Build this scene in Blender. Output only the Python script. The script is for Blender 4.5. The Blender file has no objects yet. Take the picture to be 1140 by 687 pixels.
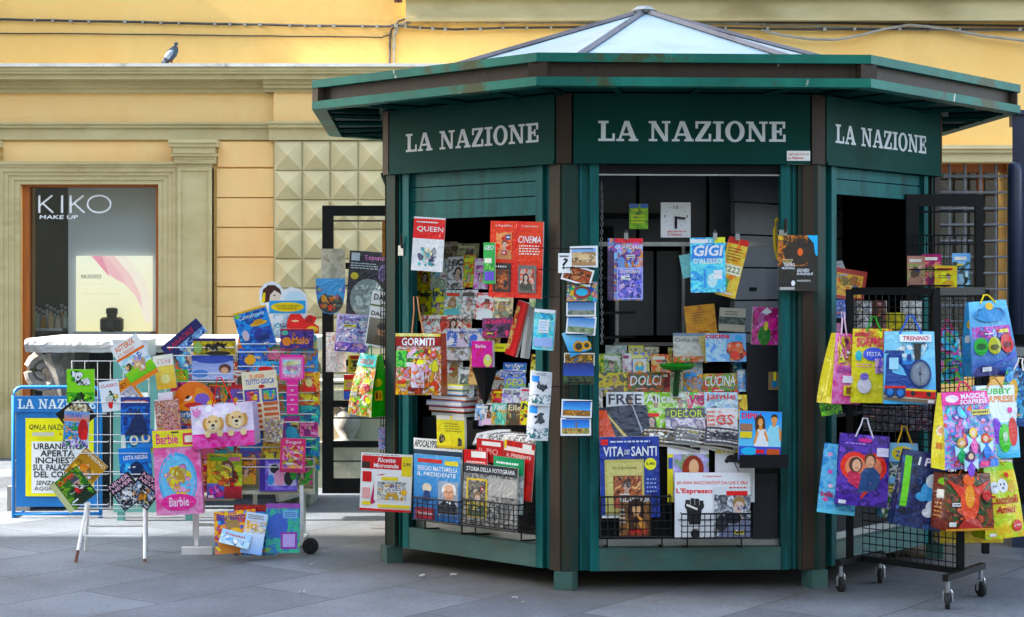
import bpy, math, random
from mathutils import Vector, Matrix, noise
random.seed(7)
SC = bpy.context.scene
COL = SC.collection
F_PX, CX, HZ, EYE = 1870.0, 570.0, 320.0, 1.64
R = math.radians

# ------------------------------------------------------------------ camera
cam = bpy.data.cameras.new('camera'); camo = bpy.data.objects.new('camera', cam); COL.objects.link(camo)
camo.location = (0, 0, EYE); camo.rotation_euler = (R(90), 0, 0)
cam.sensor_width = 36; cam.lens = 36 * F_PX / 1140; cam.shift_y = -(343.5 - HZ) / 1140
cam.clip_start = .1; cam.clip_end = 500
SC.camera = camo

def at(px, py, Y):
    return Vector(((px - CX) / F_PX * Y, Y, EYE - (py - HZ) / F_PX * Y))
def X_(px, Y): return (px - CX) / F_PX * Y
def Z_(py, Y): return EYE - (py - HZ) / F_PX * Y

# ------------------------------------------------------------------ colours
def lin(c):
    c /= 255.0
    return c / 12.92 if c <= .04045 else ((c + .055) / 1.055) ** 2.4
PIG = 1.0; SAT = 1.0; PORTRAIT = False
def H(h):
    h = h.lstrip('#')
    if len(h) == 3: h = ''.join(a * 2 for a in h)
    c = [PIG * lin(int(h[i:i + 2], 16)) for i in (0, 2, 4)]; g = .3 * c[0] + .59 * c[1] + .11 * c[2]
    return tuple(min(.86, max(.004, g + (q - g) * SAT)) for q in c) + (1,)

# ------------------------------------------------------------------ materials
def newmat(name):
    m = bpy.data.materials.new(name); m.use_nodes = True
    nt = m.node_tree; b = nt.nodes['Principled BSDF']
    return m, nt, b
def nd(nt, t, **kw):
    n = nt.nodes.new(t)
    for k, v in kw.items():
        if k in n.inputs: n.inputs[k].default_value = v
        else: setattr(n, k, v)
    return n
def mixed(name, c1, c2, scale=4, detail=6, rough=.6, contrast=(.35, .65), bump=0, bscale=60, stretch=(1, 1, 1), metal=0, c3=None, s3=1.5, t3=(.55, .7), spec=.5):
    """two pigments mixed by noise (+ an optional third in patches), with bump"""
    m, nt, b = newmat(name); L = nt.links.new
    tc = nd(nt, 'ShaderNodeTexCoord'); mp = nd(nt, 'ShaderNodeMapping'); mp.inputs['Scale'].default_value = stretch
    L(tc.outputs['Object'], mp.inputs[0])
    n = nd(nt, 'ShaderNodeTexNoise', Scale=scale, Detail=detail, Roughness=.62); L(mp.outputs[0], n.inputs['Vector'])
    r = nd(nt, 'ShaderNodeValToRGB'); L(n.outputs['Fac'], r.inputs[0])
    r.color_ramp.elements[0].position = contrast[0]; r.color_ramp.elements[1].position = contrast[1]
    r.color_ramp.elements[0].color = H(c1); r.color_ramp.elements[1].color = H(c2)
    out = r.outputs[0]
    if c3:
        n3 = nd(nt, 'ShaderNodeTexNoise', Scale=s3, Detail=8, Roughness=.7); L(mp.outputs[0], n3.inputs['Vector'])
        r3 = nd(nt, 'ShaderNodeValToRGB'); L(n3.outputs['Fac'], r3.inputs[0])
        r3.color_ramp.elements[0].position, r3.color_ramp.elements[1].position = t3
        mx = nd(nt, 'ShaderNodeMix', data_type='RGBA'); L(r3.outputs[0], mx.inputs['Factor'])
        L(out, mx.inputs['A']); mx.inputs['B'].default_value = H(c3); out = mx.outputs['Result']
    L(out, b.inputs['Base Color'])
    b.inputs['Roughness'].default_value = rough; b.inputs['Metallic'].default_value = metal
    b.inputs['Specular IOR Level'].default_value = spec
    if bump:
        nb = nd(nt, 'ShaderNodeTexNoise', Scale=bscale, Detail=4); L(tc.outputs['Object'], nb.inputs['Vector'])
        bp = nd(nt, 'ShaderNodeBump', Strength=bump, Distance=.01); L(nb.outputs['Fac'], bp.inputs['Height'])
        L(bp.outputs[0], b.inputs['Normal'])
    return m
def printmat(name, rough, bump=0, bscale=30, coat=0):
    m, nt, b = newmat(name); L = nt.links.new
    a = nd(nt, 'ShaderNodeVertexColor', layer_name='Col'); L(a.outputs[0], b.inputs['Base Color'])
    b.inputs['Roughness'].default_value = rough; b.inputs['Specular IOR Level'].default_value = .32; b.inputs['Coat Weight'].default_value = coat; b.inputs['Coat Roughness'].default_value = .12
    if bump:
        tc = nd(nt, 'ShaderNodeTexCoord'); n = nd(nt, 'ShaderNodeTexNoise', Scale=bscale, Detail=3, Distortion=1.2); L(tc.outputs['Object'], n.inputs['Vector'])
        bp = nd(nt, 'ShaderNodeBump', Strength=bump, Distance=.02); L(n.outputs['Fac'], bp.inputs['Height']); L(bp.outputs[0], b.inputs['Normal'])
        if coat: L(bp.outputs[0], b.inputs['Coat Normal'])
    return m
MT = {}
MT['paper'] = printmat('printed_paper', .42, .05, 9)
MT['matte'] = printmat('printed_card', .75)
MT['gloss'] = printmat('laminated_paper', .3, .22, 14, .35)
MT['wrap'] = printmat('plastic_wrapped_paper', .32, .45, 22, .8)
MT['yellow_plaster'] = mixed('yellow_plaster', '#f0ba66', '#f8c87a', 1.1, 8, .9, (.3, .7), .18, 60, (1.3, 1.3, .8), c3='#dda650', s3=.55, t3=(.5, .75))
MT['peach_plaster'] = mixed('peach_plaster', '#f8be7a', '#fdca88', .9, 8, .9, (.3, .7), .16, 60, (1.3, 1.3, .8), c3='#e8ac6a', s3=.7, t3=(.52, .8))
MT['olive_stone'] = mixed('olive_painted_stone', '#b09f70', '#c2b284', 2.2, 8, .85, (.3, .7), .15, 70, (1, 1, 2.5), c3='#968456', s3=.9, t3=(.55, .75))
MT['pale_olive'] = mixed('pale_olive_stone', '#baab7e', '#ccbd92', 2.5, 8, .85, (.3, .7), .15, 70, c3='#988e68', s3=1.2, t3=(.58, .78))
MT['cream_stone'] = mixed('cream_plinth_stone', '#b8b198', '#cdc6ae', 3, 8, .85, (.3, .7), .25, 50, c3='#9a9380', s3=1.4)
MT['dark_plinth'] = mixed('plinth_and_shade_stone', '#4c4a45', '#625f58', 3, 8, .85, (.3, .7), .25, 50)
MT['ledge_lead'] = mixed('whitewashed_ledge', '#cfc9bb', '#e6e2d6', 5, 8, .7, c3='#8d8778', s3=4, t3=(.55, .68))
MT['marble'] = mixed('weathered_marble', '#bdb8b0', '#dad6cf', 5, 8, .6, (.3, .6), .3, 40, c3='#8b857a', s3=3.2, t3=(.54, .7))
MT['dark_marble'] = mixed('grey_marble', '#77716a', '#a19a90', 5, 8, .7, (.3, .6), .35, 40, c3='#4d4843', s3=3.2, t3=(.5, .66))  # darker grey marble with random blotches
MT['green_sign'] = mixed('dark_green_enamel', '#0b3a32', '#0e443b', 1.6, 8, .55, (.35, .7), .02, 12, c3='#08342c', s3=1.1, spec=.06)
MT['teal_paint'] = mixed('weathered_teal_paint', '#0d4f4b', '#156461', 3, 8, .5, (.3, .7), .08, 40, (6, 6, .7), c3='#123c38', s3=2.3, t3=(.5, .66), spec=.15)
MT['green_lip'] = mixed('sun_faded_green_paint', '#0c5546', '#15705e', 2.5, 8, .5, (.35, .65), .08, 60, c3='#3d4526', s3=1.7, t3=(.53, .6), spec=.2)
def droppings(m, scale, thr):
    nt = m.node_tree; L = nt.links.new; b = nt.nodes['Principled BSDF']; src = b.inputs['Base Color'].links[0].from_socket
    tc = nd(nt, 'ShaderNodeTexCoord'); mp = nd(nt, 'ShaderNodeMapping'); mp.inputs['Scale'].default_value = (1, 1, .28); L(tc.outputs['Object'], mp.inputs[0])
    n = nd(nt, 'ShaderNodeTexNoise', Scale=scale, Detail=3, Distortion=.6); L(mp.outputs[0], n.inputs['Vector'])
    r = nd(nt, 'ShaderNodeValToRGB'); r.color_ramp.elements[0].position = thr; r.color_ramp.elements[1].position = thr + .02; L(n.outputs['Fac'], r.inputs[0])
    mx = nd(nt, 'ShaderNodeMix', data_type='RGBA'); L(r.outputs[0], mx.inputs['Factor']); L(src, mx.inputs['A']); mx.inputs['B'].default_value = H('#b8b6a8'); L(mx.outputs['Result'], b.inputs['Base Color'])
droppings(MT['green_lip'], 16, .70)
MT['base_green'] = mixed('stained_grey_green_paint', '#264f4a', '#3a5f56', 5, 9, .55, (.3, .7), .15, 40, (1, 1, 2.5), c3='#484736', s3=3, t3=(.52, .68))
MT['brown_metal'] = mixed('brown_anodised_metal', '#33271e', '#403225', 3, 8, .55, (.3, .7), .03, 30, (4, 4, .6), c3='#2a231d', s3=3, spec=.2)
MT['grey_brown'] = mixed('grimy_aluminium_post', '#1d3a34', '#2a3a30', 4, 8, .5, (.3, .7), .06, 30, (6, 6, .5), c3='#39352a', s3=2.2, t3=(.45, .6), spec=.12)
MT['bare_alu'] = mixed('dull_aluminium', '#8c8c88', '#a8a8a3', 5, 6, .42, metal=.6)
MT['black_metal'] = mixed('black_painted_steel', '#0b0b0c', '#131315', 8, 6, .5, (.3, .7), .04, 60, spec=.2)
MT['black_wire'] = mixed('black_coated_wire', '#0a0a0b', '#131314', 20, 4, .5, spec=.2)
MT['black_board'] = mixed('black_board', '#07080a', '#0f1012', 3, 8, .45, (.3, .7), .03, 20, spec=.2)
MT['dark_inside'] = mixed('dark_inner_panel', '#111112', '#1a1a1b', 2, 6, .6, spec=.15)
MT['dark_grey_plastic'] = mixed('dark_grey_plastic', '#1c1d21', '#25262b', 6, 6, .45, spec=.25)
MT['white_paint'] = mixed('chipped_white_paint', '#d9d7cf', '#e9e7e1', 9, 8, .45, (.3, .6), .08, 60, c3='#8a6a4c', s3=7, t3=(.66, .72))
MT['white_wire'] = mixed('white_coated_wire', '#d6d5cf', '#e6e5e0', 12, 4, .45)
MT['beige_metal'] = mixed('beige_sheet_metal', '#b8b29d', '#c9c4b1', 5, 8, .5, c3='#8f8772', s3=4, t3=(.6, .75))
MT['rust'] = mixed('rusty_steel', '#4a2a1d', '#7a4a30', 18, 8, .8, bump=.3)
MT['blue_paint'] = mixed('bright_blue_paint', '#0f72bd', '#1b84cf', 3, 8, .4, (.3, .7), .04, 40, c3='#0c5f9f', s3=3)
MT['booth_blue'] = mixed('dark_blue_enamel', '#2a3046', '#343b54', 2, 6, .35, (.3, .7), .02, 20)
MT['orange_wood'] = mixed('varnished_orange_wood', '#8e4a17', '#b3621f', 3, 8, .4, (.3, .7), .05, 40, (14, 14, .8))
MT['brown_wood'] = mixed('dark_brown_shutter_wood', '#54291a', '#6b3521', 3, 8, .5, (.3, .7), .05, 40, (2, 2, 14))
MT['skylight'] = mixed('milky_skylight_sheet', '#8aa3ae', '#9db4bd', 1.5, 6, .3, c3='#76898f', s3=2.5, t3=(.55, .8))
MT['teal_board'] = mixed('pale_teal_board', '#5fa398', '#74b5aa', 3, 6, .4)
MT['white_board'] = mixed('white_laminate', '#dcdcdc', '#e8e8e8', 3, 6, .4)
MT['grey_panel'] = mixed('pale_grey_display_panel', '#dfe5ec', '#e9eef4', 1, 4, .5)
MT['shop_dark'] = mixed('dark_shop_inside', '#2a2526', '#3a3234', 1, 6, .5)
MT['grey_steel'] = mixed('grey_grille_steel', '#474a50', '#5a5d63', 6, 6, .5)
MT['rubber'] = mixed('black_rubber', '#141414', '#1e1e1e', 20, 4, .8)
MT['chrome'] = mixed('dull_zinc', '#8f9194', '#a9abad', 20, 4, .3, metal=.8)
MT['cable'] = mixed('black_cable', '#2a2724', '#4a4640', 6, 4, .7)
MT['cable_grey'] = mixed('grey_conduit', '#8b8678', '#a29d8f', 6, 4, .7)
MT['pigeon'] = printmat('feathers', .7, .2, 80)
MT['plastic'] = printmat('coloured_plastic', .35, .1, 20)
MT['gift_bag'] = printmat('laminated_gift_bag', .3, .6, 11, .45)
MT['cord'] = printmat('bag_cord', .7)
def glassmat():
    m, nt, b = newmat('window_glass'); L = nt.links.new
    nt.nodes.remove(b); out = nt.nodes['Material Output']
    t = nd(nt, 'ShaderNodeBsdfTransparent'); t.inputs[0].default_value = (.9, .93, .93, 1)
    g = nd(nt, 'ShaderNodeBsdfGlossy'); g.inputs['Roughness'].default_value = .02
    fr = nd(nt, 'ShaderNodeFresnel'); fr.inputs[0].default_value = 1.5
    mx = nd(nt, 'ShaderNodeMixShader'); L(fr.outputs[0], mx.inputs[0]); L(t.outputs[0], mx.inputs[1]); L(g.outputs[0], mx.inputs[2]); L(mx.outputs[0], out.inputs[0])
    return m
MT['glass'] = glassmat()
def litmat():
    m, nt, b = newmat('backlit_poster_film'); L = nt.links.new
    a = nd(nt, 'ShaderNodeVertexColor', layer_name='Col'); L(a.outputs[0], b.inputs['Base Color']); L(a.outputs[0], b.inputs['Emission Color'])
    b.inputs['Emission Strength'].default_value = .17; b.inputs['Roughness'].default_value = .4
    return m
MT['backlit'] = litmat()
def groundmat():
    m, nt, b = newmat('stone_paving'); L = nt.links.new
    tc = nd(nt, 'ShaderNodeTexCoord'); mp = nd(nt, 'ShaderNodeMapping'); mp.inputs['Rotation'].default_value = (0, 0, R(-52))
    L(tc.outputs['Object'], mp.inputs[0])
    br = nd(nt, 'ShaderNodeTexBrick', Scale=1.0); br.offset = .43; br.inputs['Brick Width'].default_value = 1.15; br.inputs['Row Height'].default_value = .62
    br.inputs['Mortar Size'].default_value = .007; br.inputs['Mortar Smooth'].default_value = .6; br.inputs['Bias'].default_value = -.1
    br.inputs['Color1'].default_value = H('#666c73'); br.inputs['Color2'].default_value = H('#838990'); br.inputs['Mortar'].default_value = H('#4a4e51')
    wob = nd(nt, 'ShaderNodeTexNoise', Scale=3, Detail=2); L(tc.outputs['Object'], wob.inputs['Vector'])
    va = nd(nt, 'ShaderNodeVectorMath', operation='MULTIPLY_ADD'); L(wob.outputs['Color'], va.inputs[0]); va.inputs[1].default_value = (.04, .04, 0); L(mp.outputs[0], va.inputs[2]); L(va.outputs[0], br.inputs['Vector'])
    n = nd(nt, 'ShaderNodeTexNoise', Scale=1.3, Detail=10, Roughness=.65); L(tc.outputs['Object'], n.inputs['Vector'])
    r = nd(nt, 'ShaderNodeValToRGB'); r.color_ramp.elements[0].position = .35; r.color_ramp.elements[1].position = .7
    r.color_ramp.elements[0].color = (.66, .65, .63, 1); r.color_ramp.elements[1].color = (1.16, 1.16, 1.18, 1); L(n.outputs['Fac'], r.inputs[0])
    mx = nd(nt, 'ShaderNodeMix', data_type='RGBA', blend_type='MULTIPLY'); mx.inputs['Factor'].default_value = 1; L(br.outputs[0], mx.inputs['A']); L(r.outputs[0], mx.inputs['B'])
    n2 = nd(nt, 'ShaderNodeTexNoise', Scale=38, Detail=8, Roughness=.8); L(tc.outputs['Object'], n2.inputs['Vector'])
    r2 = nd(nt, 'ShaderNodeValToRGB'); r2.color_ramp.elements[0].position = .3; r2.color_ramp.elements[1].position = .7
    r2.color_ramp.elements[0].color = (.6, .6, .6, 1); r2.color_ramp.elements[1].color = (1.25, 1.25, 1.25, 1); L(n2.outputs['Fac'], r2.inputs[0])
    mx2 = nd(nt, 'ShaderNodeMix', data_type='RGBA', blend_type='MULTIPLY'); mx2.inputs['Factor'].default_value = 1; L(mx.outputs['Result'], mx2.inputs['A']); L(r2.outputs[0], mx2.inputs['B'])
    # old stains and gum spots with a shape of their own
    v = nd(nt, 'ShaderNodeTexVoronoi', Scale=2.6); L(tc.outputs['Object'], v.inputs['Vector'])
    r3 = nd(nt, 'ShaderNodeValToRGB'); r3.color_ramp.elements[0].position = .03; r3.color_ramp.elements[1].position = .05
    r3.color_ramp.elements[0].color = (.6, .6, .6, 1); r3.color_ramp.elements[1].color = (1, 1, 1, 1); L(v.outputs['Distance'], r3.inputs[0])
    mx3 = nd(nt, 'ShaderNodeMix', data_type='RGBA', blend_type='MULTIPLY'); mx3.inputs['Factor'].default_value = 1; L(mx2.outputs['Result'], mx3.inputs['A']); L(r3.outputs[0], mx3.inputs['B'])
    # brown dirt trodden in round the kiosk's feet: a ragged ring with its own outline
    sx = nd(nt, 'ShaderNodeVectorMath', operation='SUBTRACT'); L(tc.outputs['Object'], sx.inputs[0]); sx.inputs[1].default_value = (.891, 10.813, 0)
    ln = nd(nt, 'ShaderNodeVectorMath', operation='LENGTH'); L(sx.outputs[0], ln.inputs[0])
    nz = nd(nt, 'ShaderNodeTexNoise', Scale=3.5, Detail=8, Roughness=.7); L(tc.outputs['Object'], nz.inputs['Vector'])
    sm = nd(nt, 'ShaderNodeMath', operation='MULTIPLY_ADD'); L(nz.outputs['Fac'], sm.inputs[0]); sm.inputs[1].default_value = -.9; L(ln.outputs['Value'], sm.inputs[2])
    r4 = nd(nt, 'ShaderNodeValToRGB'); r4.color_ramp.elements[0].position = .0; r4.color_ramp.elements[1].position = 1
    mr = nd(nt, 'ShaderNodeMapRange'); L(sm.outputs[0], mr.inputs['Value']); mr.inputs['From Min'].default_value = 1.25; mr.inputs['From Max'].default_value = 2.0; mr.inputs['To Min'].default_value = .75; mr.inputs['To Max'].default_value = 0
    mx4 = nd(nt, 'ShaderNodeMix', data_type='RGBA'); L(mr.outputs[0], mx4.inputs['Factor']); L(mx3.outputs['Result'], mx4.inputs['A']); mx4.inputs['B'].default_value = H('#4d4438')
    L(mx4.outputs['Result'], b.inputs['Base Color']); b.inputs['Roughness'].default_value = .62
    bp = nd(nt, 'ShaderNodeBump', Strength=.5, Distance=.012); ad = nd(nt, 'ShaderNodeMath', operation='MULTIPLY_ADD'); L(br.outputs['Fac'], ad.inputs[0]); ad.inputs[1].default_value = -1; L(n2.outputs['Fac'], ad.inputs[2])
    L(ad.outputs[0], bp.inputs['Height']); L(bp.outputs[0], b.inputs['Normal'])
    return m
MT['ground'] = groundmat()

# ------------------------------------------------------------------ mesh builder
_glyph = {}
def glyphs(s, bold):
    k = (s, bold)
    if k not in _glyph:
        c = bpy.data.curves.new('t', 'FONT'); c.body = s; c.resolution_u = 2; c.offset = bold; c.fill_mode = 'FRONT'
        o = bpy.data.objects.new('t', c); m = o.to_mesh()
        vs = [(v.co.x, v.co.y) for v in m.vertices]; fs = [tuple(p.vertices) for p in m.polygons]
        o.to_mesh_clear(); bpy.data.objects.remove(o); bpy.data.curves.remove(c)
        if vs:
            x0 = min(v[0] for v in vs); x1 = max(v[0] for v in vs); y0 = min(v[1] for v in vs); y1 = max(v[1] for v in vs)
            vs = [((x - x0) / (x1 - x0 + 1e-9), (y - y0) / (y1 - y0 + 1e-9)) for x, y in vs]
        _glyph[k] = (vs, fs)
    return _glyph[k]
# slab serif capitals drawn as strokes: name -> (width, list of convex polygons)
def _q(*p): return [tuple(p[i:i + 2]) for i in range(0, len(p), 2)]
def _b(x0, y0, x1, y1): return _q(x0, y0, x1, y0, x1, y1, x0, y1)
SLAB = {
 'L': (.78, [_b(.13, .12, .35, .88), _b(0, .88, .48, 1), _b(0, 0, .78, .12), _b(.66, .12, .78, .38)]),
 'A': (1.0, [_q(.1, .11, .22, .11, .56, 1, .38, 1), _q(.4, 1, .6, 1, .94, .11, .68, .11), _b(.26, .28, .74, .39), _b(0, 0, .36, .11), _b(.58, 0, 1.02, .11)]),
 'N': (1.02, [_b(.13, .11, .25, .89), _q(.13, .89, .38, .89, .9, 0, .7, 0), _b(.76, 0, .9, .89), _b(0, .89, .36, 1), _b(0, 0, .4, .11), _b(.62, .89, 1.02, 1)]),
 'Z': (.8, [_b(.04, .88, .77, 1), _b(.04, .64, .16, .88), _q(.5, .88, .77, .88, .3, .12, .03, .12), _b(.03, 0, .78, .12), _b(.66, .12, .78, .38)]),
 'I': (.5, [_b(.14, .11, .36, .89), _b(0, .89, .5, 1), _b(0, 0, .5, .11)]),
 'E': (.8, [_b(.13, .12, .35, .88), _b(0, .88, .76, 1), _b(0, 0, .78, .12), _b(.64, .66, .76, .88), _b(.66, .12, .78, .36), _b(.35, .44, .5, .56), _b(.5, .32, .6, .68)]),
 ' ': (.38, []),
}
_o = []
for i in range(24):
    a, b2 = 2 * math.pi * i / 24, 2 * math.pi * (i + 1) / 24
    _o.append(_q(.46 + .46 * math.cos(a), .5 + .53 * math.sin(a), .46 + .46 * math.cos(b2), .5 + .53 * math.sin(b2), .46 + .23 * math.cos(b2), .5 + .41 * math.sin(b2), .46 + .23 * math.cos(a), .5 + .41 * math.sin(a)))
SLAB['O'] = (.92, _o)

class M:
    def __init__(s): s.v = []; s.f = []; s.c = []; s.mi = []; s.cur = 0
    def add(s, vs, fs, cols=None):
        """cols: one colour, or one per vertex"""
        b = len(s.v); s.v += [tuple(v) for v in vs]
        pv = isinstance(cols, list)
        for f in fs:
            s.f.append(tuple(b + i for i in f)); s.mi.append(s.cur)
            if cols is None: s.c.append([(.5, .5, .5, 1)] * len(f))
            elif pv: s.c.append([cols[i] for i in f])
            else: s.c.append([cols] * len(f))
    def box(s, x0, y0, z0, x1, y1, z1, col=None, bev=0):
        if x1 < x0: x0, x1 = x1, x0
        if y1 < y0: y0, y1 = y1, y0
        if z1 < z0: z0, z1 = z1, z0
        vs = [(x, y, z) for z in (z0, z1) for y in (y0, y1) for x in (x0, x1)]
        s.add(vs, [(0, 2, 3, 1), (4, 5, 7, 6), (0, 1, 5, 4), (2, 6, 7, 3), (0, 4, 6, 2), (1, 3, 7, 5)], col)
    def obox(s, o, ux, uy, uz, x0, y0, z0, x1, y1, z1, col=None):
        vs = [o + ux * x + uy * y + uz * z for z in (z0, z1) for y in (y0, y1) for x in (x0, x1)]
        s.add(vs, [(0, 2, 3, 1), (4, 5, 7, 6), (0, 1, 5, 4), (2, 6, 7, 3), (0, 4, 6, 2), (1, 3, 7, 5)], col)
    def prism(s, pts, z0, z1, col=None):
        n = len(pts)
        vs = [(p[0], p[1], z0) for p in pts] + [(p[0], p[1], z1) for p in pts]
        s.add(vs, [tuple(range(n - 1, -1, -1)), tuple(range(n, 2 * n))] + [(i, (i + 1) % n, n + (i + 1) % n, n + i) for i in range(n)], col)
    def tube(s, pts, r, col=None, n=6):
        pts = [Vector(p) for p in pts]; rings = []
        rs = r if isinstance(r, (list, tuple)) else [r] * len(pts)
        up = Vector((0.0, 0.0, 1.0))
        vs = []
        for i, p in enumerate(pts):
            d = (pts[min(i + 1, len(pts) - 1)] - pts[max(i - 1, 0)])
            if d.length < 1e-9: d = Vector((0, 0, 1))
            d.normalize()
            a = d.cross(up if abs(d.z) < .95 else Vector((1, 0, 0))); a.normalize(); b = d.cross(a)
            vs += [p + (a * math.cos(2 * math.pi * k / n) + b * math.sin(2 * math.pi * k / n)) * rs[i] for k in range(n)]
        fs = []
        for i in range(len(pts) - 1):
            for k in range(n):
                fs.append((i * n + k, i * n + (k + 1) % n, (i + 1) * n + (k + 1) % n, (i + 1) * n + k))
        fs.append(tuple(range(n - 1, -1, -1))); fs.append(tuple((len(pts) - 1) * n + k for k in range(n)))
        cols = col
        if isinstance(col, list): cols = [c for c in col for _ in range(n)]
        s.add(vs, fs, cols)
    def build(s, name, mat, parent=None, mw=None, smooth=False):
        me = bpy.data.meshes.new(name); me.from_pydata(s.v, [], s.f)
        at_ = me.color_attributes.new('Col', 'FLOAT_COLOR', 'CORNER')
        flat = []
        for c in s.c:
            for k in c: flat += k
        at_.data.foreach_set('color', flat)
        mats = mat if isinstance(mat, (list, tuple)) else [mat]
        for k in mats: me.materials.append(MT[k] if isinstance(k, str) else k)
        me.polygons.foreach_set('material_index', s.mi)
        if smooth: me.polygons.foreach_set('use_smooth', [True] * len(me.polygons))
        me.update()
        o = bpy.data.objects.new(name, me); COL.objects.link(o)
        if mw is not None: o.matrix_basis = mw
        if parent: o.parent = parent; o.matrix_parent_inverse = wm(parent).inverted()
        return o
def wm(o):
    if o.parent: return wm(o.parent) @ o.matrix_parent_inverse @ o.matrix_basis
    return o.matrix_basis.copy()
def tag(o, label, cat, group=None, kind=None):
    if label: o['label'] = label
    if cat: o['category'] = cat
    if group: o['group'] = group
    if kind: o['kind'] = kind
    return o
def thing(name, label, cat, loc=(0, 0, 0), group=None):
    o = bpy.data.objects.new(name, None); COL.objects.link(o); o.location = loc; o.empty_display_size = .1
    return tag(o, label, cat, group)
def frame(o, yaw=0, roll=0, pitch=0):
    """world matrix: x right, y away from the viewer, z up; yaw about z, pitch leans the top back, roll turns it in its own plane"""
    return Matrix.Translation(o) @ Matrix.Rotation(R(yaw), 4, 'Z') @ Matrix.Rotation(R(-pitch), 4, 'X') @ Matrix.Rotation(R(-roll), 4, 'Y')
def wiregrid(m, o, u, v, nu, nv, r, n=4):
    o, u, v = Vector(o), Vector(u), Vector(v)
    for i in range(nu + 1): m.tube([o + u * (i / nu), o + u * (i / nu) + v], r, None, n)
    for j in range(nv + 1): m.tube([o + v * (j / nv), o + v * (j / nv) + u], r, None, n)

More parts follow.
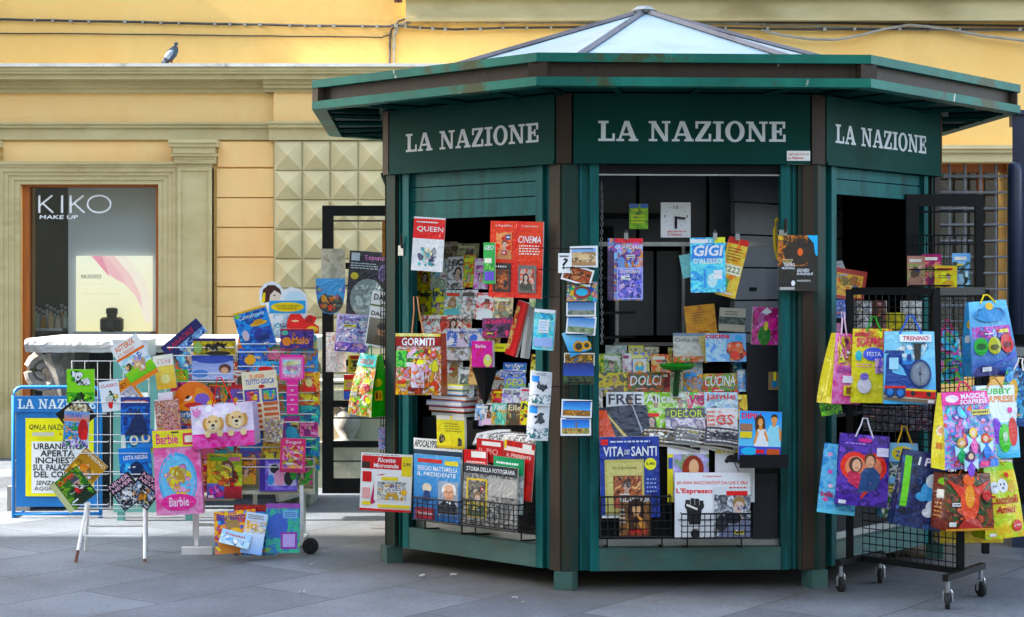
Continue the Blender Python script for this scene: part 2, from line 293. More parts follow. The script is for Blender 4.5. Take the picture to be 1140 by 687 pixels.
# ------------------------------------------------------------------ printing on sheets
EPS = .00035
def put(m, els, fn, W, Hh, lay0=1, seed=0):
    """els drawn in 0..1 coordinates of a sheet; fn(u, v, lift) gives the point in the object's own space"""
    lay = lay0
    def grid(x0, y0, x1, y1, nx, ny, colf):
        vs = []; cs = []
        for j in range(ny + 1):
            for i in range(nx + 1):
                u = x0 + (x1 - x0) * i / nx; v = y0 + (y1 - y0) * j / ny
                vs.append(fn(u, v, lay * EPS)); cs.append(colf(u, v))
        m.add(vs, [(j * (nx + 1) + i, j * (nx + 1) + i + 1, (j + 1) * (nx + 1) + i + 1, (j + 1) * (nx + 1) + i) for j in range(ny) for i in range(nx)], cs)
    def blobs(x0, y0, x1, y1, pal, sd, n, size, lay, oval=False):
        """printed picture details: irregular outlined patches, limbs and highlights"""
        rn = random.Random(int(sd * 31 + x0 * 97 + y1 * 53 + W * 1000)); w, h = (x1 - x0) * W, (y1 - y0) * Hh
        if n is None: n = int(max(6, min(46, w * h / (.0007 * size)))); size *= .85
        dl = 0; head = None
        if PORTRAIT and not oval and h > .085 and w > .05 and rn.random() < .62:     # a printed half figure as the cover picture
            sk = rn.choice([(.62, .38, .27, 1), (.7, .45, .33, 1), (.52, .3, .2, 1), (.72, .5, .4, 1)]); hr = rn.choice([(.03, .018, .012, 1), (.12, .06, .03, 1), (.35, .2, .06, 1), (.2, .07, .03, 1), (.08, .07, .065, 1)]); cl = rn.choice(pal); cl = tuple(min(.86, k * rn.uniform(.6, 1.4)) for k in cl[:3]) + (1,)
            S_ = min(h * .95, w * 1.25); cx, by = rn.uniform(.36, .64) * w, 0; ln_ = rn.uniform(-.08, .08); lg = rn.random() < .55
            def pol(pts, c):
                nonlocal dl
                m.add([fn(x0 + min(w, max(0, cx + (a_ + ln_ * b_) * S_)) / W, y0 + min(h, b_ * S_) / Hh, (lay + dl) * EPS) for a_, b_ in pts], [tuple(range(len(pts)))], c); dl += .14
            el_ = lambda ax, ay, rx, ry: [(ax + rx * math.cos(6.2832 * i / 16), ay + ry * math.sin(6.2832 * i / 16)) for i in range(16)]
            if lg: pol([(-.17, .36), (-.19, .6), (-.16, .78), (-.08, .88), (.06, .89), (.15, .8), (.18, .6), (.17, .36)], hr)
            pol([(-.4, 0), (-.36, .28), (-.24, .42), (-.08, .47), (.08, .47), (.24, .42), (.36, .28), (.4, 0)], cl)
            pol([(-.07, .58), (-.075, .47), (-.13, .43), (0, .3), (.13, .43), (.075, .47), (.07, .58)], tuple(k * .85 for k in sk[:3]) + (1,))
            pol(el_(0, .76, .135, .155), hr); pol(el_(.01, .68, .105, .14), sk)
            pol([(-.11, .72), (-.1, .82), (0, .87), (.12, .82), (.125, .72), (.06, .79), (-.04, .8)], hr)
            for ex in (-.04, .06): pol([(ex - .025, .695), (ex + .025, .695), (ex + .02, .71), (ex - .02, .71)], (.05, .03, .025, 1))
            pol([(-.03, .605), (.05, .605), (.035, .622), (-.015, .622)], (.4, .1, .09, 1)); pol([(.0, .64), (.025, .64), (.015, .69)], tuple(k * .75 for k in sk[:3]) + (1,))
            head = (x0 + cx / W, y0 + .55 * S_ / Hh, .34 * S_); n = n // 3
        for q in range(n):
            r = (.011 + .022 * rn.random() ** 2) * size; r = min(r, w * .3, h * .3)
            if oval:
                t, s_ = rn.uniform(0, 6.283), math.sqrt(rn.random()); cx = (x0 + x1) / 2 + math.cos(t) * s_ * ((x1 - x0) / 2 - r / W * .8); cy = (y0 + y1) / 2 + math.sin(t) * s_ * ((y1 - y0) / 2 - r / Hh * .8)
            else: cx, cy = rn.uniform(x0 + r / W, x1 - r / W), rn.uniform(y0 + r / Hh, y1 - r / Hh)
            if head and math.hypot((cx - head[0]) * W, (cy - head[1]) * Hh) < head[2]: continue
            c = rn.choice(pal); g = rn.uniform(.55, 1.5); c = tuple(min(.86, k * g) for k in c[:3]) + (1,)
            el = rn.uniform(.45, 1); rot = rn.uniform(0, 3.14); ph = rn.uniform(0, 6)
            def ring_(rr, dx=0, dy=0):
                out = []
                for i in range(12):
                    t = 6.2832 * i / 12; rad = rr * (1 + .22 * math.sin(2 * t + ph) + .13 * math.sin(3 * t + 2 * ph)); ax, ay = rad * math.cos(t), rad * el * math.sin(t)
                    u = cx + (ax * math.cos(rot) - ay * math.sin(rot) + dx) / W; v = cy + (ax * math.sin(rot) + ay * math.cos(rot) + dy) / Hh
                    out.append((min(x1, max(x0, u)), min(y1, max(y0, v))))
                return out
            if rn.random() < .45:
                m.add([fn(u, v, (lay + dl) * EPS) for u, v in ring_(r * 1.13)], [tuple(range(12))], tuple(k * .22 for k in c[:3]) + (1,)); dl += .12
            m.add([fn(u, v, (lay + dl) * EPS) for u, v in ring_(r)], [tuple(range(12))], c); dl += .12
            if rn.random() < .6:
                c2 = rn.choice(pal); g2 = rn.uniform(.8, 1.7); m.add([fn(u, v, (lay + dl) * EPS) for u, v in ring_(r * .5, rn.uniform(-.4, .4) * r, rn.uniform(-.3, .5) * r)], [tuple(range(12))], tuple(min(.86, k * g2) for k in c2[:3]) + (1,)); dl += .12
        if not oval and w * h > .012:     # small caption boxes with unreadable print
            for q in range(rn.randint(1, 3)):
                bw, bh = rn.uniform(.18, .4), rn.uniform(.03, .07); bx0 = rn.uniform(x0 + .02, max(x0 + .03, x1 - bw * (x1 - x0) - .02)); by0 = rn.uniform(y0 + .02, y1 - bh - .03); bx1 = bx0 + bw * (x1 - x0)
                c = rn.choice([(.8, .8, .78, 1), (.75, .6, .05, 1), (.55, .03, .03, 1), (.03, .05, .2, 1)]); d = (.03, .03, .03, 1) if c[0] + c[1] > .9 else (.8, .8, .78, 1)
                m.add([fn(u, v, (lay + dl) * EPS) for u, v in ((bx0, by0), (bx1, by0), (bx1, by0 + bh), (bx0, by0 + bh))], [(0, 1, 2, 3)], c); dl += .12; u = bx0 + .02
                while u < bx1 - .03:
                    e_ = min(bx1 - .015, u + rn.uniform(.02, .06)); m.add([fn(a_, b_, (lay + dl) * EPS) for a_, b_ in ((u, by0 + bh * .3), (e_, by0 + bh * .3), (e_, by0 + bh * .7), (u, by0 + bh * .7))], [(0, 1, 2, 3)], d); u = e_ + .012
                dl += .12
        return lay + dl
    for e in els:
        k = e[0]
        if k == 'r':
            c = H(e[5]); grid(e[1], e[2], e[3], e[4], max(1, int(8 * abs(e[3] - e[1]) + .99)), max(1, int(8 * abs(e[4] - e[2]) + .99)), lambda u, v: c)
        elif k == 'g':   # printed gradient from bottom to top
            c1, c2 = H(e[5]), H(e[6]); a, b = e[2], e[4]
            grid(e[1], e[2], e[3], e[4], 8, 10, lambda u, v: tuple(c1[q] + (c2[q] - c1[q]) * (v - a) / (b - a) for q in range(4)))
        elif k == 'p':   # a printed picture: soft patches of several inks
            pal = [H(c) for c in e[5]]; sd = e[6]; sc = e[7] if len(e) > 7 else 7.0
            w = abs(e[3] - e[1]) * W; h = abs(e[4] - e[2]) * Hh
            nx = max(4, min(60, int(w / .0045))); ny = max(4, min(80, int(h / .0045)))
            def colf(u, v, pal=pal, sd=sd, sc=sc):
                q = Vector((u * W * sc * 4 + sd * 3.1, v * Hh * sc * 4 - sd * 1.7, sd * .77))
                t = noise.noise(q * .8) * .62 + .5 + .16 * noise.noise(q * 2.6)
                t = max(0, min(.999, (t - .16) / .68)) * (len(pal) - 1)
                i = int(t); f = t - i; f = f * f * (3 - 2 * f); f = f * f * (3 - 2 * f)
                b = 1 + .22 * noise.noise(q * 3.3 + Vector((7, 3, 1)))
                return tuple(min(.86, (pal[i][z] + (pal[i + 1][z] - pal[i][z]) * f) * b) for z in range(3)) + (1,)
            grid(e[1], e[2], e[3], e[4], nx, ny, colf)
            if sc >= 8: lay += 1; lay = blobs(e[1], e[2], e[3], e[4], pal, sd, None, max(.35, min(1.2, 10 / sc)), lay)
        elif k == 'b':   # a printed cluster of shapes inside an ellipse
            lay = blobs(e[1] - e[3], e[2] - e[4], e[1] + e[3], e[2] + e[4], [H(c) for c in e[5]], e[6], e[7], e[8], lay, True)
        elif k == 'e':
            c = H(e[5]); n = 20
            a0, a1 = (e[6], e[7]) if len(e) > 7 else (0, 360)
            vs = [fn(e[1], e[2], lay * EPS)]
            for q in (.5, 1): vs += [fn(e[1] + q * e[3] * math.cos(R(a0 + (a1 - a0) * i / n)), e[2] + q * e[4] * math.sin(R(a0 + (a1 - a0) * i / n)), lay * EPS) for i in range(n + 1)]
            m.add(vs, [(0, i, i + 1) for i in range(1, n + 1)] + [(i, n + 1 + i, n + 2 + i, i + 1) for i in range(1, n + 1)], c)
        elif k == 'G':
            m.add([fn(u, v, lay * EPS) for u, v in e[1]], [tuple(range(len(e[1])))], H(e[2]))
        elif k == 't':
            vs, fs = glyphs(e[1], e[7] if len(e) > 7 else .012); c = H(e[6])
            sh = .16 * Hh / W * (e[5] - e[3]) if sum(map(ord, e[1])) % 3 == 0 else 0
            m.add([fn(e[2] + x * (e[4] - e[2]) + (y - .5) * sh, e[3] + y * (e[5] - e[3]), lay * EPS) for x, y in vs], fs, c)
        elif k == 's':
            c = H(e[6]); tot = sum(SLAB[q][0] + .07 for q in e[1]) - .07; x = 0; i = 0
            for q in e[1]:
                for poly in SLAB[q][1]:
                    i += 1
                    m.add([fn(e[2] + (x + a) / tot * (e[4] - e[2]), e[3] + b * (e[5] - e[3]), (lay + (i % 3) * .25) * EPS) for a, b in poly], [tuple(range(len(poly)))], c)
                x += SLAB[q][0] + .07
        elif k == 'l':   # lines of print too small to read
            c = H(e[6]); rn = random.Random(int(e[1] * 977 + e[2] * 131 + e[5]))
            n = e[5]
            for i in range(n):
                y = e[4] - (e[4] - e[2]) * (i + .75) / n; hh = (e[4] - e[2]) / n * .42; x = e[1]; xe = e[3] - rn.random() * .25 * (e[3] - e[1])
                while x < xe - .01:
                    w = min(xe - x, (.05 + .09 * rn.random()) * max(.35, e[3] - e[1]))
                    m.add([fn(x, y, lay * EPS), fn(x + w, y, lay * EPS), fn(x + w, y + hh, lay * EPS), fn(x, y + hh, lay * EPS)], [(0, 1, 2, 3)], c); x += w + .018
        lay += 1
def person(cx, y0, h, skin, hair, cloth, wd=.5, asp=1.0):
    """a printed half-figure: shoulders, neck, head, hair"""
    s = h; x = lambda d: cx + d * s * asp
    return [('G', [(x(-.34 * wd * 2), y0), (x(.34 * wd * 2), y0), (x(.31 * wd * 2), y0 + .42 * s), (x(.12), y0 + .56 * s), (x(-.12), y0 + .56 * s), (x(-.31 * wd * 2), y0 + .42 * s)], cloth),
            ('e', cx, y0 + .74 * s, .13 * s * asp, .17 * s, hair), ('r', x(-.055), y0 + .5 * s, x(.055), y0 + .62 * s, skin),
            ('e', cx, y0 + .72 * s, .092 * s * asp, .135 * s, skin), ('e', cx, y0 + .83 * s, .105 * s * asp, .06 * s, hair),
            ('r', x(-.055), y0 + .735 * s, x(-.02), y0 + .745 * s, hair), ('r', x(.02), y0 + .735 * s, x(.055), y0 + .745 * s, hair), ('r', x(-.03), y0 + .65 * s, x(.03), y0 + .66 * s, '#9c5a50')]

ALL = []
def place(px, py, w, h, Y, yaw, pitch):
    b = (px - CX) / F_PX
    W = w * Y / F_PX / max(.25, math.cos(R(yaw)) - b * math.sin(R(yaw)))
    Hh = h * Y / F_PX / math.cos(R(pitch))
    return at(px, py, Y), W, Hh
def sheet(name, label, cat, px, py, w, h, Y, yaw=0, roll=0, pitch=0, th=.006, base='#fff', els=(), group=None, mat='paper', bend=None, edge='#d8d4c8', outline=None, parent=None, pages=None):
    """a printed sheet, booklet or card: one mesh with its print a hair proud of it"""
    C, W, Hh = place(px, py, w, h, Y, yaw, pitch)
    rn = random.Random(int(px * 13 + py * 7))
    bx = (rn.uniform(-1, 1) * .006, rn.uniform(0, 1) * .007) if bend is None else bend
    def fn(u, v, lift):
        return ((u - .5) * W, -th / 2 - lift - bx[0] * math.sin(math.pi * u) - bx[1] * (v * v) * (1 if u > .5 else .8), (v - .5) * Hh)
    m = M(); nx, ny = 8, 8
    if outline:
        n = len(outline)
        fr = [fn(u, v, 0) for u, v in outline]; bk = [(p[0], p[1] + th, p[2]) for p in fr]
        m.add(fr + bk, [tuple(range(n)), tuple(range(2 * n - 1, n - 1, -1))] + [(i, n + i, n + (i + 1) % n, (i + 1) % n) for i in range(n)], H(base))
    else:
        fr = [fn(i / nx, j / ny, 0) for j in range(ny + 1) for i in range(nx + 1)]; bk = [(p[0], p[1] + th, p[2]) for p in fr]; N = len(fr); k = nx + 1
        m.add(fr, [(j * k + i, j * k + i + 1, (j + 1) * k + i + 1, (j + 1) * k + i) for j in range(ny) for i in range(nx)], H(base))
        m.add(bk, [(j * k + i, (j + 1) * k + i, (j + 1) * k + i + 1, j * k + i + 1) for j in range(ny) for i in range(nx)], H(pages or edge))
        ring = [i for i in range(k)] + [j * k + nx for j in range(1, ny + 1)] + [ny * k + i for i in range(nx - 1, -1, -1)] + [j * k for j in range(ny - 1, 0, -1)]
        q = len(ring)
        m.add([fr[i] for i in ring] + [bk[i] for i in ring], [(i, q + i, q + (i + 1) % q, (i + 1) % q) for i in range(q)], H(edge))
    global PORTRAIT
    PORTRAIT = cat in ('magazine', 'comic', 'book') and not outline
    put(m, els, fn, W, Hh); PORTRAIT = False
    o = m.build(name, mat, parent, frame(C, yaw, roll, pitch))
    if label: tag(o, label, cat, group); ALL.append(label)
    return o
def bag(label, px, py, w, h, Y, yaw, roll=0, base='#fff', side='#ccc', els=(), depth=.1, top=.8, handle='#fff', hx=(.3, .7), hh=.12, hook=None, sels=(), group='paper surprise bags hung on the black trolley', pitch=0, name='gift_bag', cat='gift bag', topd=.25):
    """a gusseted paper bag: front with print, folded sides, cord handle"""
    C, W, Hh = place(px, py, w, h, Y, yaw, pitch)
    mw = frame(C, yaw, roll, pitch)
    rn = random.Random(int(px * 3 + py * 11))
    sa, sb = rn.uniform(0, 6), rn.uniform(0, 6)
    def dep(v): return depth * (1 - (1 - topd) * max(0, v) ** 1.6)
    def wid(v): return W * (1 - (1 - top) * max(0, v) ** 1.3)
    def fn(u, v, lift):
        wob = .006 * math.sin(3.1 * u * 2 + sa) * math.sin(2.5 * v * 2 + sb)
        return ((u - .5) * wid(v), -dep(v) / 2 - lift * 1.8 - .009 * math.sin(math.pi * min(1, max(0, u))) * math.sin(math.pi * min(1, max(0, v))) - wob, (v - .5) * Hh)
    m = M(); nx, ny = 14, 14; k = nx + 1
    fr = [fn(i / nx, j / ny, 0) for j in range(ny + 1) for i in range(nx + 1)]
    m.add(fr, [(j * k + i, j * k + i + 1, (j + 1) * k + i + 1, (j + 1) * k + i) for j in range(ny) for i in range(nx)], H(base))
    bk = [((i / nx - .5) * wid(j / ny), dep(j / ny) / 2, (j / ny - .5) * Hh) for j in range(ny + 1) for i in range(nx + 1)]
    m.add(bk, [(j * k + i, (j + 1) * k + i, (j + 1) * k + i + 1, j * k + i + 1) for j in range(ny) for i in range(nx)], H(base))
    for sgn, iu in ((-1, 0), (1, nx)):
        vs = []
        for j in range(ny + 1):
            v = j / ny; a = fr[j * k + iu]; b = bk[j * k + iu]; fold = .3 * dep(v) * v ** 1.2 + .012 * v
            vs += [a, ((a[0] + b[0]) / 2 - sgn * fold, (a[1] + b[1]) / 2, a[2]), b]
        m.add(vs, [(j * 3 + q, j * 3 + q + 1, j * 3 + q + 4, j * 3 + q + 3) if sgn > 0 else (j * 3 + q + 1, j * 3 + q, j * 3 + q + 3, j * 3 + q + 4) for j in range(ny) for q in range(2)], H(side))
        if sels:
            def sf(u, v, lift, sgn=sgn):
                a = fn(0 if sgn < 0 else 1, v, 0); b = dep(v) / 2; uu = u if sgn > 0 else 1 - u
                fold = (.3 * dep(v) * v ** 1.2 + .012 * v) * (1 - abs(2 * uu - 1))
                return (a[0] - sgn * fold + sgn * (lift + .0012), a[1] + (b - a[1]) * uu, a[2])
            put(m, sels, sf, depth, Hh)
    bt = [fn(i / nx, 0, 0) for i in range(nx + 1)] + [((i / nx - .5) * wid(0), depth / 2, -.5 * Hh) for i in range(nx + 1)]
    m.add(bt, [(i + 1, i, k + i, k + i + 1) for i in range(nx)], H(side))
    put(m, els, fn, W, Hh)
    root = bpy.data.objects.new(name, None); COL.objects.link(root); root.empty_display_size = .1; root.matrix_basis = Matrix.Translation(mw @ Vector((0, 0, -.5 * Hh)))
    tag(root, label, cat, group); ALL.append(label)
    o = m.build('bag_body', 'gift_bag', root, mw)
    if handle:
        hm = M(); p0 = Vector(fn(hx[0], .97, .003)); p1 = Vector(fn(hx[1], .97, .003)); ap = Vector(((p0.x + p1.x) / 2, p0.y + .02, p0.z + hh))
        if hook is not None: ap.x += hook
        hm.tube([p0, p0.lerp(ap, .6) + Vector((0, 0, .01)), ap - Vector((.012, 0, 0)), ap + Vector((.012, 0, 0)), p1.lerp(ap, .6) + Vector((0, 0, .01)), p1], .0045, H(handle), 5)
        hm.build('handle', 'cord', root, mw)
    return root

droppings(MT['skylight'], 5, .72)
droppings(MT['brown_metal'], 14, .735)
# ================================================================== the setting
g = M(); g.add([(-60, -40, 0), (60, -40, 0), (60, 80, 0), (-60, 80, 0)], [(0, 1, 2, 3)])
tag(g.build('ground', 'ground'), None, None, kind='structure')

WY = 16.2
bld = thing('building', 'long yellow plaster building with olive stone trim behind the newspaper kiosk', 'building', (0, WY, 0))
def wx(px): return X_(px, WY)
def wz(py): return Z_(py, WY)
def wbox(m, px0, px1, py0, py1, out, back=.0, col=None):   # a block standing out from the wall plane by `out`
    m.box(wx(px0), WY - out, wz(py1), wx(px1), WY + back, wz(py0), col)
# plaster body with the shop window and the grilled window left open
m = M()
wbox(m, -900, 640, -260, 79, 0, .5); wbox(m, 640, 1700, -260, 181, 0, .5)
wbox(m, -900, 23, 79, 560, 0, .5); wbox(m, 178, 640, 79, 560, 0, .5); wbox(m, 23, 178, 79, 203, 0, .5)
wbox(m, 640, 1040, 181, 560, 0, .5); wbox(m, 1128, 1700, 181, 560, 0, .5); wbox(m, 1040, 1128, 420, 560, 0, .5)
m.build('wall', 'yellow_plaster', bld)
# warmer lower plaster: frieze, infill and the rusticated strip (courses with open joints)
m = M()
wbox(m, -900, 306, 104, 138, .012); wbox(m, 306, 520, 104, 138, .085)
wbox(m, 4, 192, 158, 180, .012)
wbox(m, 243, 305, 158, 186, .03)
y = 188
while y < 480:
    wbox(m, 242, 305, y, y + 31.6, .03); y += 33
m.build('rusticated_plaster', 'peach_plaster', bld)
m = M(); wbox(m, -420, -130, -260, 560, .37); m.build('added_sun_baffle', 'yellow_plaster', bld)  # unseen block added left of the view to keep grazing sun off the facade
# cornice
def moulding(m, px0, px1, rows):
    for (y0, y1, out) in rows: wbox(m, px0, px1, y0, y1, out)
c = M(); moulding(c, -900, 640, [(75.5, 79, .33)])
cor = M()
moulding(cor, -900, 640, [(79.2, 83, .3), (83, 86, .285), (86, 91.5, .25), (91.5, 96, .13), (96, 99, .11), (99, 104, .07)])
moulding(cor, 296, 640, [(91.6, 96, .2), (96, 100, .17), (100, 104, .12)])
cob = cor.build('cornice', 'olive_stone', bld)
c.build('ledge', 'ledge_lead', cob)
s = M()
moulding(s, -900, 301, [(137, 139.5, .1), (139.5, 143, .08), (143, 156, .05)])
moulding(s, 301, 520, [(136.6, 139.3, .17), (139.3, 143.5, .15), (143.5, 157, .11)])
s.build('string_course', 'olive_stone', bld)
def pilaster(x0, x1, nm='pilaster'):
    p = M()
    moulding(p, x0 + 8, x1 - 8, [(183, 440, .09)]); moulding(p, x0 + 13, x1 - 13, [(192, 430, .075)])
    # raised border of the shaft
    for a, b_ in ((x0 + 8, x0 + 12), (x1 - 12, x1 - 8)): wbox(p, a, b_, 187, 440, .105)
    wbox(p, x0 + 12, x1 - 12, 187, 191, .104)
    moulding(p, x0 + 4, x1 - 4, [(178, 183, .11)]); moulding(p, x0 + 2, x1 - 2, [(172, 175, .15), ]); moulding(p, x0, x1, [(157.3, 161, .21), (161, 165, .19)]); moulding(p, x0 + 4, x1 - 4, [(165, 172, .165), (175, 178, .12)])
    moulding(p, x0 + 5, x1 - 5, [(440, 449, .13), (449, 456, .15), (456, 488, .12)]); moulding(p, x0, x1, [(488, 560, .17)])
    o = p.build(nm, 'olive_stone', bld); return o
pilaster(192, 246); pilaster(-46, 4)
# diamond pointed panel
d = M()
for i in range(9):
    for j in range(8):
        x0, x1 = 307.5 + 31 * i, 337 + 31 * i; y0, y1 = 158.5 + 32.6 * j, 189.6 + 32.6 * j
        b0, b1 = .09, .11
        wbox(d, x0, x1, y0, y1, b0)
        q = [(wx(x0 + .8), WY - b0 - .001, wz(y1 - .8)), (wx(x1 - .8), WY - b0 - .001, wz(y1 - .8)), (wx(x1 - .8), WY - b0 - .001, wz(y0 + .8)), (wx(x0 + .8), WY - b0 - .001, wz(y0 + .8)), (wx((x0 + x1) / 2), WY - b0 - .085, wz((y0 + y1) / 2))]
        d.add(q, [(0, 1, 4), (1, 2, 4), (2, 3, 4), (3, 0, 4)])
wbox(d, 306, 586, 157.5, 420, .07)
d.build('diamond_panel', 'pale_olive', bld)
# plinth stones
p = M(); moulding(p, 243, 520, [(416, 424, .2), (424, 432, .17), (432, 560, .12)]); moulding(p, 520, 640, [(416, 560, .1)])
p.build('plinth', 'cream_stone', bld)
p = M(); moulding(p, 640, 1700, [(436, 444, .14), (444, 470, .1), (470.6, 500, .098), (500.6, 560, .1)])
p.build('dark_plinth', 'dark_plinth', bld)
# shop window
w = M()
moulding(w, -3, 200, [(180.5, 184, .1), (184, 187, .085)])
for k, (a, out) in enumerate(((0, .075), (6, .06), (11, .045), (17, .03))):
    x0, x1, y0 = 0 + a, 200 - a, 187 + a * .8
    n_ = (6, 5, 6, 6)[k]
    wbox(w, x0, x0 + n_, y0, 560, out, .0); wbox(w, x1 - n_, x1, y0, 560, out); wbox(w, x0 + n_, x1 - n_, y0, y0 + n_ * .8, out)
win = w.build('shop_window', 'olive_stone', bld)
f = M()
for a in ((23, 31, 203, 560), (172, 178, 203, 560), (31, 172, 203, 208)): f.box(wx(a[0]), WY + .06, wz(a[3]), wx(a[1]), WY + .16, wz(a[2]))
f.build('wood_frame', 'orange_wood', win)
f = M(); f.box(wx(31), WY + .1, wz(560), wx(172), WY + .108, wz(208)); f.build('pane', 'glass', win)
f = M()
def onpane(u, v, l): return (wx(23 + u * 155), WY + .098 - l, wz(560 - v * 357))
# thin stroke letters K I K O standing on the pane
def stroke(m, a, b, r): m.tube([onpane((a[0] - 23) / 155, (560 - a[1]) / 357, 0), onpane((b[0] - 23) / 155, (560 - b[1]) / 357, 0)], r, H('#f4f6f8'), 4)
for k0 in (40, 75):
    stroke(f, (k0 + .5, 217), (k0 + .5, 236.5), .011); stroke(f, (k0 + 15, 217), (k0 + 1.5, 228), .009); stroke(f, (k0 + 4.5, 226), (k0 + 16, 236.5), .009)
stroke(f, (66, 217), (66, 236.5), .011)
pts = [onpane((107.5 + 13 * math.cos(t * math.pi / 12) - 23) / 155, (560 - 226.7 - 9.6 * math.sin(t * math.pi / 12)) / 357, 0) for t in range(25)]
f.tube(pts, .009, H('#f4f6f8'), 4)
put(f, [('t', 'MAKE UP', (41 - 23) / 155, (560 - 243.5) / 357, (84 - 23) / 155, (560 - 239) / 357, '#eef0f2', .01)], onpane, 1.3, 3)
f.build('lettering', 'matte', win)
i_ = M()
zb, zt = wz(560), wz(203)
i_.box(wx(-60), WY + 1.6, zb, wx(260), WY + 1.7, zt + .3); i_.box(wx(-60), WY + .5, zt + .25, wx(260), WY + 1.6, zt + .3)
i_.box(wx(-64), WY + .5, zb, wx(-60), WY + 1.6, zt + .3); i_.box(wx(260), WY + .5, zb, wx(264), WY + 1.6, zt + .3)
i_.box(wx(-60), WY + .5, zb, wx(260), WY + 1.6, zb + .1)
i_.build('shop_inside', 'shop_dark', win)
i_ = M(); i_.box(X_(76, WY + .5), WY + .5, zb + .1, X_(178, WY + .5), WY + .54, zt + .24); i_.build('display_partition', 'grey_panel', win)
i_ = M(); i_.box(X_(22, WY + .9), WY + .75, Z_(368, WY + .9), X_(74, WY + .9), WY + 1.05, Z_(365, WY + .9)); i_.box(X_(84, WY + .35), WY + .25, zb + .1, X_(170, WY + .35), WY + .48, Z_(369, WY + .35))
i_.build('display_shelf', 'white_board', win)
sheet('backlit_poster', 'glowing pink and cream cosmetics poster behind the shop window glass', 'poster', 127.5, 327, 85, 84, WY + .45, th=.02, base='#f3ead0', bend=(0, 0), mat='backlit',
      els=[('g', 0, 0, 1, 1, '#f0e2b0', '#f3ead2'), ('G', [(.24, 1), (.66, 1), (.9, .7), (.99, .42), (.98, .1), (.9, .14), (.8, .42), (.6, .7)], '#f2dfce'), ('G', [(.22, 1), (.5, 1), (.72, .74), (.84, .5), (.87, .3), (.76, .5), (.58, .68), (.36, .82)], '#ecc0bc'), ('G', [(.2, 1), (.38, 1), (.56, .8), (.66, .62), (.5, .7), (.34, .84)], '#e8b0b4'), ('G', [(.2, 1), (.34, 1), (.44, .72)], '#e08ea2'),
           ('t', 'NUOVO', .07, .7, .33, .755, '#3a3230', .012), ('t', 'trattamento', .07, .61, .38, .655, '#cfc5ae', 0), ('t', 'rigenerante', .07, .545, .36, .59, '#cfc5ae', 0), ('t', 'ridensificazione', .07, .48, .56, .525, '#c3b89f', 0)])
def lathe(m, c, prof, n, cols):
    vs = []; cs = []
    for (r, z), cc in zip(prof, cols):
        for k in range(n): vs.append((c[0] + r * math.cos(2 * math.pi * k / n), c[1] + r * math.sin(2 * math.pi * k / n), c[2] + z)); cs.append(H(cc))
    fs = [(j * n + k, j * n + (k + 1) % n, (j + 1) * n + (k + 1) % n, (j + 1) * n + k) for j in range(len(prof) - 1) for k in range(n)]
    fs += [tuple(range(n - 1, -1, -1)), tuple((len(prof) - 1) * n + k for k in range(n))]
    m.add(vs, fs, cs)
pb = at(124.5, 369, WY + .33); t = M()
lathe(t, pb, [(.1, 0), (.115, .02), (.115, .12), (.09, .14)], 20, ['#15161a', '#23262b', '#33363c', '#15161a']); lathe(t, pb, [(.05, .1405), (.05, .17), (.058, .172), (.058, .225), (.03, .235)], 16, ['#0e0e10', '#303338', '#1b1d21', '#26292e', '#101114'])
tag(t.build('perfume_bottle', 'plastic'), 'squat black bottle in front of the glowing shop window poster', 'bottle')
bc = ['#f0d8c4', '#e0a878', '#c8dcc4', '#f4f0e6', '#d8983f', '#eef2f0', '#f0d0a0', '#c4d8d0']
for k in range(11):
    q = at(32 + 4.1 * k, 365 if k % 2 else 352, WY + .84 + .1 * (k % 2)); t = M(); h_ = .13 + .02 * ((k * 7) % 4)
    q = Vector((q.x, q.y, Z_(365, WY + .9)))
    lathe(t, q, [(.03, 0), (.03, h_ * .7), (.014, h_ * .8), (.014, h_), (.018, h_), (.018, h_ + .05)], 10, [bc[k % 8]] * 3 + ['#d8d8d8', '#30343a', '#c8c8c8'])
    tag(t.build('small_bottle', 'plastic'), 'small cosmetics bottle among those lined up on the shelf behind the shop window', 'bottle', 'cosmetics bottles on the shop shelf')
# window with a steel grille behind the kiosk
w = M(); moulding(w, 1020, 1140, [(163, 167, .16), (167, 171, .13), (171, 181, .09)])
gw = w.build('grilled_window', 'pale_olive', bld)
f = M(); f.box(wx(1040), WY + .2, wz(190), wx(1128), WY + .3, wz(181)); f.box(wx(1040), WY + .2, wz(420), wx(1046), WY + .3, wz(190)); f.box(wx(1096), WY + .22, wz(420), wx(1102), WY + .3, wz(190)); f.build('wood_frame', 'orange_wood', gw)
f = M(); f.box(wx(1046), WY + .25, wz(420), wx(1128), WY + .256, wz(190)); f.build('pane', 'glass', gw)
f = M(); f.box(wx(1030), WY + .6, wz(430), wx(1140), WY + .64, wz(175)); f.box(wx(1046), WY + .3, wz(420), wx(1128), WY + .32, wz(416)); f.build('dark_room', 'shop_dark', gw)
f = M()
for k in range(6): x = 1041 + 17.3 * k; f.tube([(wx(x), WY + .05, wz(430)), (wx(x), WY + .05, wz(182))], .013, None, 6)
for k in range(14): yy = 196 + 18 * k; f.tube([(wx(1036), WY + .03, wz(yy)), (wx(1132), WY + .03, wz(yy))], .012, None, 6)
f.build('grille', 'grey_steel', gw)
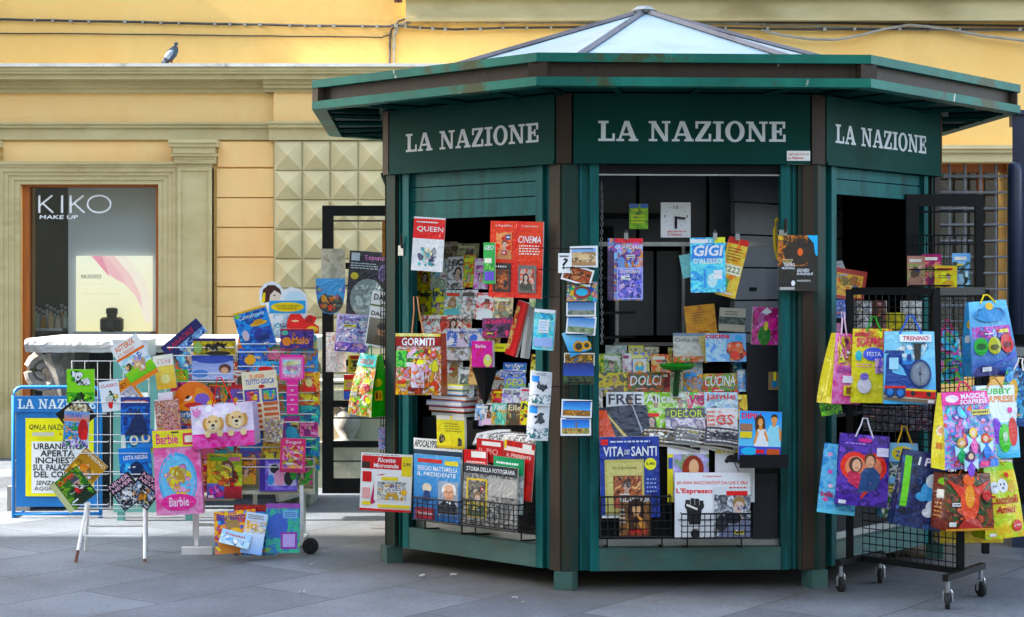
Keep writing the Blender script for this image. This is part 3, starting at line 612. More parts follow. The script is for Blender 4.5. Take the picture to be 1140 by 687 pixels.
# first floor sill band, shutters and window bottoms
s = M(); moulding(s, 452, 1700, [(-3, 1.5, .16), (1.5, 22, .1), (22, 25, .13)]); s.build('sill_band', 'olive_stone', bld)
for (x0, x1) in ((466, 560), (680, 775), (1056, 1150)):
    s = M(); s.box(wx(x0), WY - .02, wz(-3.1), wx(x1), WY + .05, wz(-180)); uw = s.build('upper_window', 'brown_wood', bld)
    s = M(); s.box(wx(x0 + 5), WY - .03, wz(-12), wx((x0 + x1) / 2 - 2), WY - .021, wz(-170)); s.box(wx((x0 + x1) / 2 + 2), WY - .03, wz(-12), wx(x1 - 5), WY - .021, wz(-170)); s.build('pane', 'glass', uw)
for (x0, x1, yb, out) in ((440, 449, 5, .12), (583, 588, 4, .3), (806, 862, 2, .34), (1024, 1052, 5, .3)):
    s = M()
    for k in range(22): s.box(wx(x0) + .02, WY - out - .02, wz(yb - 8 * k - 1), wx(x1) - .02, WY - out + .012, wz(yb - 8 * k - 6))
    s.box(wx(x0), WY - out - .025, wz(yb), wx(x0) + .045, WY - out + .02, wz(-180)); s.box(wx(x1) - .045, WY - out - .025, wz(yb), wx(x1), WY - out + .02, wz(-180)); s.box(wx(x0) + .046, WY - out - .024, wz(yb), wx(x1) - .046, WY - out + .019, wz(yb - 4))
    s.box(wx((x0 + x1) / 2) - .01, WY - out + .02, wz(yb - 16), wx((x0 + x1) / 2) + .01, WY + .0, wz(yb - 20))
    s.build('shutter', 'brown_wood', bld)

# cables fixed on the plaster
def cable(name, label, pts, r, mat, off=.03, clips=0):
    n = []
    for i in range(len(pts) - 1):
        for k in range(6):
            t_ = k / 6; n.append((pts[i][0] + (pts[i + 1][0] - pts[i][0]) * t_, pts[i][1] + (pts[i + 1][1] - pts[i][1]) * t_))
    n.append(pts[-1]); rn = random.Random(len(name) + int(pts[0][1]))
    P = [(wx(x), WY - off, wz(y_ + rn.uniform(-.22, .22))) for x, y_ in n]
    root = thing(name, label, 'cable', P[0])
    m = M(); m.tube(P, r, None, 6); m.build('cable_run', mat, root)
    if clips:
        for k in range(clips):
            q = P[int((k + .5) / clips * (len(P) - 1))]; w_ = rn.uniform(.009, .018)
            if not -5 < q[0] < 5.5: continue
            m = M(); m.box(q[0] - w_, q[1] - r - .004, q[2] - .015, q[0] + w_, WY, q[2] + .015); m.build('clip', 'cable_grey', root)
cable('wall_cable', 'thick dark cable running level across the plaster above the pigeon', [(-200, 20), (0, 22), (120, 24.5), (240, 27), (340, 29), (436, 30)], .013, 'cable', clips=24)
cable('wall_cable', 'thin dark wire just below the thick cable above the pigeon', [(-200, 36), (0, 37.5), (160, 38.5), (300, 40.5), (425, 42), (434, 39), (437, 31)], .007, 'cable', .02)
cable('wall_cable', 'dark vertical cable dropping to the cornice left of the kiosk roof', [(434, 76), (434.5, 44), (436, 34), (444, 24), (456, 20.5), (560, 21), (700, 23), (900, 26), (1200, 30)], .011, 'cable', .03)
cable('wall_cable', 'grey conduit rising from the cornice beside the dark vertical cable', [(438.5, 77), (439, 40), (444, 29), (458, 24), (560, 25), (690, 26), (820, 27), (1000, 33), (1200, 35)], .012, 'cable_grey', .03, 26)
cable('wall_cable', 'sagging dark cable along the plaster under the stone sill band', [(436, 29), (468, 32), (510, 34), (560, 32), (640, 31.5), (760, 31), (900, 34), (1000, 33), (1200, 34)], .012, 'cable', .055, 20)
cable('wall_cable', 'drooping loop of grey cable on the plaster above the right of the kiosk roof', [(846, 35), (870, 41), (900, 45), (930, 45.5), (955, 41), (985, 33), (1010, 29), (1050, 33), (1090, 41), (1140, 47), (1200, 50)], .014, 'cable_grey', .075)

# pigeon on the cornice
q = Vector((wx(196), WY - .27, wz(75.5)))
def pg(dx, dz, dy=0): return q + Vector((dx, dy, dz))
m = M()
cb, cl, cd, cw = '#4c5568', '#8f9bb2', '#2d3140', '#c6cdd8'
m.tube([pg(-.085, -.02), pg(-.075, -.005), pg(-.045, .03), pg(-.01, .07), pg(.02, .105), pg(.042, .14), pg(.052, .165), pg(.056, .182), pg(.05, .2), pg(.045, .205)], [.006, .016, .033, .048, .05, .038, .024, .021, .019, .006],
       [H(c_) for c_ in (cd, cd, cb, cb, cb, '#3f5a5c', '#4a4560', cb, cb, cb)], 12)
m.tube([pg(.055, .188), pg(.075, .182)], [.006, .002], H('#2a2a2a'), 6)
for s_ in (-1, 1):
    m.tube([pg(.035, .125, s_ * .03), pg(.01, .1, s_ * .047), pg(-.02, .065, s_ * .045), pg(-.035, .045, s_ * .038), pg(-.05, .028, s_ * .03), pg(-.09, -.012, s_ * .012)], [.01, .027, .028, .024, .02, .004], [H(c_) for c_ in (cl, cl, cw, cd, cl, cd)], 10)
    m.tube([pg(.01, .055, s_ * .018), pg(.012, .025, s_ * .018), pg(.014, .002, s_ * .018)], [.012, .005, .004], H('#8c4a44'), 6); m.tube([pg(.0, .003, s_ * .018), pg(.034, .003, s_ * .018)], .004, H('#8c4a44'), 5)
tag(m.build('pigeon', 'pigeon', smooth=True), 'blue grey pigeon perched on the cornice ledge, its head up', 'bird')

# the stone table in front of the shop window
st = thing('stone_table', 'weathered white marble counter with scroll supports in front of the shop window', 'stone table', (X_(190, 12.6), 12.6, 0))
Y0, Y1 = 12.2, 13.25
zt, zb = Z_(377, Y0), Z_(394, Y0)
m = M()
m.obox(Vector((0, 0, 0)), Vector((1, 0, 0)), Vector((0, 1, 0)), Vector((0, 0, 1)), X_(33, Y0), Y0 + .03, zb + .02, X_(344, Y0), Y1, zt - .012)
prof = [(0, zb + .01), (-.012, zb + .03), (-.03, zb + .05), (-.035, (zt + zb) / 2 + .01), (-.028, zt - .02), (-.012, zt - .004), (.03, zt)]
rn = random.Random(5); NX = 60
vs = []
for i in range(NX + 1):
    x = X_(27, Y0) + (X_(348, Y0) - X_(27, Y0)) * i / NX
    for (dy, z) in prof: vs.append((x, Y0 + .03 + dy + rn.uniform(-.004, .004), z + rn.uniform(-.003, .003)))
K = len(prof)
m.add(vs, [(i * K + j, (i + 1) * K + j, (i + 1) * K + j + 1, i * K + j + 1) for i in range(NX) for j in range(K - 1)])
for i in (0, NX): m.add([vs[i * K + j] for j in range(K)] + [(vs[i * K][0], Y1, zt), (vs[i * K][0], Y1, zb + .01)], [tuple(range(K + 2))])
m.add([(X_(27, Y0), Y0 + .06, zt), (X_(348, Y0), Y0 + .06, zt), (X_(348, Y0), Y1, zt), (X_(27, Y0), Y1, zt)], [(0, 1, 2, 3)])
m.add([(X_(27, Y0), Y0 + .03, zb + .01), (X_(348, Y0), Y0 + .03, zb + .01), (X_(348, Y0), Y1, zb + .01), (X_(27, Y0), Y1, zb + .01)], [(3, 2, 1, 0)])
m.build('table_top', 'marble', st)
for (px, mirror) in ((50, 1), (334, -1)):
    m = M(); x = X_(px, 12.45)
    def sp(a, r): return Vector((x + mirror * r * math.cos(a), 12.45, Z_(415, 12.45) + r * math.sin(a)))
    pts = [sp(R(90 + 22 * k), .135 - .0043 * k) for k in range(26)]
    m.tube(pts, [.045 - .0009 * k for k in range(26)], None, 8)
    pts = [Vector((x + mirror * (.02 + .1 * math.sin(k / 9 * 3.1)), 12.45, zb - .0 - k * (zb - .06) / 9 * .98)) for k in range(10)]
    m.tube([p_ + Vector((mirror * .04, .02, 0)) for p_ in pts], [.1, .08, .07, .065, .07, .075, .08, .09, .1, .12], None, 8)
    m.obox(Vector((x + mirror * .06, 12.8, 0)), Vector((1, 0, 0)), Vector((0, 1, 0)), Vector((0, 0, 1)), -.12, -.2, 0, .12, .3, zb)
    m.build('scroll_support', 'dark_marble', st)
m = M(); m.box(X_(7, 12.3), 12.32, 0, X_(32, 12.3), 13.0, Z_(542, 12.3)); m.box(X_(12, 12.3), 12.36, Z_(541.6, 12.3), X_(34, 12.3), 12.96, Z_(514, 12.3)); m.build('foot_stone', 'dark_marble', st)
m = M(); m.box(X_(60, 12.9), 13.05, 0, X_(330, 12.9), 13.2, zb + .008); m.build('back_slab', 'dark_plinth', st)  # dark stone colour stands in for the shade under the table top

# low carved stone wall seen through the open kiosk door
lw = thing('low_stone_wall', 'low pale stone wall with a carved baluster behind the open kiosk door', 'stone wall', (X_(390, 13.8), 13.8, 0))
m = M(); YW = 13.75
m.box(X_(352, YW), YW, 0, X_(520, YW), YW + .35, Z_(497, YW)); m.box(X_(352, YW), YW + .08, Z_(497, YW), X_(520, YW), YW + .33, Z_(446, YW)); m.box(X_(350, YW), YW - .03, Z_(446, YW), X_(520, YW), YW + .37, Z_(434, YW)); m.box(X_(350, YW), YW - .01, Z_(433.8, YW), X_(520, YW), YW + .35, Z_(424, YW))
m.box(X_(350, YW), YW - .025, Z_(497, YW), X_(520, YW), YW + .079, Z_(492, YW))
m.build('wall_body', 'cream_stone', lw)
m = M(); lathe(m, (X_(386, YW), YW + .03, Z_(496, YW)), [(.11, 0), (.11, .04), (.05, .06), (.1, .14), (.115, .2), (.09, .26), (.05, .3), (.09, .32), (.09, .36)], 16, ['#fff'] * 9); m.build('baluster', 'dark_marble', lw, smooth=True)

# dark blue booth at the right edge
bt = thing('street_booth', 'dark blue enamelled booth with a rounded post at the right edge of the square', 'booth', (X_(1150, 10.6), 10.8, 0))
YB = 10.6
m = M()
x0 = X_(1127, YB)
bv = Vector((x0, YB, 0)).normalized(); bu = Vector((bv.y, -bv.x, 0)); bo = Vector((x0, YB, 0)); bz = Vector((0, 0, 1))
m.obox(bo, bu, bv, bz, 0, 0, 0, .9, .8, Z_(128, YB)); m.obox(bo, bu, bv, bz, -.02, -.02, Z_(128, YB), .95, .85, Z_(123, YB))
m.build('body', 'booth_blue', bt)
m = M(); pts = [(x0 + .0, YB - .06, Z_(372, YB)), (x0 + .0, YB - .06, Z_(190, YB)), (x0 + .0, YB - .06, Z_(184, YB)), (x0 + .0, YB - .06, Z_(181, YB))]
m.tube(pts, [.05, .05, .043, .02], None, 16); m.build('post', 'booth_blue', bt, smooth=True)
m = M(); m.obox(bo, bu, bv, bz, .0, -.1, Z_(396, YB), .9, -.001, Z_(386, YB)); m.build('shelf', 'bare_alu', bt)
m = M(); m.obox(bo, bu, bv, bz, .01, -.012, Z_(384, YB), .9, -.002, Z_(372.3, YB)); m.obox(bo, bu, bv, bz, .012, -.012, Z_(560, YB), .9, -.002, Z_(398, YB)); m.build('panel', 'black_board', bt)

# ================================================================== kiosk
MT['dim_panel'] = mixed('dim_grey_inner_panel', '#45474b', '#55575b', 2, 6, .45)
MT['hip_grey'] = mixed('greyed_ridge_metal', '#4a4748', '#646164', 3, 6, .5, c3='#3a3230', s3=2)
KC = Vector((.891, 10.813, 0)); TH = 2.92; RB = 1.805; RO_ = 2.283
def corner(i, r): a = R(TH - 157.5 + 45 * i); return Vector((KC.x + r * math.cos(a), KC.y + r * math.sin(a), 0))
FACE = {'L': 0, 'F': 1, 'R': 2}
YAW = {'L': TH - 45, 'F': TH, 'R': TH + 45}
SIDE = 2 * RB * math.sin(R(22.5))
class Face:
    def __init__(s, i):
        s.o = corner(i, RB); s.u = (corner(i + 1, RB) - s.o).normalized(); s.n = Vector((s.u.y, -s.u.x, 0)); s.z = Vector((0, 0, 1))
    def box(s, m, u0, u1, z0, z1, n0, n1, col=None): m.obox(s.o, s.u, -s.n, s.z, u0, -n1, z0, u1, -n0, z1, col)
    def P(s, u, z, n=0): return s.o + s.u * u + s.n * n + s.z * z
    def Y(s, px, py, n=0):
        d = Vector(((px - CX) / F_PX, 1, -(py - HZ) / F_PX)); e = Vector((0, 0, EYE)); return (s.o + s.n * n - e).dot(s.n) / d.dot(s.n)
    def uz(s, px, py, n=0):
        p = at(px, py, s.Y(px, py, n)); return (p - s.o).dot(s.u), p.z
FC = {k: Face(i) for k, i in FACE.items()}
ALLF = [Face(i) for i in range(8)]
kio = thing('newspaper_kiosk', 'dark green octagonal newspaper kiosk lettered LA NAZIONE with a glazed pyramid roof', 'kiosk', (KC.x, KC.y, 0))
ZB, ZS, ZT = .1, 2.31, 2.69
def octo(r): return [corner(i, r) for i in range(8)]
def ring(m, r0, r1, z0, z1):
    a, b = octo(r0), octo(r1); vs = [(p.x, p.y, z) for ps in (a, b) for z in (z0, z1) for p in ps]
    fs = []
    for i in range(8):
        j = (i + 1) % 8
        fs += [(i, j, 8 + j, 8 + i), (16 + j, 16 + i, 24 + i, 24 + j), (8 + i, 8 + j, 24 + j, 24 + i), (j, i, 16 + i, 16 + j)]
    m.add(vs, fs)
# roof
m = M(); ring(m, RO_ - .09, RO_, 2.806, 2.852); ring(m, RO_ - .09, RO_, 2.682, 2.728); m.prism([(p.x, p.y) for p in octo(RO_ - .1)], 2.8, 2.84)
roof = m.build('roof', 'green_lip', kio)
m = M(); ring(m, RO_ - .09, RO_ - .045, 2.7285, 2.8055)
for i in range(8):
    p = corner(i, RO_ - .03); d = (p - KC).normalized(); t_ = Vector((-d.y, d.x, 0)); m.obox(Vector((p.x, p.y, 0)), d, t_, Vector((0, 0, 1)), -.03, -.05, 2.729, .012, .05, 2.805)
m.build('fascia', 'brown_metal', roof)
m = M()
m.prism([(p.x, p.y) for p in octo(RO_ - .1)], 2.7, 2.712)
for i in range(8):   # soffit frames
    f_ = Face(i); a, b = corner(i, RO_ - .1), corner(i + 1, RO_ - .1); ai, bi = corner(i, RB + .06), corner(i + 1, RB + .06)
    for t_ in (0.0, .22, .5, .78, 1.0):
        p, q_ = a.lerp(b, t_), ai.lerp(bi, t_)
        m.tube([(p.x, p.y, 2.69), (q_.x, q_.y, 2.69)], .018, None, 4)
m.build('soffit', 'green_sign', roof)
apex = Vector((KC.x - .04, KC.y, 3.41)); rb = octo(1.8)
m = M(); m.add([(p.x, p.y, 2.842) for p in rb] + [tuple(apex)], [(i, (i + 1) % 8, 8) for i in range(8)]); m.build('skylight', 'skylight', roof)
for p in rb:
    m = M(); m.tube([(p.x, p.y, 2.85), (apex.x, apex.y, 3.415)], .021, None, 4); m.build('hip_bar', 'hip_grey', roof)
m = M(); lathe(m, (apex.x, apex.y, 3.4), [(.07, 0), (.085, .02), (.05, .045), (.01, .05)], 8, ['#fff'] * 4); m.build('finial_cap', 'bare_alu', roof)
# ceiling and inside lining
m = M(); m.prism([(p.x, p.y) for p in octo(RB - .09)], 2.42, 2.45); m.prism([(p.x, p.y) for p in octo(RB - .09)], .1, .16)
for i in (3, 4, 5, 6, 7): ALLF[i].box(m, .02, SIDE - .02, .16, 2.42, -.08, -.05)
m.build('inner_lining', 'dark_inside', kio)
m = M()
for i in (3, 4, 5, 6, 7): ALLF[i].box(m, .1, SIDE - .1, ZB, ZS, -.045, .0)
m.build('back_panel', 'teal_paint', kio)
# sign panels
m_ = 0
for i in range(8):
    f_ = ALLF[i]; m = M(); f_.box(m, .045, SIDE - .045, ZS, ZT, -.03, .035)
    f_.box(m, .045, SIDE - .045, ZS - .0, ZS + .018, .0355, .045)
    sg = m.build('sign_panel', 'green_sign', kio)
    if i in (0, 1, 2):
        x0, x1, y0, y1 = ((452, 600, 169.5, 142), (666, 875, 157, 134.5), (930, 1031, 158, 141))[i]
        u0, z0 = f_.uz(x0, (170, 157, 160)[i], .036); u1, _ = f_.uz(x1, (159, 157, 172)[i], .036)
        za = f_.uz(x0, (169.5, 157, 159)[i], .036)[1]; zc = f_.uz(x0, (149.5, 134.5, 138)[i], .036)[1]
        t = M()
        put(t, [('s', 'LA NAZIONE', 0, 0, 1, 1, '#d3d6d6')], lambda u, v, l: f_.P(u0 + u * (u1 - u0), za + v * (zc - za), .0358 + l * 4), 1, 1)
        t.build('lettering', 'matte', sg)
for i in range(8):     # brown cover strips between the sign panels and the corner posts below them
    p = corner(i, RB); d = (p - KC).normalized(); t_ = Vector((-d.y, d.x, 0))
    m = M(); m.obox(Vector((p.x, p.y, 0)), d, t_, Vector((0, 0, 1)), -.05, -.043, ZS + .002, .018, .043, ZT); m.build('corner_strip', 'brown_metal', kio)
    m = M(); pu, pn = ALLF[i - 1].u, ALLF[i].u
    a, b = p - pu * .105, p + pn * .07
    na, nb = ALLF[i - 1].n, ALLF[i].n
    pl = [a - na * .06, a + na * .012, p + d * .012, b + nb * .012, b - nb * .06, p - d * .07]
    m.prism([(v.x, v.y) for v in pl], ZB, ZS - .001); po = m.build('corner_post', 'grey_brown', kio)
    # pressed ridge on the post
    m = M(); c2 = p - pu * .052; m.obox(Vector((c2.x, c2.y, 0)), pu, na, Vector((0, 0, 1)), -.03, .0125, ZB + .001, .034, .02, ZS - .002); m.build('post_cover', 'brown_metal', po)
    m = M(); c2 = p - d * .02; m.obox(Vector((c2.x, c2.y, 0)), d, t_, Vector((0, 0, 1)), -.05, -.052, 0, .05, .052, ZB - .001); m.build('leg', 'base_green', kio)
for k in 'LFR':
    f_ = FC[k]
    for (u0, u1) in ((.07, .185), (SIDE - .2, SIDE - .105)):
        m = M(); a, b = (u0, u1) if u0 < .5 else (u1, u0); s_ = 1 if u0 < .5 else -1
        f_.box(m, min(a, b) + .001, max(a, b), ZB + .001, ZS - .001, -.05, -.02)
        f_.box(m, b, b - s_ * .05, ZB + .001, ZS - .002, -.06, .012); f_.box(m, a + s_ * .012, a + s_ * .026, ZB + .001, ZS - .001, -.02, -.008)
        m.build('frame_jamb', 'teal_paint', kio)
    m = M(); f_.box(m, .186, SIDE - .201, ZB + .001, ZB + .125, -.05, .01); m.build('sill_beam', 'base_green', kio)
    m = M(); f_.box(m, .186, SIDE - .201, ZB + .165, {'L': .73, 'F': .75, 'R': .5}[k], -.09, -.06); m.build('lower_board', 'black_board', kio)
    m = M(); f_.box(m, .186, SIDE - .201, ZB + .126, ZB + .164, -.07, -.05); m.build('kick_rail', 'bare_alu', kio)
# roller shutter boxes over the side bays, header rail over the front bay
for k, zz in (('L', 2.06), ('R', 2.18)):
    m = M(); f_ = FC[k]; n_ = 3 if k == 'L' else 2
    for q_ in range(n_): z0 = zz + (ZS - zz) * q_ / n_; f_.box(m, .186, SIDE - .201, z0 + .003, z0 + (ZS - zz) / n_ - .003, -.05, -.012)
    f_.box(m, .187, SIDE - .202, zz - .02, zz + .002, -.05, -.005); m.build('roller_shutter', 'teal_paint', kio)
m = M(); FC['F'].box(m, .186, SIDE - .201, ZS - .05, ZS - .002, -.06, -.03); m.build('header', 'black_metal', kio)
m = M(); FC['F'].box(m, .186, SIDE - .201, 1.872, 1.895, -.34, -.3); FC['F'].box(m, .186, SIDE - .201, ZS - .06, ZS - .052, -.05, -.02); m.build('hanging_rail', 'bare_alu', kio)
# counter steps of the front bay and shelves of the side bays
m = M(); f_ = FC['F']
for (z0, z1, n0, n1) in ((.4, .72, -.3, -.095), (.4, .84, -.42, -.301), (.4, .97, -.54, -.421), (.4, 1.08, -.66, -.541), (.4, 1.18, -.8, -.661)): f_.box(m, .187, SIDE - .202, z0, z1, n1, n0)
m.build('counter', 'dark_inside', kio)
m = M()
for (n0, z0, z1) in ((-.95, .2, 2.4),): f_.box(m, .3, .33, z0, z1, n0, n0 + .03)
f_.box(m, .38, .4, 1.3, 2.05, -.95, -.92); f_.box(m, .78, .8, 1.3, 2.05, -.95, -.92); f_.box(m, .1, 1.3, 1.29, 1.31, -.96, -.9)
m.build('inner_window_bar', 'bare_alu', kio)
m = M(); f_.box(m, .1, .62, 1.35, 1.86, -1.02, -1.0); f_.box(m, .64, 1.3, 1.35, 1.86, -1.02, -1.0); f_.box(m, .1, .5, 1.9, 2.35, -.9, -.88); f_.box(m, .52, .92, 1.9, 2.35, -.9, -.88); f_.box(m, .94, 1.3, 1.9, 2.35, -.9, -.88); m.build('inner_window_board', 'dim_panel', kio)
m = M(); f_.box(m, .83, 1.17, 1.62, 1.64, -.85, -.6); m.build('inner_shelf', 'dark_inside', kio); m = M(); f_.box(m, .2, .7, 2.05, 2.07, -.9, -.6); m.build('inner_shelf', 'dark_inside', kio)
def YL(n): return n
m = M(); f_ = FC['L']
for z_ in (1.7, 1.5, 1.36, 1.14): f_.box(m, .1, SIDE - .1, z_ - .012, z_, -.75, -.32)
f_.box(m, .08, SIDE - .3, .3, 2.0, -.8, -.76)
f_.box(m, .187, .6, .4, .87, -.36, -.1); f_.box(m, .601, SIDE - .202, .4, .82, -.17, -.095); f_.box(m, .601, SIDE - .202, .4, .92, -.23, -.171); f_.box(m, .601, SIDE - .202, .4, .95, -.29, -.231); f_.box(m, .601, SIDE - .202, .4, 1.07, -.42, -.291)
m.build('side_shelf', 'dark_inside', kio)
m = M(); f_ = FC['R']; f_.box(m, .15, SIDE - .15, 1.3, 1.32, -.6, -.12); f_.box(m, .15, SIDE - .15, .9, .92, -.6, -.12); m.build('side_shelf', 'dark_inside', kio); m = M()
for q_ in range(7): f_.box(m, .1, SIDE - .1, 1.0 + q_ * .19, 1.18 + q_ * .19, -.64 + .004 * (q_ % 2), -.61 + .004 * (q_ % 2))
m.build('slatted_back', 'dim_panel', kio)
# small brass latches on the jambs and a yellow strap hung inside the front bay
for (f_, px, py) in (('L', 601, 275), ('L', 446, 279), ('F', 872, 262)):
    fc = FC[f_]; u, z = fc.uz(px, py, .02); m = M(); fc.box(m, u - .022, u + .022, z - .03, z + .03, .0125, .02); lt = m.build('latch', 'bare_alu', kio)
    m = M(); m.tube([fc.P(u + .012, z + .015, .021), fc.P(u + .012, z + .09, .03)], .008, None, 6); m.build('bolt', 'brown_metal', lt)
m = M(); m.tube([at(x_, y_, FC['F'].Y(x_, y_, -.09)) for x_, y_ in ((869, 243), (864, 245), (862.5, 256), (863, 274), (866, 288), (871, 291))], .012, H('#c8a81f'), 6)
tag(m.build('yellow_strap', 'plastic'), 'dull yellow strap looped beside the right jamb of the front bay', 'strap')
# open wire doors
def door(px0, px1, Yd, py0, py1, rails, thin, hinge):
    m = M(); x0, x1, z0, z1 = X_(px0, Yd), X_(px1, Yd), Z_(py1, Yd), Z_(py0, Yd); w_ = .075
    m.box(x0, Yd - .02, z0, x0 + w_, Yd + .02, z1); m.box(x1 - w_ * .6, Yd - .02, z0, x1, Yd + .02, z1); m.box(x0 + w_, Yd - .019, z1 - .07, x1 - w_ * .6, Yd + .019, z1); m.box(x0 + w_, Yd - .019, z0, x1 - w_ * .6, Yd + .019, z0 + .1)
    for r_ in rails: z = Z_(r_, Yd); m.box(x0 + w_, Yd - .012, z - .022, x1 - w_ * .6, Yd + .012, z + .022)
    d_ = m.build('open_door', 'black_metal', kio)
    for r_ in thin: m = M(); z = Z_(r_, Yd); m.tube([(x0 + w_, Yd - .02, z), (x1 - .04, Yd - .02, z)], .006, None, 5); m.build('wire_rail', 'black_wire', d_)
    return d_
door(359, 438, 11.42, 229, 549, (296, 404, 449.5, 494.5), (246, 318, 370, 427, 465, 513), 1)
d2 = door(1008, 1094, 9.92, 216.5, 560, (), (236, 330), 0)
m = M(); Yd = 9.86
for zpx in (262, 272, 300, 318): m.tube([at(1012, zpx, Yd), at(1084, zpx, Yd)], .005, None, 5)
for k in range(12): m.tube([at(1012 + 6.5 * k, 262, Yd), at(1012 + 6.5 * k, 318, Yd)], .003, None, 4)
m.tube([at(1012, 318, Yd - .1), at(1084, 318, Yd - .1)], .005, None, 5); m.tube([at(1012, 300, Yd - .1), at(1084, 300, Yd - .1)], .004, None, 5)
for k in range(12): m.tube([at(1012 + 6.5 * k, 318, Yd), at(1012 + 6.5 * k, 318, Yd - .1)], .003, None, 4)
m.build('wire_shelf', 'black_wire', d2)
SAT = 1.25
# ================================================================== racks, baskets and everything printed
S = sheet
def LF(px, py, n=.05): return FC['L'].Y(px, py, n)
def FF(px, py, n=.05): return FC['F'].Y(px, py, n)
def RF(px, py, n=.05): return FC['R'].Y(px, py, n)
YL_, YF_, YR_ = YAW['L'], YAW['F'], YAW['R']

# ---- white wire comic rack
ra = thing('wire_rack', 'white wire comic rack on four chipped legs beside the blue placard', 'rack', (X_(123, 10.3), 10.3, 0))
m = M(); YA = 10.3
o_, u_, v_ = at(80, 566, YA), at(166, 566, YA) - at(80, 566, YA), at(80, 402, YA) - at(80, 566, YA)
wiregrid(m, o_, u_, v_, 6, 8, .0022); m.tube([o_, o_ + v_, o_ + v_ + u_, o_ + u_, o_], .005, None, 5)
for (py_) in (448, 492, 528, 562):
    for dx in (0, 46):
        a, b = at(80 + dx, py_, YA - .05), at(119 + dx, py_, YA - .05); m.tube([a + Vector((0, .05, 0)), a, b, b + Vector((0, .05, 0))], .0035, None, 4)
        m.tube([a + Vector((0, 0, -.07)), b + Vector((0, 0, -.07))], .0028, None, 4)
m.build('wire_grid', 'white_wire', ra)
yf = EYE * F_PX / (627 - HZ); yb = EYE * F_PX / (613 - HZ)
for (pa, pb, YY) in ((84, 97, yf), (161, 161, yf), (95, 99, yb), (163, 163, yb)):
    m = M(); p0 = at(pa, 0, YY); p0.z = 0; p1 = Vector((X_(pb, YA), YA, Z_(560, YA))); m.tube([p0, p1], .0095, None, 8); lg = m.build('leg', 'white_paint', ra)
    if YY == yf: m = M(); m.tube([p0 + Vector((0, 0, .002)), p0.lerp(p1, .2 if pa == 84 else .06)], .0102, None, 8); m.build('rust_patch', 'rust', lg)
m = M(); a, b = at(88, 597, (yf + YA) / 2), at(158, 597, (yf + YA) / 2); m.tube([a, b], .008, None, 6); a, b = at(97, 585, yb - .03), at(163, 585, yb - .03); m.tube([a, b], .01, None, 6); m.build('crossbar', 'white_paint', ra)

YC = YA - .035
G1 = 'comics clipped on the white wire rack'
S('comic', 'lime green comic with black and white round shapes on the wire rack', 'comic', 90, 430, 31, 38, YC, base='#8fd432', els=[('p', 0, 0, 1, .32, ['#5fb51f', '#3c8f1c', '#8fd432', '#1d4a12'], 4, 12), ('b', .32, .74, .3, .22, ['#17210f', '#f2f6ea', '#17210f', '#f2f6ea', '#3c8f1c'], 3, 9, 1.4), ('b', .7, .6, .26, .2, ['#f2f6ea', '#14200f', '#e9efe0'], 5, 8, 1.3), ('b', .55, .2, .3, .14, ['#1d4a12', '#14200f', '#8fd432'], 7, 6, 1)], mat='gloss', group=G1)
S('comic', 'black tilted comic with a cream figure and yellow edge lettering', 'comic', 85, 462, 35, 30, YC - .006, roll=38, base='#15130f', els=[('p', .3, .3, .95, .9, ['#d9c9a4', '#efe3c8', '#3a2f22', '#cdb489'], 8, 14), ('r', .02, .05, .18, .95, '#0f0e0c'), ('t', 'Cult', .05, .3, .16, .7, '#e6cf3a', 0)], group=G1)
S('comic', 'orange and blue comic with a red swirl below the black tilted comic', 'comic', 85, 478, 28, 40, YC - .012, roll=-3, base='#a9c4dc', els=[('g', 0, .72, 1, 1, '#e7884a', '#5f9ed2'), ('t', 'TEKAN', .1, .84, .7, .95, '#2f5fae', .02), ('p', 0, .1, .6, .7, ['#e3a04e', '#3f79bd', '#7fb0d8', '#2f8a4a'], 11, 14), ('e', .78, .5, .2, .3, '#b7241f'), ('e', .85, .35, .12, .16, '#d8382c'), ('p', 0, 0, 1, .22, ['#3f3a78', '#8a5fb0', '#dfe3ea', '#2f8a4a'], 2, 16)], mat='gloss', group=G1)
S('comic', 'golden brown comic with white and blue patches low on the wire rack', 'comic', 96, 522, 33, 36, YC - .006, roll=-42, base='#b98a35', els=[('p', .05, .05, .95, .6, ['#c79b45', '#8f6722', '#d9b766'], 5, 10), ('t', 'PAPERINO', .05, .84, .95, .95, '#f2e9cf', .015), ('b', .52, .4, .3, .28, ['#f1ede1', '#2e6bb5', '#f1ede1', '#e08a2a', '#8f6722'], 4, 10, 1)], group=G1)
S('comic', 'dark green jungle comic with red patches at the foot of the wire rack', 'comic', 82, 545, 38, 38, YC - .014, roll=37, base='#2c5a22', els=[('p', .18, 0, 1, 1, ['#1c3c18', '#3f7f2c', '#244f1d', '#86b04a', '#14280f'], 9, 11), ('r', 0, 0, .17, 1, '#c8c89a'), ('t', 'SUPER', .22, .8, .8, .93, '#e05a2a', .02), ('b', .6, .42, .26, .2, ['#b5342a', '#7a1f1a', '#d9d5c6', '#14280f'], 4, 7, 1.1)], mat='gloss', group=G1)
S('comic', 'white CLASSICI comic with small green and red shapes in the middle of the wire rack', 'comic', 123, 441, 22, 34, YC, roll=8, base='#e9ebee', els=[('t', 'CLASSICI', .08, .8, .92, .9, '#c2362e', .015), ('b', .55, .42, .34, .34, ['#2f8a4f', '#c23a2e', '#f6f2ea', '#23231f', '#efb94a', '#f6f2ea'], 8, 14, .9)], group=G1)
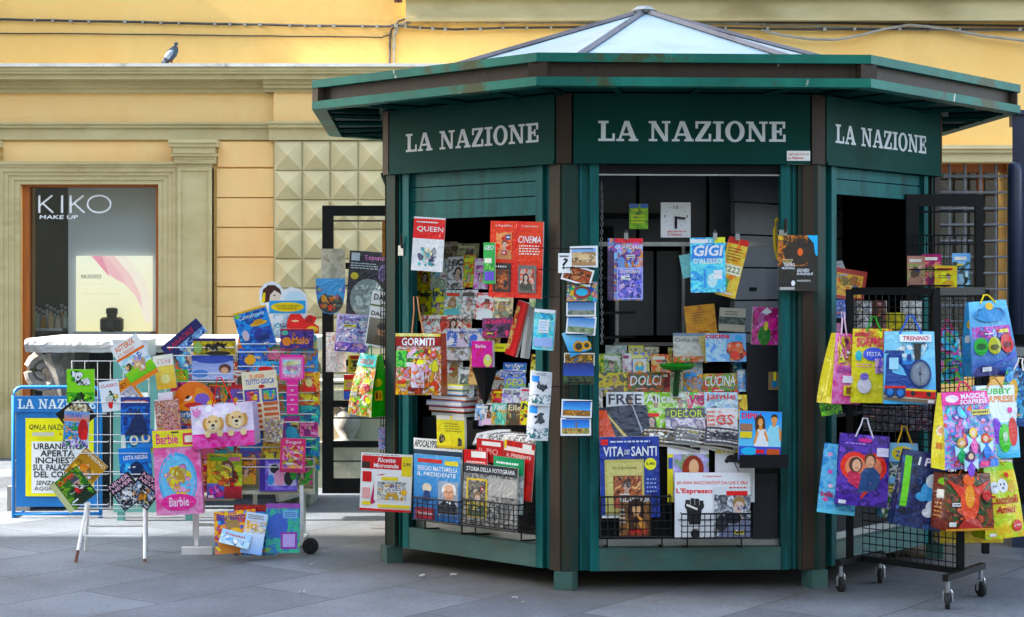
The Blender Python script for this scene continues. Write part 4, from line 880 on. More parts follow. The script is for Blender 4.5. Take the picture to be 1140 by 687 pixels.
S('comic', 'orange framed comic tilted behind the CLASSICI comic on the wire rack', 'comic', 141, 441, 30, 34, YC + .012, roll=36, base='#ef9a1f', els=[('r', .12, .1, .9, .7, '#c8c2cb'), ('t', 'DISNEY', .14, .76, .8, .92, '#7a2320', .018), ('p', .15, .12, .85, .66, ['#c8c2cb', '#b3aab8', '#d9d5da'], 3, 8)], group=G1)
S('comic', 'dark blue comic with a pale light triangle and title universal war', 'comic', 151, 463, 33, 42, YC - .008, base='#1c3f86', els=[('p', 0, 0, 1, .75, ['#153a80', '#2f74c4', '#1b4a96', '#0f2a5f'], 14, 9), ('G', [(.15, .0), (.62, .75), (.95, 0)], '#10264f'), ('G', [(.62, .75), (.3, .1), (.45, .1)], '#6fb4e0'), ('r', .1, .84, .9, .93, '#8c2236'), ('t', 'universal war', .14, .86, .86, .92, '#eef2f6', .01), ('e', .55, .3, .1, .2, '#0a1526')], mat='gloss', group=G1)
S('comic', 'pale green comic with large yellow white loops behind the blue LISTA NEGRA comic', 'comic', 156, 492, 32, 26, YC, roll=6, base='#2e66b4', els=[('p', 0, 0, 1, 1, ['#2c62b0', '#4f9fd0', '#1c3f80', '#2f8f6a'], 6, 14), ('e', .3, .6, .15, .22, '#e6edd2'), ('e', .3, .6, .08, .12, '#2c62b0'), ('e', .72, .66, .16, .22, '#eef0c4'), ('e', .72, .66, .08, .12, '#2c62b0'), ('r', 0, 0, 1, .2, '#b6d94a')], group=G1)
S('comic', 'bright blue LISTA NEGRA comic with a dark crouching figure on the wire rack', 'comic', 151, 515, 36, 34, YC - .01, roll=4, base='#1d7fcc', els=[('p', 0, .0, 1, .5, ['#1d7fcc', '#0f4f8f', '#56aee4'], 5, 10), ('t', 'LISTA NEGRA', .14, .6, .9, .74, '#eef3f7', .02), ('e', .52, .28, .2, .24, '#152a4a'), ('e', .52, .46, .1, .08, '#1b2f50'), ('r', .2, .0, .9, .1, '#0c1d36')], group=G1)
for (px_, py_, rl, sd, lb) in ((141, 547, 36, 3, 'black NEVER NEVER comic leaning left at the foot of the wire rack'), (162, 546, -36, 9, 'black NEVER NEVER comic leaning right beside its twin on the wire rack')):
    S('comic', lb, 'comic', px_, py_, 30, 34, YC - .008 - sd * .001, roll=rl, base='#17161a', els=[('r', 0, .68, 1, 1, '#19171c'), ('t', 'NEVER', .06, .84, .94, .97, '#e6b9cc', .02), ('t', 'NEVER', .06, .68, .94, .8, '#e6b9cc', .02), ('p', .05, .04, .95, .62, ['#141318', '#2b2a33', '#dfe2e6', '#17161a', '#8fa4c0'], sd, 13), ('b', .5, .34, .34, .26, ['#e9e6df', '#1a1a1f', '#d8932f', '#e9e6df', '#5a6a8a'], sd, 12, .9)], mat='gloss', group=G1)
S('comic', 'large white and orange ASTERIX album tilted on top of the racks', 'comic', 150, 401, 34, 50, 10.25, roll=31, th=.008, base='#f3f1ea', els=[('t', 'ASTERIX', .1, .83, .82, .96, '#e9812c', .022), ('t', 'E IL REGNO', .1, .72, .72, .79, '#e9812c', .012), ('r', 0, .64, 1, .7, '#ea7a2a'), ('p', 0, .2, 1, .64, ['#bcd9ee', '#eaf1f4', '#bcd9ee', '#7fc04a'], 6, 6), ('g', 0, .1, 1, .34, '#6fbf3a', '#9fd357'), ('b', .6, .38, .24, .2, ['#7f84b8', '#e6b48c', '#8a8ac0', '#f0d8c0'], 4, 9, 1.3), ('b', .26, .42, .16, .1, ['#4a3a1f', '#e6b48c', '#c85a3a'], 6, 6, .9), ('b', .72, .57, .2, .06, ['#3b5a9a', '#5a7ab0', '#e8e0d0'], 7, 6, .8), ('r', 0, 0, 1, .1, '#ef8b32')], mat='gloss', bend=(0, .004))

# ---- blue newspaper placard
YP = 11.95
pl_ = thing('newspaper_placard', 'bright blue tubular placard stand headed LA NAZIONE with a yellow bordered news bill', 'placard', (X_(60, YP), YP, 0))
m = M(); x0, x1 = X_(15, YP), X_(112, YP); zt = Z_(431, YP); r_ = .06
pts = [(x0, YP, 0), (x0, YP, zt - r_)] + [(x0 + r_ - r_ * math.cos(R(a)), YP, zt - r_ + r_ * math.sin(R(a))) for a in (30, 60, 90)] + [(x1 - r_ + r_ * math.sin(R(a)), YP, zt - r_ + r_ * math.cos(R(a))) for a in (0, 30, 60, 90)] + [(x1, YP, 0)]
m.tube(pts, .0135, None, 8); m.tube([(x0, YP, .03), (x1, YP, .03)], .012, None, 8); m.tube([(x0, YP + .25, .012), (x0, YP, .012)], .01, None, 6); m.build('tubular_frame', 'blue_paint', pl_, smooth=True)
m = M(); m.box(x0 + .02, YP - .008, Z_(564, YP), x1 - .02, YP + .012, Z_(459, YP)); bd = m.build('board', 'blue_paint', pl_)
m = M(); m.box(x0 + .014, YP - .02, Z_(458.6, YP), x1 - .014, YP + .014, Z_(441, YP)); hb = m.build('header_board', 'blue_paint', pl_)
m = M(); put(m, [('s', 'LA NAZIONE', .03, .22, .98, .82, '#e8eef2')], lambda u, v, l: (x0 + .02 + u * (x1 - x0 - .04), YP - .0205 - l * 3, Z_(458.6, YP) + v * (Z_(441, YP) - Z_(458.6, YP))), 1, 1); m.build('lettering', 'matte', hb)
S('news_bill', None, None, 66.5, 509, 76, 87, YP - .02, th=.002, base='#f2e56c', bend=(.004, .002), parent=pl_, els=[('r', .09, .04, .93, .7, '#f4f3ee'), ('t', 'QN', .05, .85, .19, .92, '#2a2a24', .02), ('t', 'LA NAZIONE', .21, .85, .72, .92, '#3a3a30', .005), ('r', .1, .77, .42, .82, '#c9c9b2'), ('t', 'la gara', .5, .77, .66, .82, '#c8641e', .01),
   ('t', 'URBANISTICA', .12, .6, .9, .68, '#1b1b1d', .022), ('t', 'APERTA', .22, .51, .72, .59, '#1b1b1d', .022), ('t', "INCHIESTA", .15, .42, .82, .5, '#1b1b1d', .022), ('t', 'SUL PALAZZETTO', .11, .33, .92, .41, '#1b1b1d', .022), ('t', 'DEL COSTA', .13, .24, .78, .32, '#1b1b1d', .022), ('t', 'SENZA BIGLIETTO', .16, .145, .9, .2, '#333', .01), ('t', 'AGGREDISCE', .13, .075, .72, .125, '#333', .01)])

# ---- pale teal notice board and white box
YT = 11.8
tb = thing('notice_board', 'pale teal notice board with faded white sheets behind the comic rack', 'notice board', (X_(170, YT), YT, 0))
m = M(); m.box(X_(126, YT), YT, .06, X_(218, YT), YT + .05, Z_(397, YT)); m.box(X_(130, YT), YT + .01, .0, X_(138, YT), YT + .04, .06); m.box(X_(206, YT), YT + .01, .0, X_(214, YT), YT + .04, .06); m.build('board', 'teal_board', tb)
for (px_, py_, w_, h_) in ((150, 470, 30, 66), (152, 527, 30, 40), (190, 480, 36, 70)): S('faded_sheet', None, None, px_, py_, w_, h_, YT - .006, th=.001, base='#dfe6e2', parent=tb, els=[('l', .12, .1, .88, .6, 9, '#b9c8c4'), ('e', .5, .78, .2, .1, '#c3d2cc')])
m = M(); m.box(X_(127, YT), YT - .03, Z_(396.6, YT), X_(166, YT), YT + .22, Z_(380, YT)); m.box(X_(126, YT), YT - .034, Z_(380, YT), X_(167, YT), YT + .226, Z_(377.6, YT)); tag(m.build('white_box', 'white_board'), 'white metal box standing on the pale teal notice board', 'box')

# ---- wheeled book trolley
YR2 = 10.45
tr = thing('book_trolley', 'white and beige wheeled rack trolley crowded with children\'s comics and toys', 'trolley', (X_(280, YR2), YR2, 0))
m = M()
for (a, b, t0, b0) in ((184, 262, 380, 552), (264, 349, 350, 500)):
    o_ = at(a, b0, YR2); wiregrid(m, o_, at(b, b0, YR2) - o_, at(a, t0, YR2) - o_, 6, 9, .0022)
for (a, b, ys) in ((186, 262, (396, 425, 458, 490, 548)), (264, 350, (392, 417, 446, 470, 498, 520))):
    for py_ in ys:
        p, q_ = at(a, py_, YR2 - .09), at(b, py_, YR2 - .09); m.tube([p + Vector((0, .09, 0)), p, q_, q_ + Vector((0, .09, 0))], .0035, None, 4); m.tube([p + Vector((0, 0, .05)), q_ + Vector((0, 0, .05))], .003, None, 4)
m.build('wire_grid', 'white_wire', tr)
m = M(); ya, yb2 = YR2 - .06, YR2 + .1
m.box(X_(264, YR2), ya, Z_(549, YR2), X_(352, YR2), yb2, Z_(545, YR2)); m.box(X_(264, YR2), yb2 - .01, Z_(544.8, YR2), X_(352, YR2), yb2, Z_(478, YR2)); m.box(X_(264, YR2), ya, Z_(544.8, YR2), X_(266, YR2), yb2 - .011, Z_(500, YR2)); m.box(X_(350, YR2), ya, Z_(544.8, YR2), X_(352, YR2), yb2 - .011, Z_(500, YR2)); m.box(X_(186, YR2), ya, Z_(556, YR2), X_(262, YR2), yb2, Z_(551, YR2))
m.build('tray', 'beige_metal', tr)
yw = 10.35; yw2 = 10.62
for (px_, YY) in ((219, yw), (217, yw2), (284, yw2), (336, yw), (338, yw2)):
    m = M(); m.box(X_(px_, YY) - .012, YY - .012, .05, X_(px_, YY) + .012, YY + .012, Z_(540, YY)); m.build('leg', 'white_paint', tr)
m = M(); m.box(X_(204, yw), yw - .05, .0, X_(238, yw), yw - .012, .045); m.build('foot', 'white_paint', tr)
m = M(); m.box(X_(218, yw2), yw2 - .01, .13, X_(338, yw2), yw2 + .01, .15); m.box(X_(330, yw), yw + .013, .07, X_(338, yw), yw2 - .013, .09); m.build('crossbar', 'white_paint', tr)
m = M(); c_ = at(346, 0, yw); rr = .05
def wheelmesh(m, c, axis, r, w, n=20):
    a = axis.normalized(); b = a.cross(Vector((0, 0, 1))).normalized(); k = Vector((0, 0, 1)); vs = []
    prof = [(r * .5, -w * .5), (r * .93, -w * .5), (r, -w * .3), (r, w * .3), (r * .93, w * .5), (r * .5, w * .5)]
    for (q, o) in prof:
        for i in range(n): t = 2 * math.pi * i / n; vs.append(c + a * o + b * (q * math.cos(t)) + k * (q * math.sin(t)))
    m.add(vs, [(j * n + i, j * n + (i + 1) % n, (j + 1) * n + (i + 1) % n, (j + 1) * n + i) for j in range(5) for i in range(n)])
    return a, b
def wheel(parent, c, axis, r, w):
    m = M(); wheelmesh(m, c, axis, r, w); wl = m.build('wheel', 'rubber', parent, smooth=True)
    m = M(); a = axis.normalized(); m.tube([c - a * w * .35, c + a * w * .35], r * .55, None, 14); m.tube([c - a * w * .6, c + a * w * .6], r * .16, None, 8); m.build('hub', 'dark_grey_plastic', wl)
    return wl
wheel(tr, Vector((c_.x, yw - .02, rr)), Vector((0, 1, 0)), rr, .03); wheel(tr, Vector((X_(332, yw2), yw2, rr)), Vector((0, 1, 0)), rr, .03)

Y2 = YR2 - .05
K = dict(mat='gloss')
S('children_book', 'narrow navy book leaning diagonally on top of the trolley', 'book', 205, 378, 52, 19, Y2, roll=40, th=.02, base='#1f2356', els=[('t', 'KARAOKE', .12, .5, .8, .8, '#b2363a', .01), ('p', .3, 0, 1, .4, ['#2f5fae', '#8fb3d8', '#1f2356'], 2, 12)], **K)
S('children_book', 'yellow olive box with jagged black letters at the top of the trolley', 'book', 239, 387, 47, 21, Y2 - .02, th=.03, base='#b89b22', els=[('p', 0, 0, 1, .85, ['#c9ac2e', '#9a8420', '#d8c04a', '#7b7a2a'], 5, 9), ('r', 0, .86, 1, 1, '#23265a'), ('b', .58, .58, .34, .22, ['#17150f', '#1f1a10', '#2a2412'], 5, 12, .9), ('e', .12, .5, .1, .3, '#8fb36a'), ('e', .6, .2, .3, .12, '#2a2412')], **K)
S('children_book', 'lilac blue picture pack with a dark haired child on the trolley', 'book', 237, 409, 46, 27, Y2 - .03, th=.02, base='#8fa6d6', els=[('g', 0, 0, 1, 1, '#b9c3e2', '#7f93cc'), ('r', 0, .78, 1, 1, '#2c3f8e'), ('e', .5, .8, .42, .14, '#3a4fa0'), ('e', .2, .25, .2, .16, '#4f7fc0'), ('e', .8, .45, .15, .2, '#5a3a30'), ('e', .79, .38, .09, .13, '#dfae8c')], mat='wrap')
S('comic', 'sky blue thin comic leaning behind the lilac picture pack', 'comic', 211, 403, 22, 24, Y2 - .005, roll=28, base='#3f94c8', els=[('p', 0, 0, 1, 1, ['#2f7fb8', '#7fc0e0', '#1f5a92', '#e8e2d0'], 7, 10)], **K)
S('toy_card', 'small green and orange toy card left of the lilac picture pack', 'toy card', 201, 418, 17, 13, Y2 - .04, base='#58b53a', els=[('p', .1, .1, .9, .9, ['#6cc544', '#e8862a', '#3c8f2c', '#f0d040'], 4, 20)], **K)
S('comic', 'magenta comic edge showing under the small green toy card', 'comic', 199, 430, 18, 14, Y2 - .03, base='#c42a78', els=[('p', 0, 0, 1, 1, ['#c42a78', '#e866a8', '#8a1f58'], 4, 12)], **K)
S('packet', 'white and yellow folded paper packet standing by the tilted album', 'packet', 184, 414, 22, 38, Y2 - .06, roll=8, th=.03, base='#eebf45', els=[('r', 0, .68, 1, 1, '#f3efe0'), ('g', 0, 0, 1, .66, '#e9b437', '#f6d97c'), ('p', .2, .74, .85, .9, ['#e0b8b0', '#f3efe0', '#c9a0a0'], 3, 16), ('e', .5, .3, .25, .14, '#f7e2a0')], mat='wrap')
S('toy_board', 'round orange board printed with yellow and purple shapes on the trolley', 'toy', 216, 441, 52, 34, Y2 - .05, th=.012, base='#df7d22', outline=[(.5 + .5 * math.cos(R(a)), .02 + .96 * math.sin(R(a))) for a in range(0, 181, 12)], els=[('e', .5, .04, .42, .78, '#ea9a3a', 0, 180), ('e', .34, .5, .13, .16, '#f2e8d8'), ('e', .36, .48, .05, .07, '#241a14'), ('e', .68, .4, .16, .2, '#7d62b8'), ('e', .86, .25, .08, .12, '#f0c83a'), ('e', .5, .2, .2, .1, '#c2402a')], **K)
S('sweet_bag', 'cellophane bag of pink and brown sweets hanging on the left of the trolley', 'sweets', 187, 458, 27, 43, Y2 - .1, roll=6, th=.035, base='#a98a68', els=[('p', 0, 0, 1, .8, ['#8a5a48', '#d9a9a4', '#6d3f30', '#e9d2c0', '#a8455a', '#c9a06a'], 12, 26), ('g', .2, .8, .8, 1, '#e9d2da', '#f4ecee')], outline=[(.1, 0), (.9, 0), (1, .3), (.95, .6), (.8, .8), (.95, 1), (.2, 1), (.3, .8), (.05, .6), (0, .3)], mat='wrap')
S('comic', 'blue and red CARS style comic between the sweets and the puppy bag', 'comic', 206, 468, 26, 28, Y2 - .04, base='#3f8fb8', els=[('p', 0, 0, 1, .6, ['#c85a2a', '#3f8fb8', '#e8c05a', '#2a5a86'], 3, 14), ('t', 'Turbo', .1, .64, .9, .86, '#e6eef2', .02)], **K)
S('comic', 'red and dark comic behind the puppy bag on the trolley', 'comic', 226, 450, 40, 40, Y2 + .0, base='#8a2f2a', els=[('p', 0, 0, 1, 1, ['#5a2a3a', '#b84a2a', '#2f4f7a', '#e0a04a'], 13, 10)], **K)
# puppy bag
pup = [('p', 0, 0, 1, 1, ['#efe3f2', '#e6d6ee', '#f6eef6'], 2, 5), ('r', 0, 0, 1, .34, '#ea4a9a'), ('p', 0, 0, 1, .3, ['#e23f92', '#ef6bb0', '#d2307f'], 5, 6)]
for cx_, cy_ in ((.36, .56), (.74, .62)):
    pup += [('e', cx_ - .12, cy_ + .0, .055, .15, '#c79a62'), ('e', cx_ + .12, cy_ + .0, .055, .15, '#c79a62'), ('e', cx_, cy_, .125, .21, '#e6c596'), ('e', cx_, cy_ - .07, .075, .1, '#f1dcbc'), ('e', cx_, cy_ - .03, .03, .035, '#2e211c'), ('e', cx_ - .055, cy_ + .06, .016, .024, '#2a1c16'), ('e', cx_ + .055, cy_ + .06, .016, .024, '#2a1c16'), ('e', cx_ - .1, .33, .05, .08, '#ecd0a6'), ('e', cx_ + .1, .33, .05, .08, '#ecd0a6'), ('G', [(cx_ - .03, cy_ - .1), (cx_ + .03, cy_ - .1), (cx_, cy_ - .13)], '#8a5a44')]
pup += [('e', .1, .82, .05, .07, '#e88ac0'), ('e', .16, .88, .02, .035, '#e88ac0'), ('e', .06, .9, .02, .03, '#e88ac0'), ('e', .12, .93, .02, .03, '#e88ac0'), ('r', .88, .0, 1, .06, '#d8307f')]
bag('pink and white gift bag printed with two golden puppies on the trolley', 251, 473, 69, 47, Y2 - .22, -6, roll=5, base='#efe3f2', side='#c9b4d2', els=pup, depth=.13, top=1, topd=.9, handle='#d6203a', hx=(.36, .74), hh=.17, hook=-.02, group=None)
bl = [('r', 0, 0, 1, .8, '#ee7fb0'), ('p', 0, 0, 1, .8, ['#ee7fb0', '#f49ac2', '#e2649c'], 7, 4), ('e', .5, .4, .41, .34, '#5aa9d6'), ('e', .5, .4, .36, .3, '#7cc0e2'), ('b', .5, .4, .3, .22, ['#f0cf4a', '#f4e08a', '#ef8fb8', '#e8b83a', '#f2a6c6', '#f0c43a'], 8, 40, 1.1), ('e', .5, .15, .38, .1, '#e64a94'), ('t', 'Barbie', .3, .1, .72, .21, '#f8d5e4', .018),
      ('r', 0, .8, 1, 1, '#f4e02e'), ('r', .66, .82, .97, .96, '#d93a58'), ('r', .7, .85, .93, .93, '#f6ead0'), ('t', 'Barbie', .08, .84, .56, .96, '#e23a8c', .018), ('r', .42, .965, .58, .985, '#3a3a30')]
S('toy_bag', 'tall pink plastic Barbie toy bag with a yellow header on the trolley', 'toy bag', 199, 525, 52, 94, Y2 - .2, roll=3, th=.06, base='#ee7fb0', els=bl, mat='wrap', edge='#e06a9e', bend=(.02, .0))
S('magazine', 'pinkish magazine showing its edge right of the pink Barbie bag', 'magazine', 229, 521, 20, 52, Y2 - .04, base='#c77a94', els=[('p', 0, 0, 1, .75, ['#5a2f3f', '#e6c6c4', '#c2436a', '#e8a24a', '#7a4f4f'], 3, 12), ('t', '20', .3, .42, .9, .56, '#b01f4a', .02)], **K)
S('magazine', 'yellow and lime children\'s magazine with red and violet shapes beside the Barbie bag', 'magazine', 250, 530, 39, 50, Y2 - .06, base='#d6d43a', els=[('p', 0, 0, 1, 1, ['#bcd83c', '#e8dc3a', '#88b83a', '#c8b82a'], 4, 8), ('g', 0, .0, .5, .34, '#2f4f9a', '#5f86cc'), ('b', .26, .17, .24, .16, ['#e0509a', '#e88ac0', '#3f66b4', '#7a4aae'], 4, 12, 1), ('g', .5, 0, 1, .28, '#7a1428', '#b82a40'), ('b', .45, .52, .36, .24, ['#f0e23a', '#e6d02a', '#f4ec7a', '#9aa82a', '#d86a2a'], 7, 24, 1.1), ('b', .78, .44, .16, .2, ['#7a1f24', '#c83a2a', '#3a1014'], 6, 9, 1), ('r', .08, .84, .6, .93, '#7fc04a'), ('r', .64, .84, .95, .93, '#e887b0'), ('r', .04, .02, .2, .08, '#efeee4')], **K)
S('comic', 'blue comic lying flat behind the puppy bag handles', 'comic', 262, 470, 20, 50, Y2 + .01, base='#2f5fa0', els=[('p', 0, 0, 1, 1, ['#2f5fa0', '#7a3f8a', '#c8582a'], 8, 10)], **K)
S('children_book', 'tilted blue fairy tale book with a golden top edge on the trolley', 'book', 284, 367, 38, 47, Y2 - .02, roll=16, th=.02, base='#1d5fb0', els=[('p', 0, 0, 1, .95, ['#1a4f9e', '#2f8fd2', '#173f88', '#4fb0e0'], 4, 6), ('r', 0, .95, 1, 1, '#e0b23a'), ('t', 'Cantastorie', .12, .8, .9, .9, '#dff0f8', 0), ('e', .1, .9, .08, .05, '#7fc05a'), ('e', .66, .62, .26, .05, '#e0b25a'), ('e', .66, .66, .16, .06, '#c9963f'), ('p', .42, .06, .96, .5, ['#1f3f8e', '#3a5fb0', '#2a2f78'], 4, 9), ('e', .2, .42, .1, .13, '#c9b9c4'), ('r', .5, .2, .86, .34, '#16306a')], **K)
S('display_stand', 'die cut white card stand with a brown haired shape and yellow nameplate above the trolley', 'card stand', 316, 345, 58, 64, Y2 + .03, th=.01, base='#eef2f4', mat='matte', outline=[(.04, .0), (.9, 0), (.98, .3), (.94, .42), (.97, .6), (.93, .76), (.8, .86), (.62, .9), (.5, .84), (.42, .94), (.28, 1), (.13, .96), (.03, .84), (.03, .66), (.12, .5)], bend=(0, 0), els=[('G', [(.08, .7), (.1, .85), (.2, .93), (.33, .93), (.43, .86), (.46, .76), (.4, .8), (.32, .84), (.24, .76), (.22, .64), (.12, .62)], '#4a2c26'), ('G', [(.22, .64), (.24, .76), (.32, .84), (.4, .8), (.45, .76), (.42, .68), (.34, .62), (.27, .6)], '#f2dcca'), ('G', [(.06, .62), (.11, .8), (.15, .8), (.14, .64)], '#ead23a'), ('r', .3, .74, .34, .76, '#3a2a26'), ('G', [(.5, .74), (.6, .82), (.75, .82), (.86, .74), (.86, .7), (.5, .7)], '#d8eaf2'), ('e', .72, .68, .2, .14, '#cfe4ee'), ('r', .22, .44, .92, .66, '#4f9fd0'), ('e', .57, .55, .32, .085, '#eccf3a'), ('t', 'COLORA DISEGNA', .32, .555, .82, .59, '#7a6a1a', .01), ('t', 'SORPRESE', .38, .51, .76, .54, '#7a6a1a', .01), ('p', .3, .02, .9, .42, ['#cfe2ec', '#e8f0f2', '#9fc4dc', '#e4c4b4'], 4, 8)])
S('toy_card', 'red and yellow pop up toy card behind the violet Molo box', 'toy card', 337, 360, 36, 22, Y2 - .01, base='#d23a28', mat='gloss', outline=[(0, 0), (1, 0), (1, .35), (.85, .5), (.95, .8), (.7, .95), (.55, .7), (.42, .98), (.12, .98), (.02, .6)], els=[('e', .27, .62, .2, .32, '#d8341f'), ('e', .27, .62, .12, .05, '#f2c8a0'), ('r', .6, .55, .8, .85, '#a81f24'), ('e', .8, .2, .18, .16, '#eec42e'), ('r', .1, .05, .6, .22, '#f0e4d8')], bend=(0, 0))
S('toy_box', 'violet box with the orange title Molo on the right of the trolley', 'toy box', 331, 377, 37, 22, Y2 - .05, th=.04, base='#3a2468', els=[('p', 0, 0, 1, .9, ['#2f2060', '#5a3a8e', '#3a2a78', '#b86a2a'], 4, 10), ('t', 'Molo', .36, .22, .86, .6, '#e8912a', .022), ('e', .2, .36, .14, .22, '#d8872a'), ('e', .14, .8, .1, .12, '#5fae9a'), ('r', 0, .93, 1, 1, '#b02a3a')], bend=(0, 0), **K)
for (px_, py_, w_, h_, c1, c2, c3, lb) in ((282, 400, 32, 24, '#1a3f8e', '#2f6fc0', '#e8a83a', 'dark blue booklet with an orange spot under the tilted fairy tale book'), (339, 401, 30, 26, '#1f6fb0', '#4fa0d0', '#b88a4a', 'mid blue booklet under the violet Molo box'), (300, 410, 42, 16, '#2f8fc8', '#5fb4dc', '#c8383a', 'light blue long box with red letters on the trolley'),
     (346, 425, 20, 22, '#d8452a', '#eebf3a', '#f0e0a0', 'red and yellow comic at the right edge of the trolley'), (345, 440, 22, 26, '#dfa82a', '#e85a2a', '#f2d860', 'golden comic below the red one at the trolley edge'), (345, 462, 22, 22, '#1f8a9a', '#4fb0a0', '#235a86', 'teal comic below the golden one at the trolley edge'),
     (344, 480, 20, 20, '#c83a78', '#e889b0', '#7a2f6a', 'magenta comic below the teal one at the trolley edge'), (345, 497, 22, 22, '#2f7fb8', '#4fa86a', '#1f4f86', 'blue green comic below the magenta one at the trolley edge'), (343, 513, 26, 22, '#2f9a5a', '#1f6fae', '#e6d24a', 'green comic lowest on the right edge of the trolley'),
     (283, 487, 32, 32, '#1f5fa8', '#3f8fd0', '#e0622a', 'blue comic with an orange spot under the packets card'), (282, 512, 30, 24, '#2f66b0', '#6a4aa0', '#e8862a', 'deep blue comic right of the lime magazine'), (304, 486, 22, 34, '#e0a22a', '#eec84a', '#b86a2a', 'amber comic under the gold foil packet'), (303, 508, 24, 24, '#e6c42e', '#3a3a2a', '#eedc6a', 'lemon yellow comic with black spots beside the pink princess card'),
     (264, 446, 14, 26, '#3a4f9a', '#7a5fae', '#d8a84a', 'narrow blue violet comic left of the packets card'), (325, 445, 30, 36, '#4a9f6a', '#d8583a', '#3f6fb0', 'green and red comic behind the pink hanging strip'), (328, 480, 34, 34, '#3f5fae', '#b84a8a', '#4fa0c0', 'blue and pink comic behind the pink hanging strip')):
    hang = py_ > 430
    S('comic', lb, 'comic', px_, py_, w_, h_, Y2 - (.0 if hang else .03) - (.015 if w_ < 26 else 0), base=c1, els=[('p', 0, 0, 1, 1, [c1, c2, c1, c3], px_ % 9 + py_ % 5, 11), ('e', .4, .45, .2, .2, c3), ('r', .1, .8, .8, .92, c2)], mat='gloss')
# more comics filling the trolley grid behind the front ones
FL = [(193, 404, 20, 30, 'teal', '#1f8a86', 'coral', '#e0705a', 'behind the folded paper packet'), (259, 420, 12, 34, 'scarlet', '#c8281f', 'cream', '#ece0c4', 'between the lilac pack and the packets card'), (222, 424, 34, 16, 'turquoise', '#2fb0b8', 'pink', '#e88ab4', 'just above the round orange board'), (204, 446, 20, 22, 'lemon', '#e6d23a', 'blue', '#2f5fb8', 'left of the round orange board'),
 (242, 442, 22, 30, 'emerald', '#1f8a4a', 'orange', '#e8862a', 'behind the red bag cord'), (213, 488, 26, 26, 'sky blue', '#5ab0e0', 'yellow', '#eed04a', 'above the pink Barbie bag header'), (262, 500, 18, 44, 'maroon', '#7a1f34', 'gold', '#d8a84a', 'right of the lime magazine'), (231, 498, 18, 20, 'violet', '#6a3fae', 'lime', '#a8d03a', 'under the puppy bag, at its left corner'),
 (240, 503, 40, 14, 'aqua', '#5fc8d0', 'red', '#d8402a', 'just under the puppy bag'), (276, 384, 22, 18, 'orange', '#e8822a', 'navy', '#23306e', 'behind the fairy tale book at its lower left'), (312, 392, 30, 16, 'rose', '#e07a9a', 'green', '#3f9a4a', 'under the violet Molo box at its left'), (344, 386, 18, 26, 'cyan', '#2fa8d8', 'yellow', '#efd84a', 'at the right of the violet Molo box'),
 (268, 424, 20, 26, 'crimson', '#b81f3a', 'white', '#ecebe6', 'left of the packets card'), (312, 414, 20, 20, 'yellow', '#ecc82e', 'purple', '#7a3fa8', 'beside the pink strip card at its upper left'), (348, 448, 16, 34, 'brick', '#b04a2a', 'mint', '#9ad8b0', 'far right edge of the grid'), (300, 522, 18, 16, 'ultramarine', '#2a3fb0', 'peach', '#f0b48a', 'above the violet blob magazine'),
 (335, 526, 26, 26, 'grass green', '#4aa83a', 'magenta', '#d03a8a', 'right of the violet blob magazine'), (274, 524, 22, 30, 'amber', '#e09a2a', 'brown', '#6a3a1f', 'left of the violet blob magazine'), (284, 466, 18, 22, 'indigo', '#33309a', 'silver', '#c8ccd4', 'right of the puppy bag'), (308, 500, 22, 22, 'tan', '#c89a5a', 'teal', '#2f8a86', 'left of the magenta princess card')]
for k, (px_, py_, w_, h_, n1, c1, n2, c2, wh) in enumerate(FL):
    S('comic', f'{n1} comic with {n2} patches {wh}', 'comic', px_, py_, w_, h_, Y2 + .012 - .0012 * k, roll=(k * 7 % 9) - 4, base=c1, els=[('p', 0, 0, 1, .82, [c1, c1, c2, c1], k + 3, 9), ('r', .06, .85, .8, .95, c2)], mat='gloss')
S('toy_card', 'cream card headed SUPER with two violet packets and rows of orange wafers', 'toy card', 291, 446, 39, 66, Y2 - .07, roll=5, th=.015, base='#ece2c4', els=[('t', 'SUPER', .22, .88, .66, .95, '#e07a2a', .022), ('t', 'TUTTO GIOCA', .1, .78, .92, .87, '#3f62b0', .022), ('e', .55, .74, .09, .03, '#c23a2a'), ('r', .04, .48, .46, .7, '#33439a'), ('r', .54, .48, .96, .7, '#33439a'), ('p', .1, .51, .42, .67, ['#3f5fc0', '#d84a5a', '#efc84a'], 3, 16), ('p', .58, .51, .92, .67, ['#3f5fc0', '#5ac06a', '#ef8a4a'], 6, 16)]
  + [('r', .1 + .03 * (k % 2), .4 - .09 * k, .5, .45 - .09 * k, '#b4562a') for k in range(5)] + [('r', .56, .42 - .09 * k, .98 - .02 * (k % 2), .47 - .09 * k, '#bf5f2e') for k in range(5)], mat='wrap')
S('packet', 'crumpled gold and lilac foil packet hanging under the packets card', 'packet', 305, 479, 20, 26, Y2 - .1, roll=-4, th=.02, base='#b9a06a', els=[('p', 0, 0, 1, 1, ['#c9b070', '#8a7a9a', '#e8dcb8', '#7f6a4a', '#a89ac0'], 9, 22)], mat='wrap')
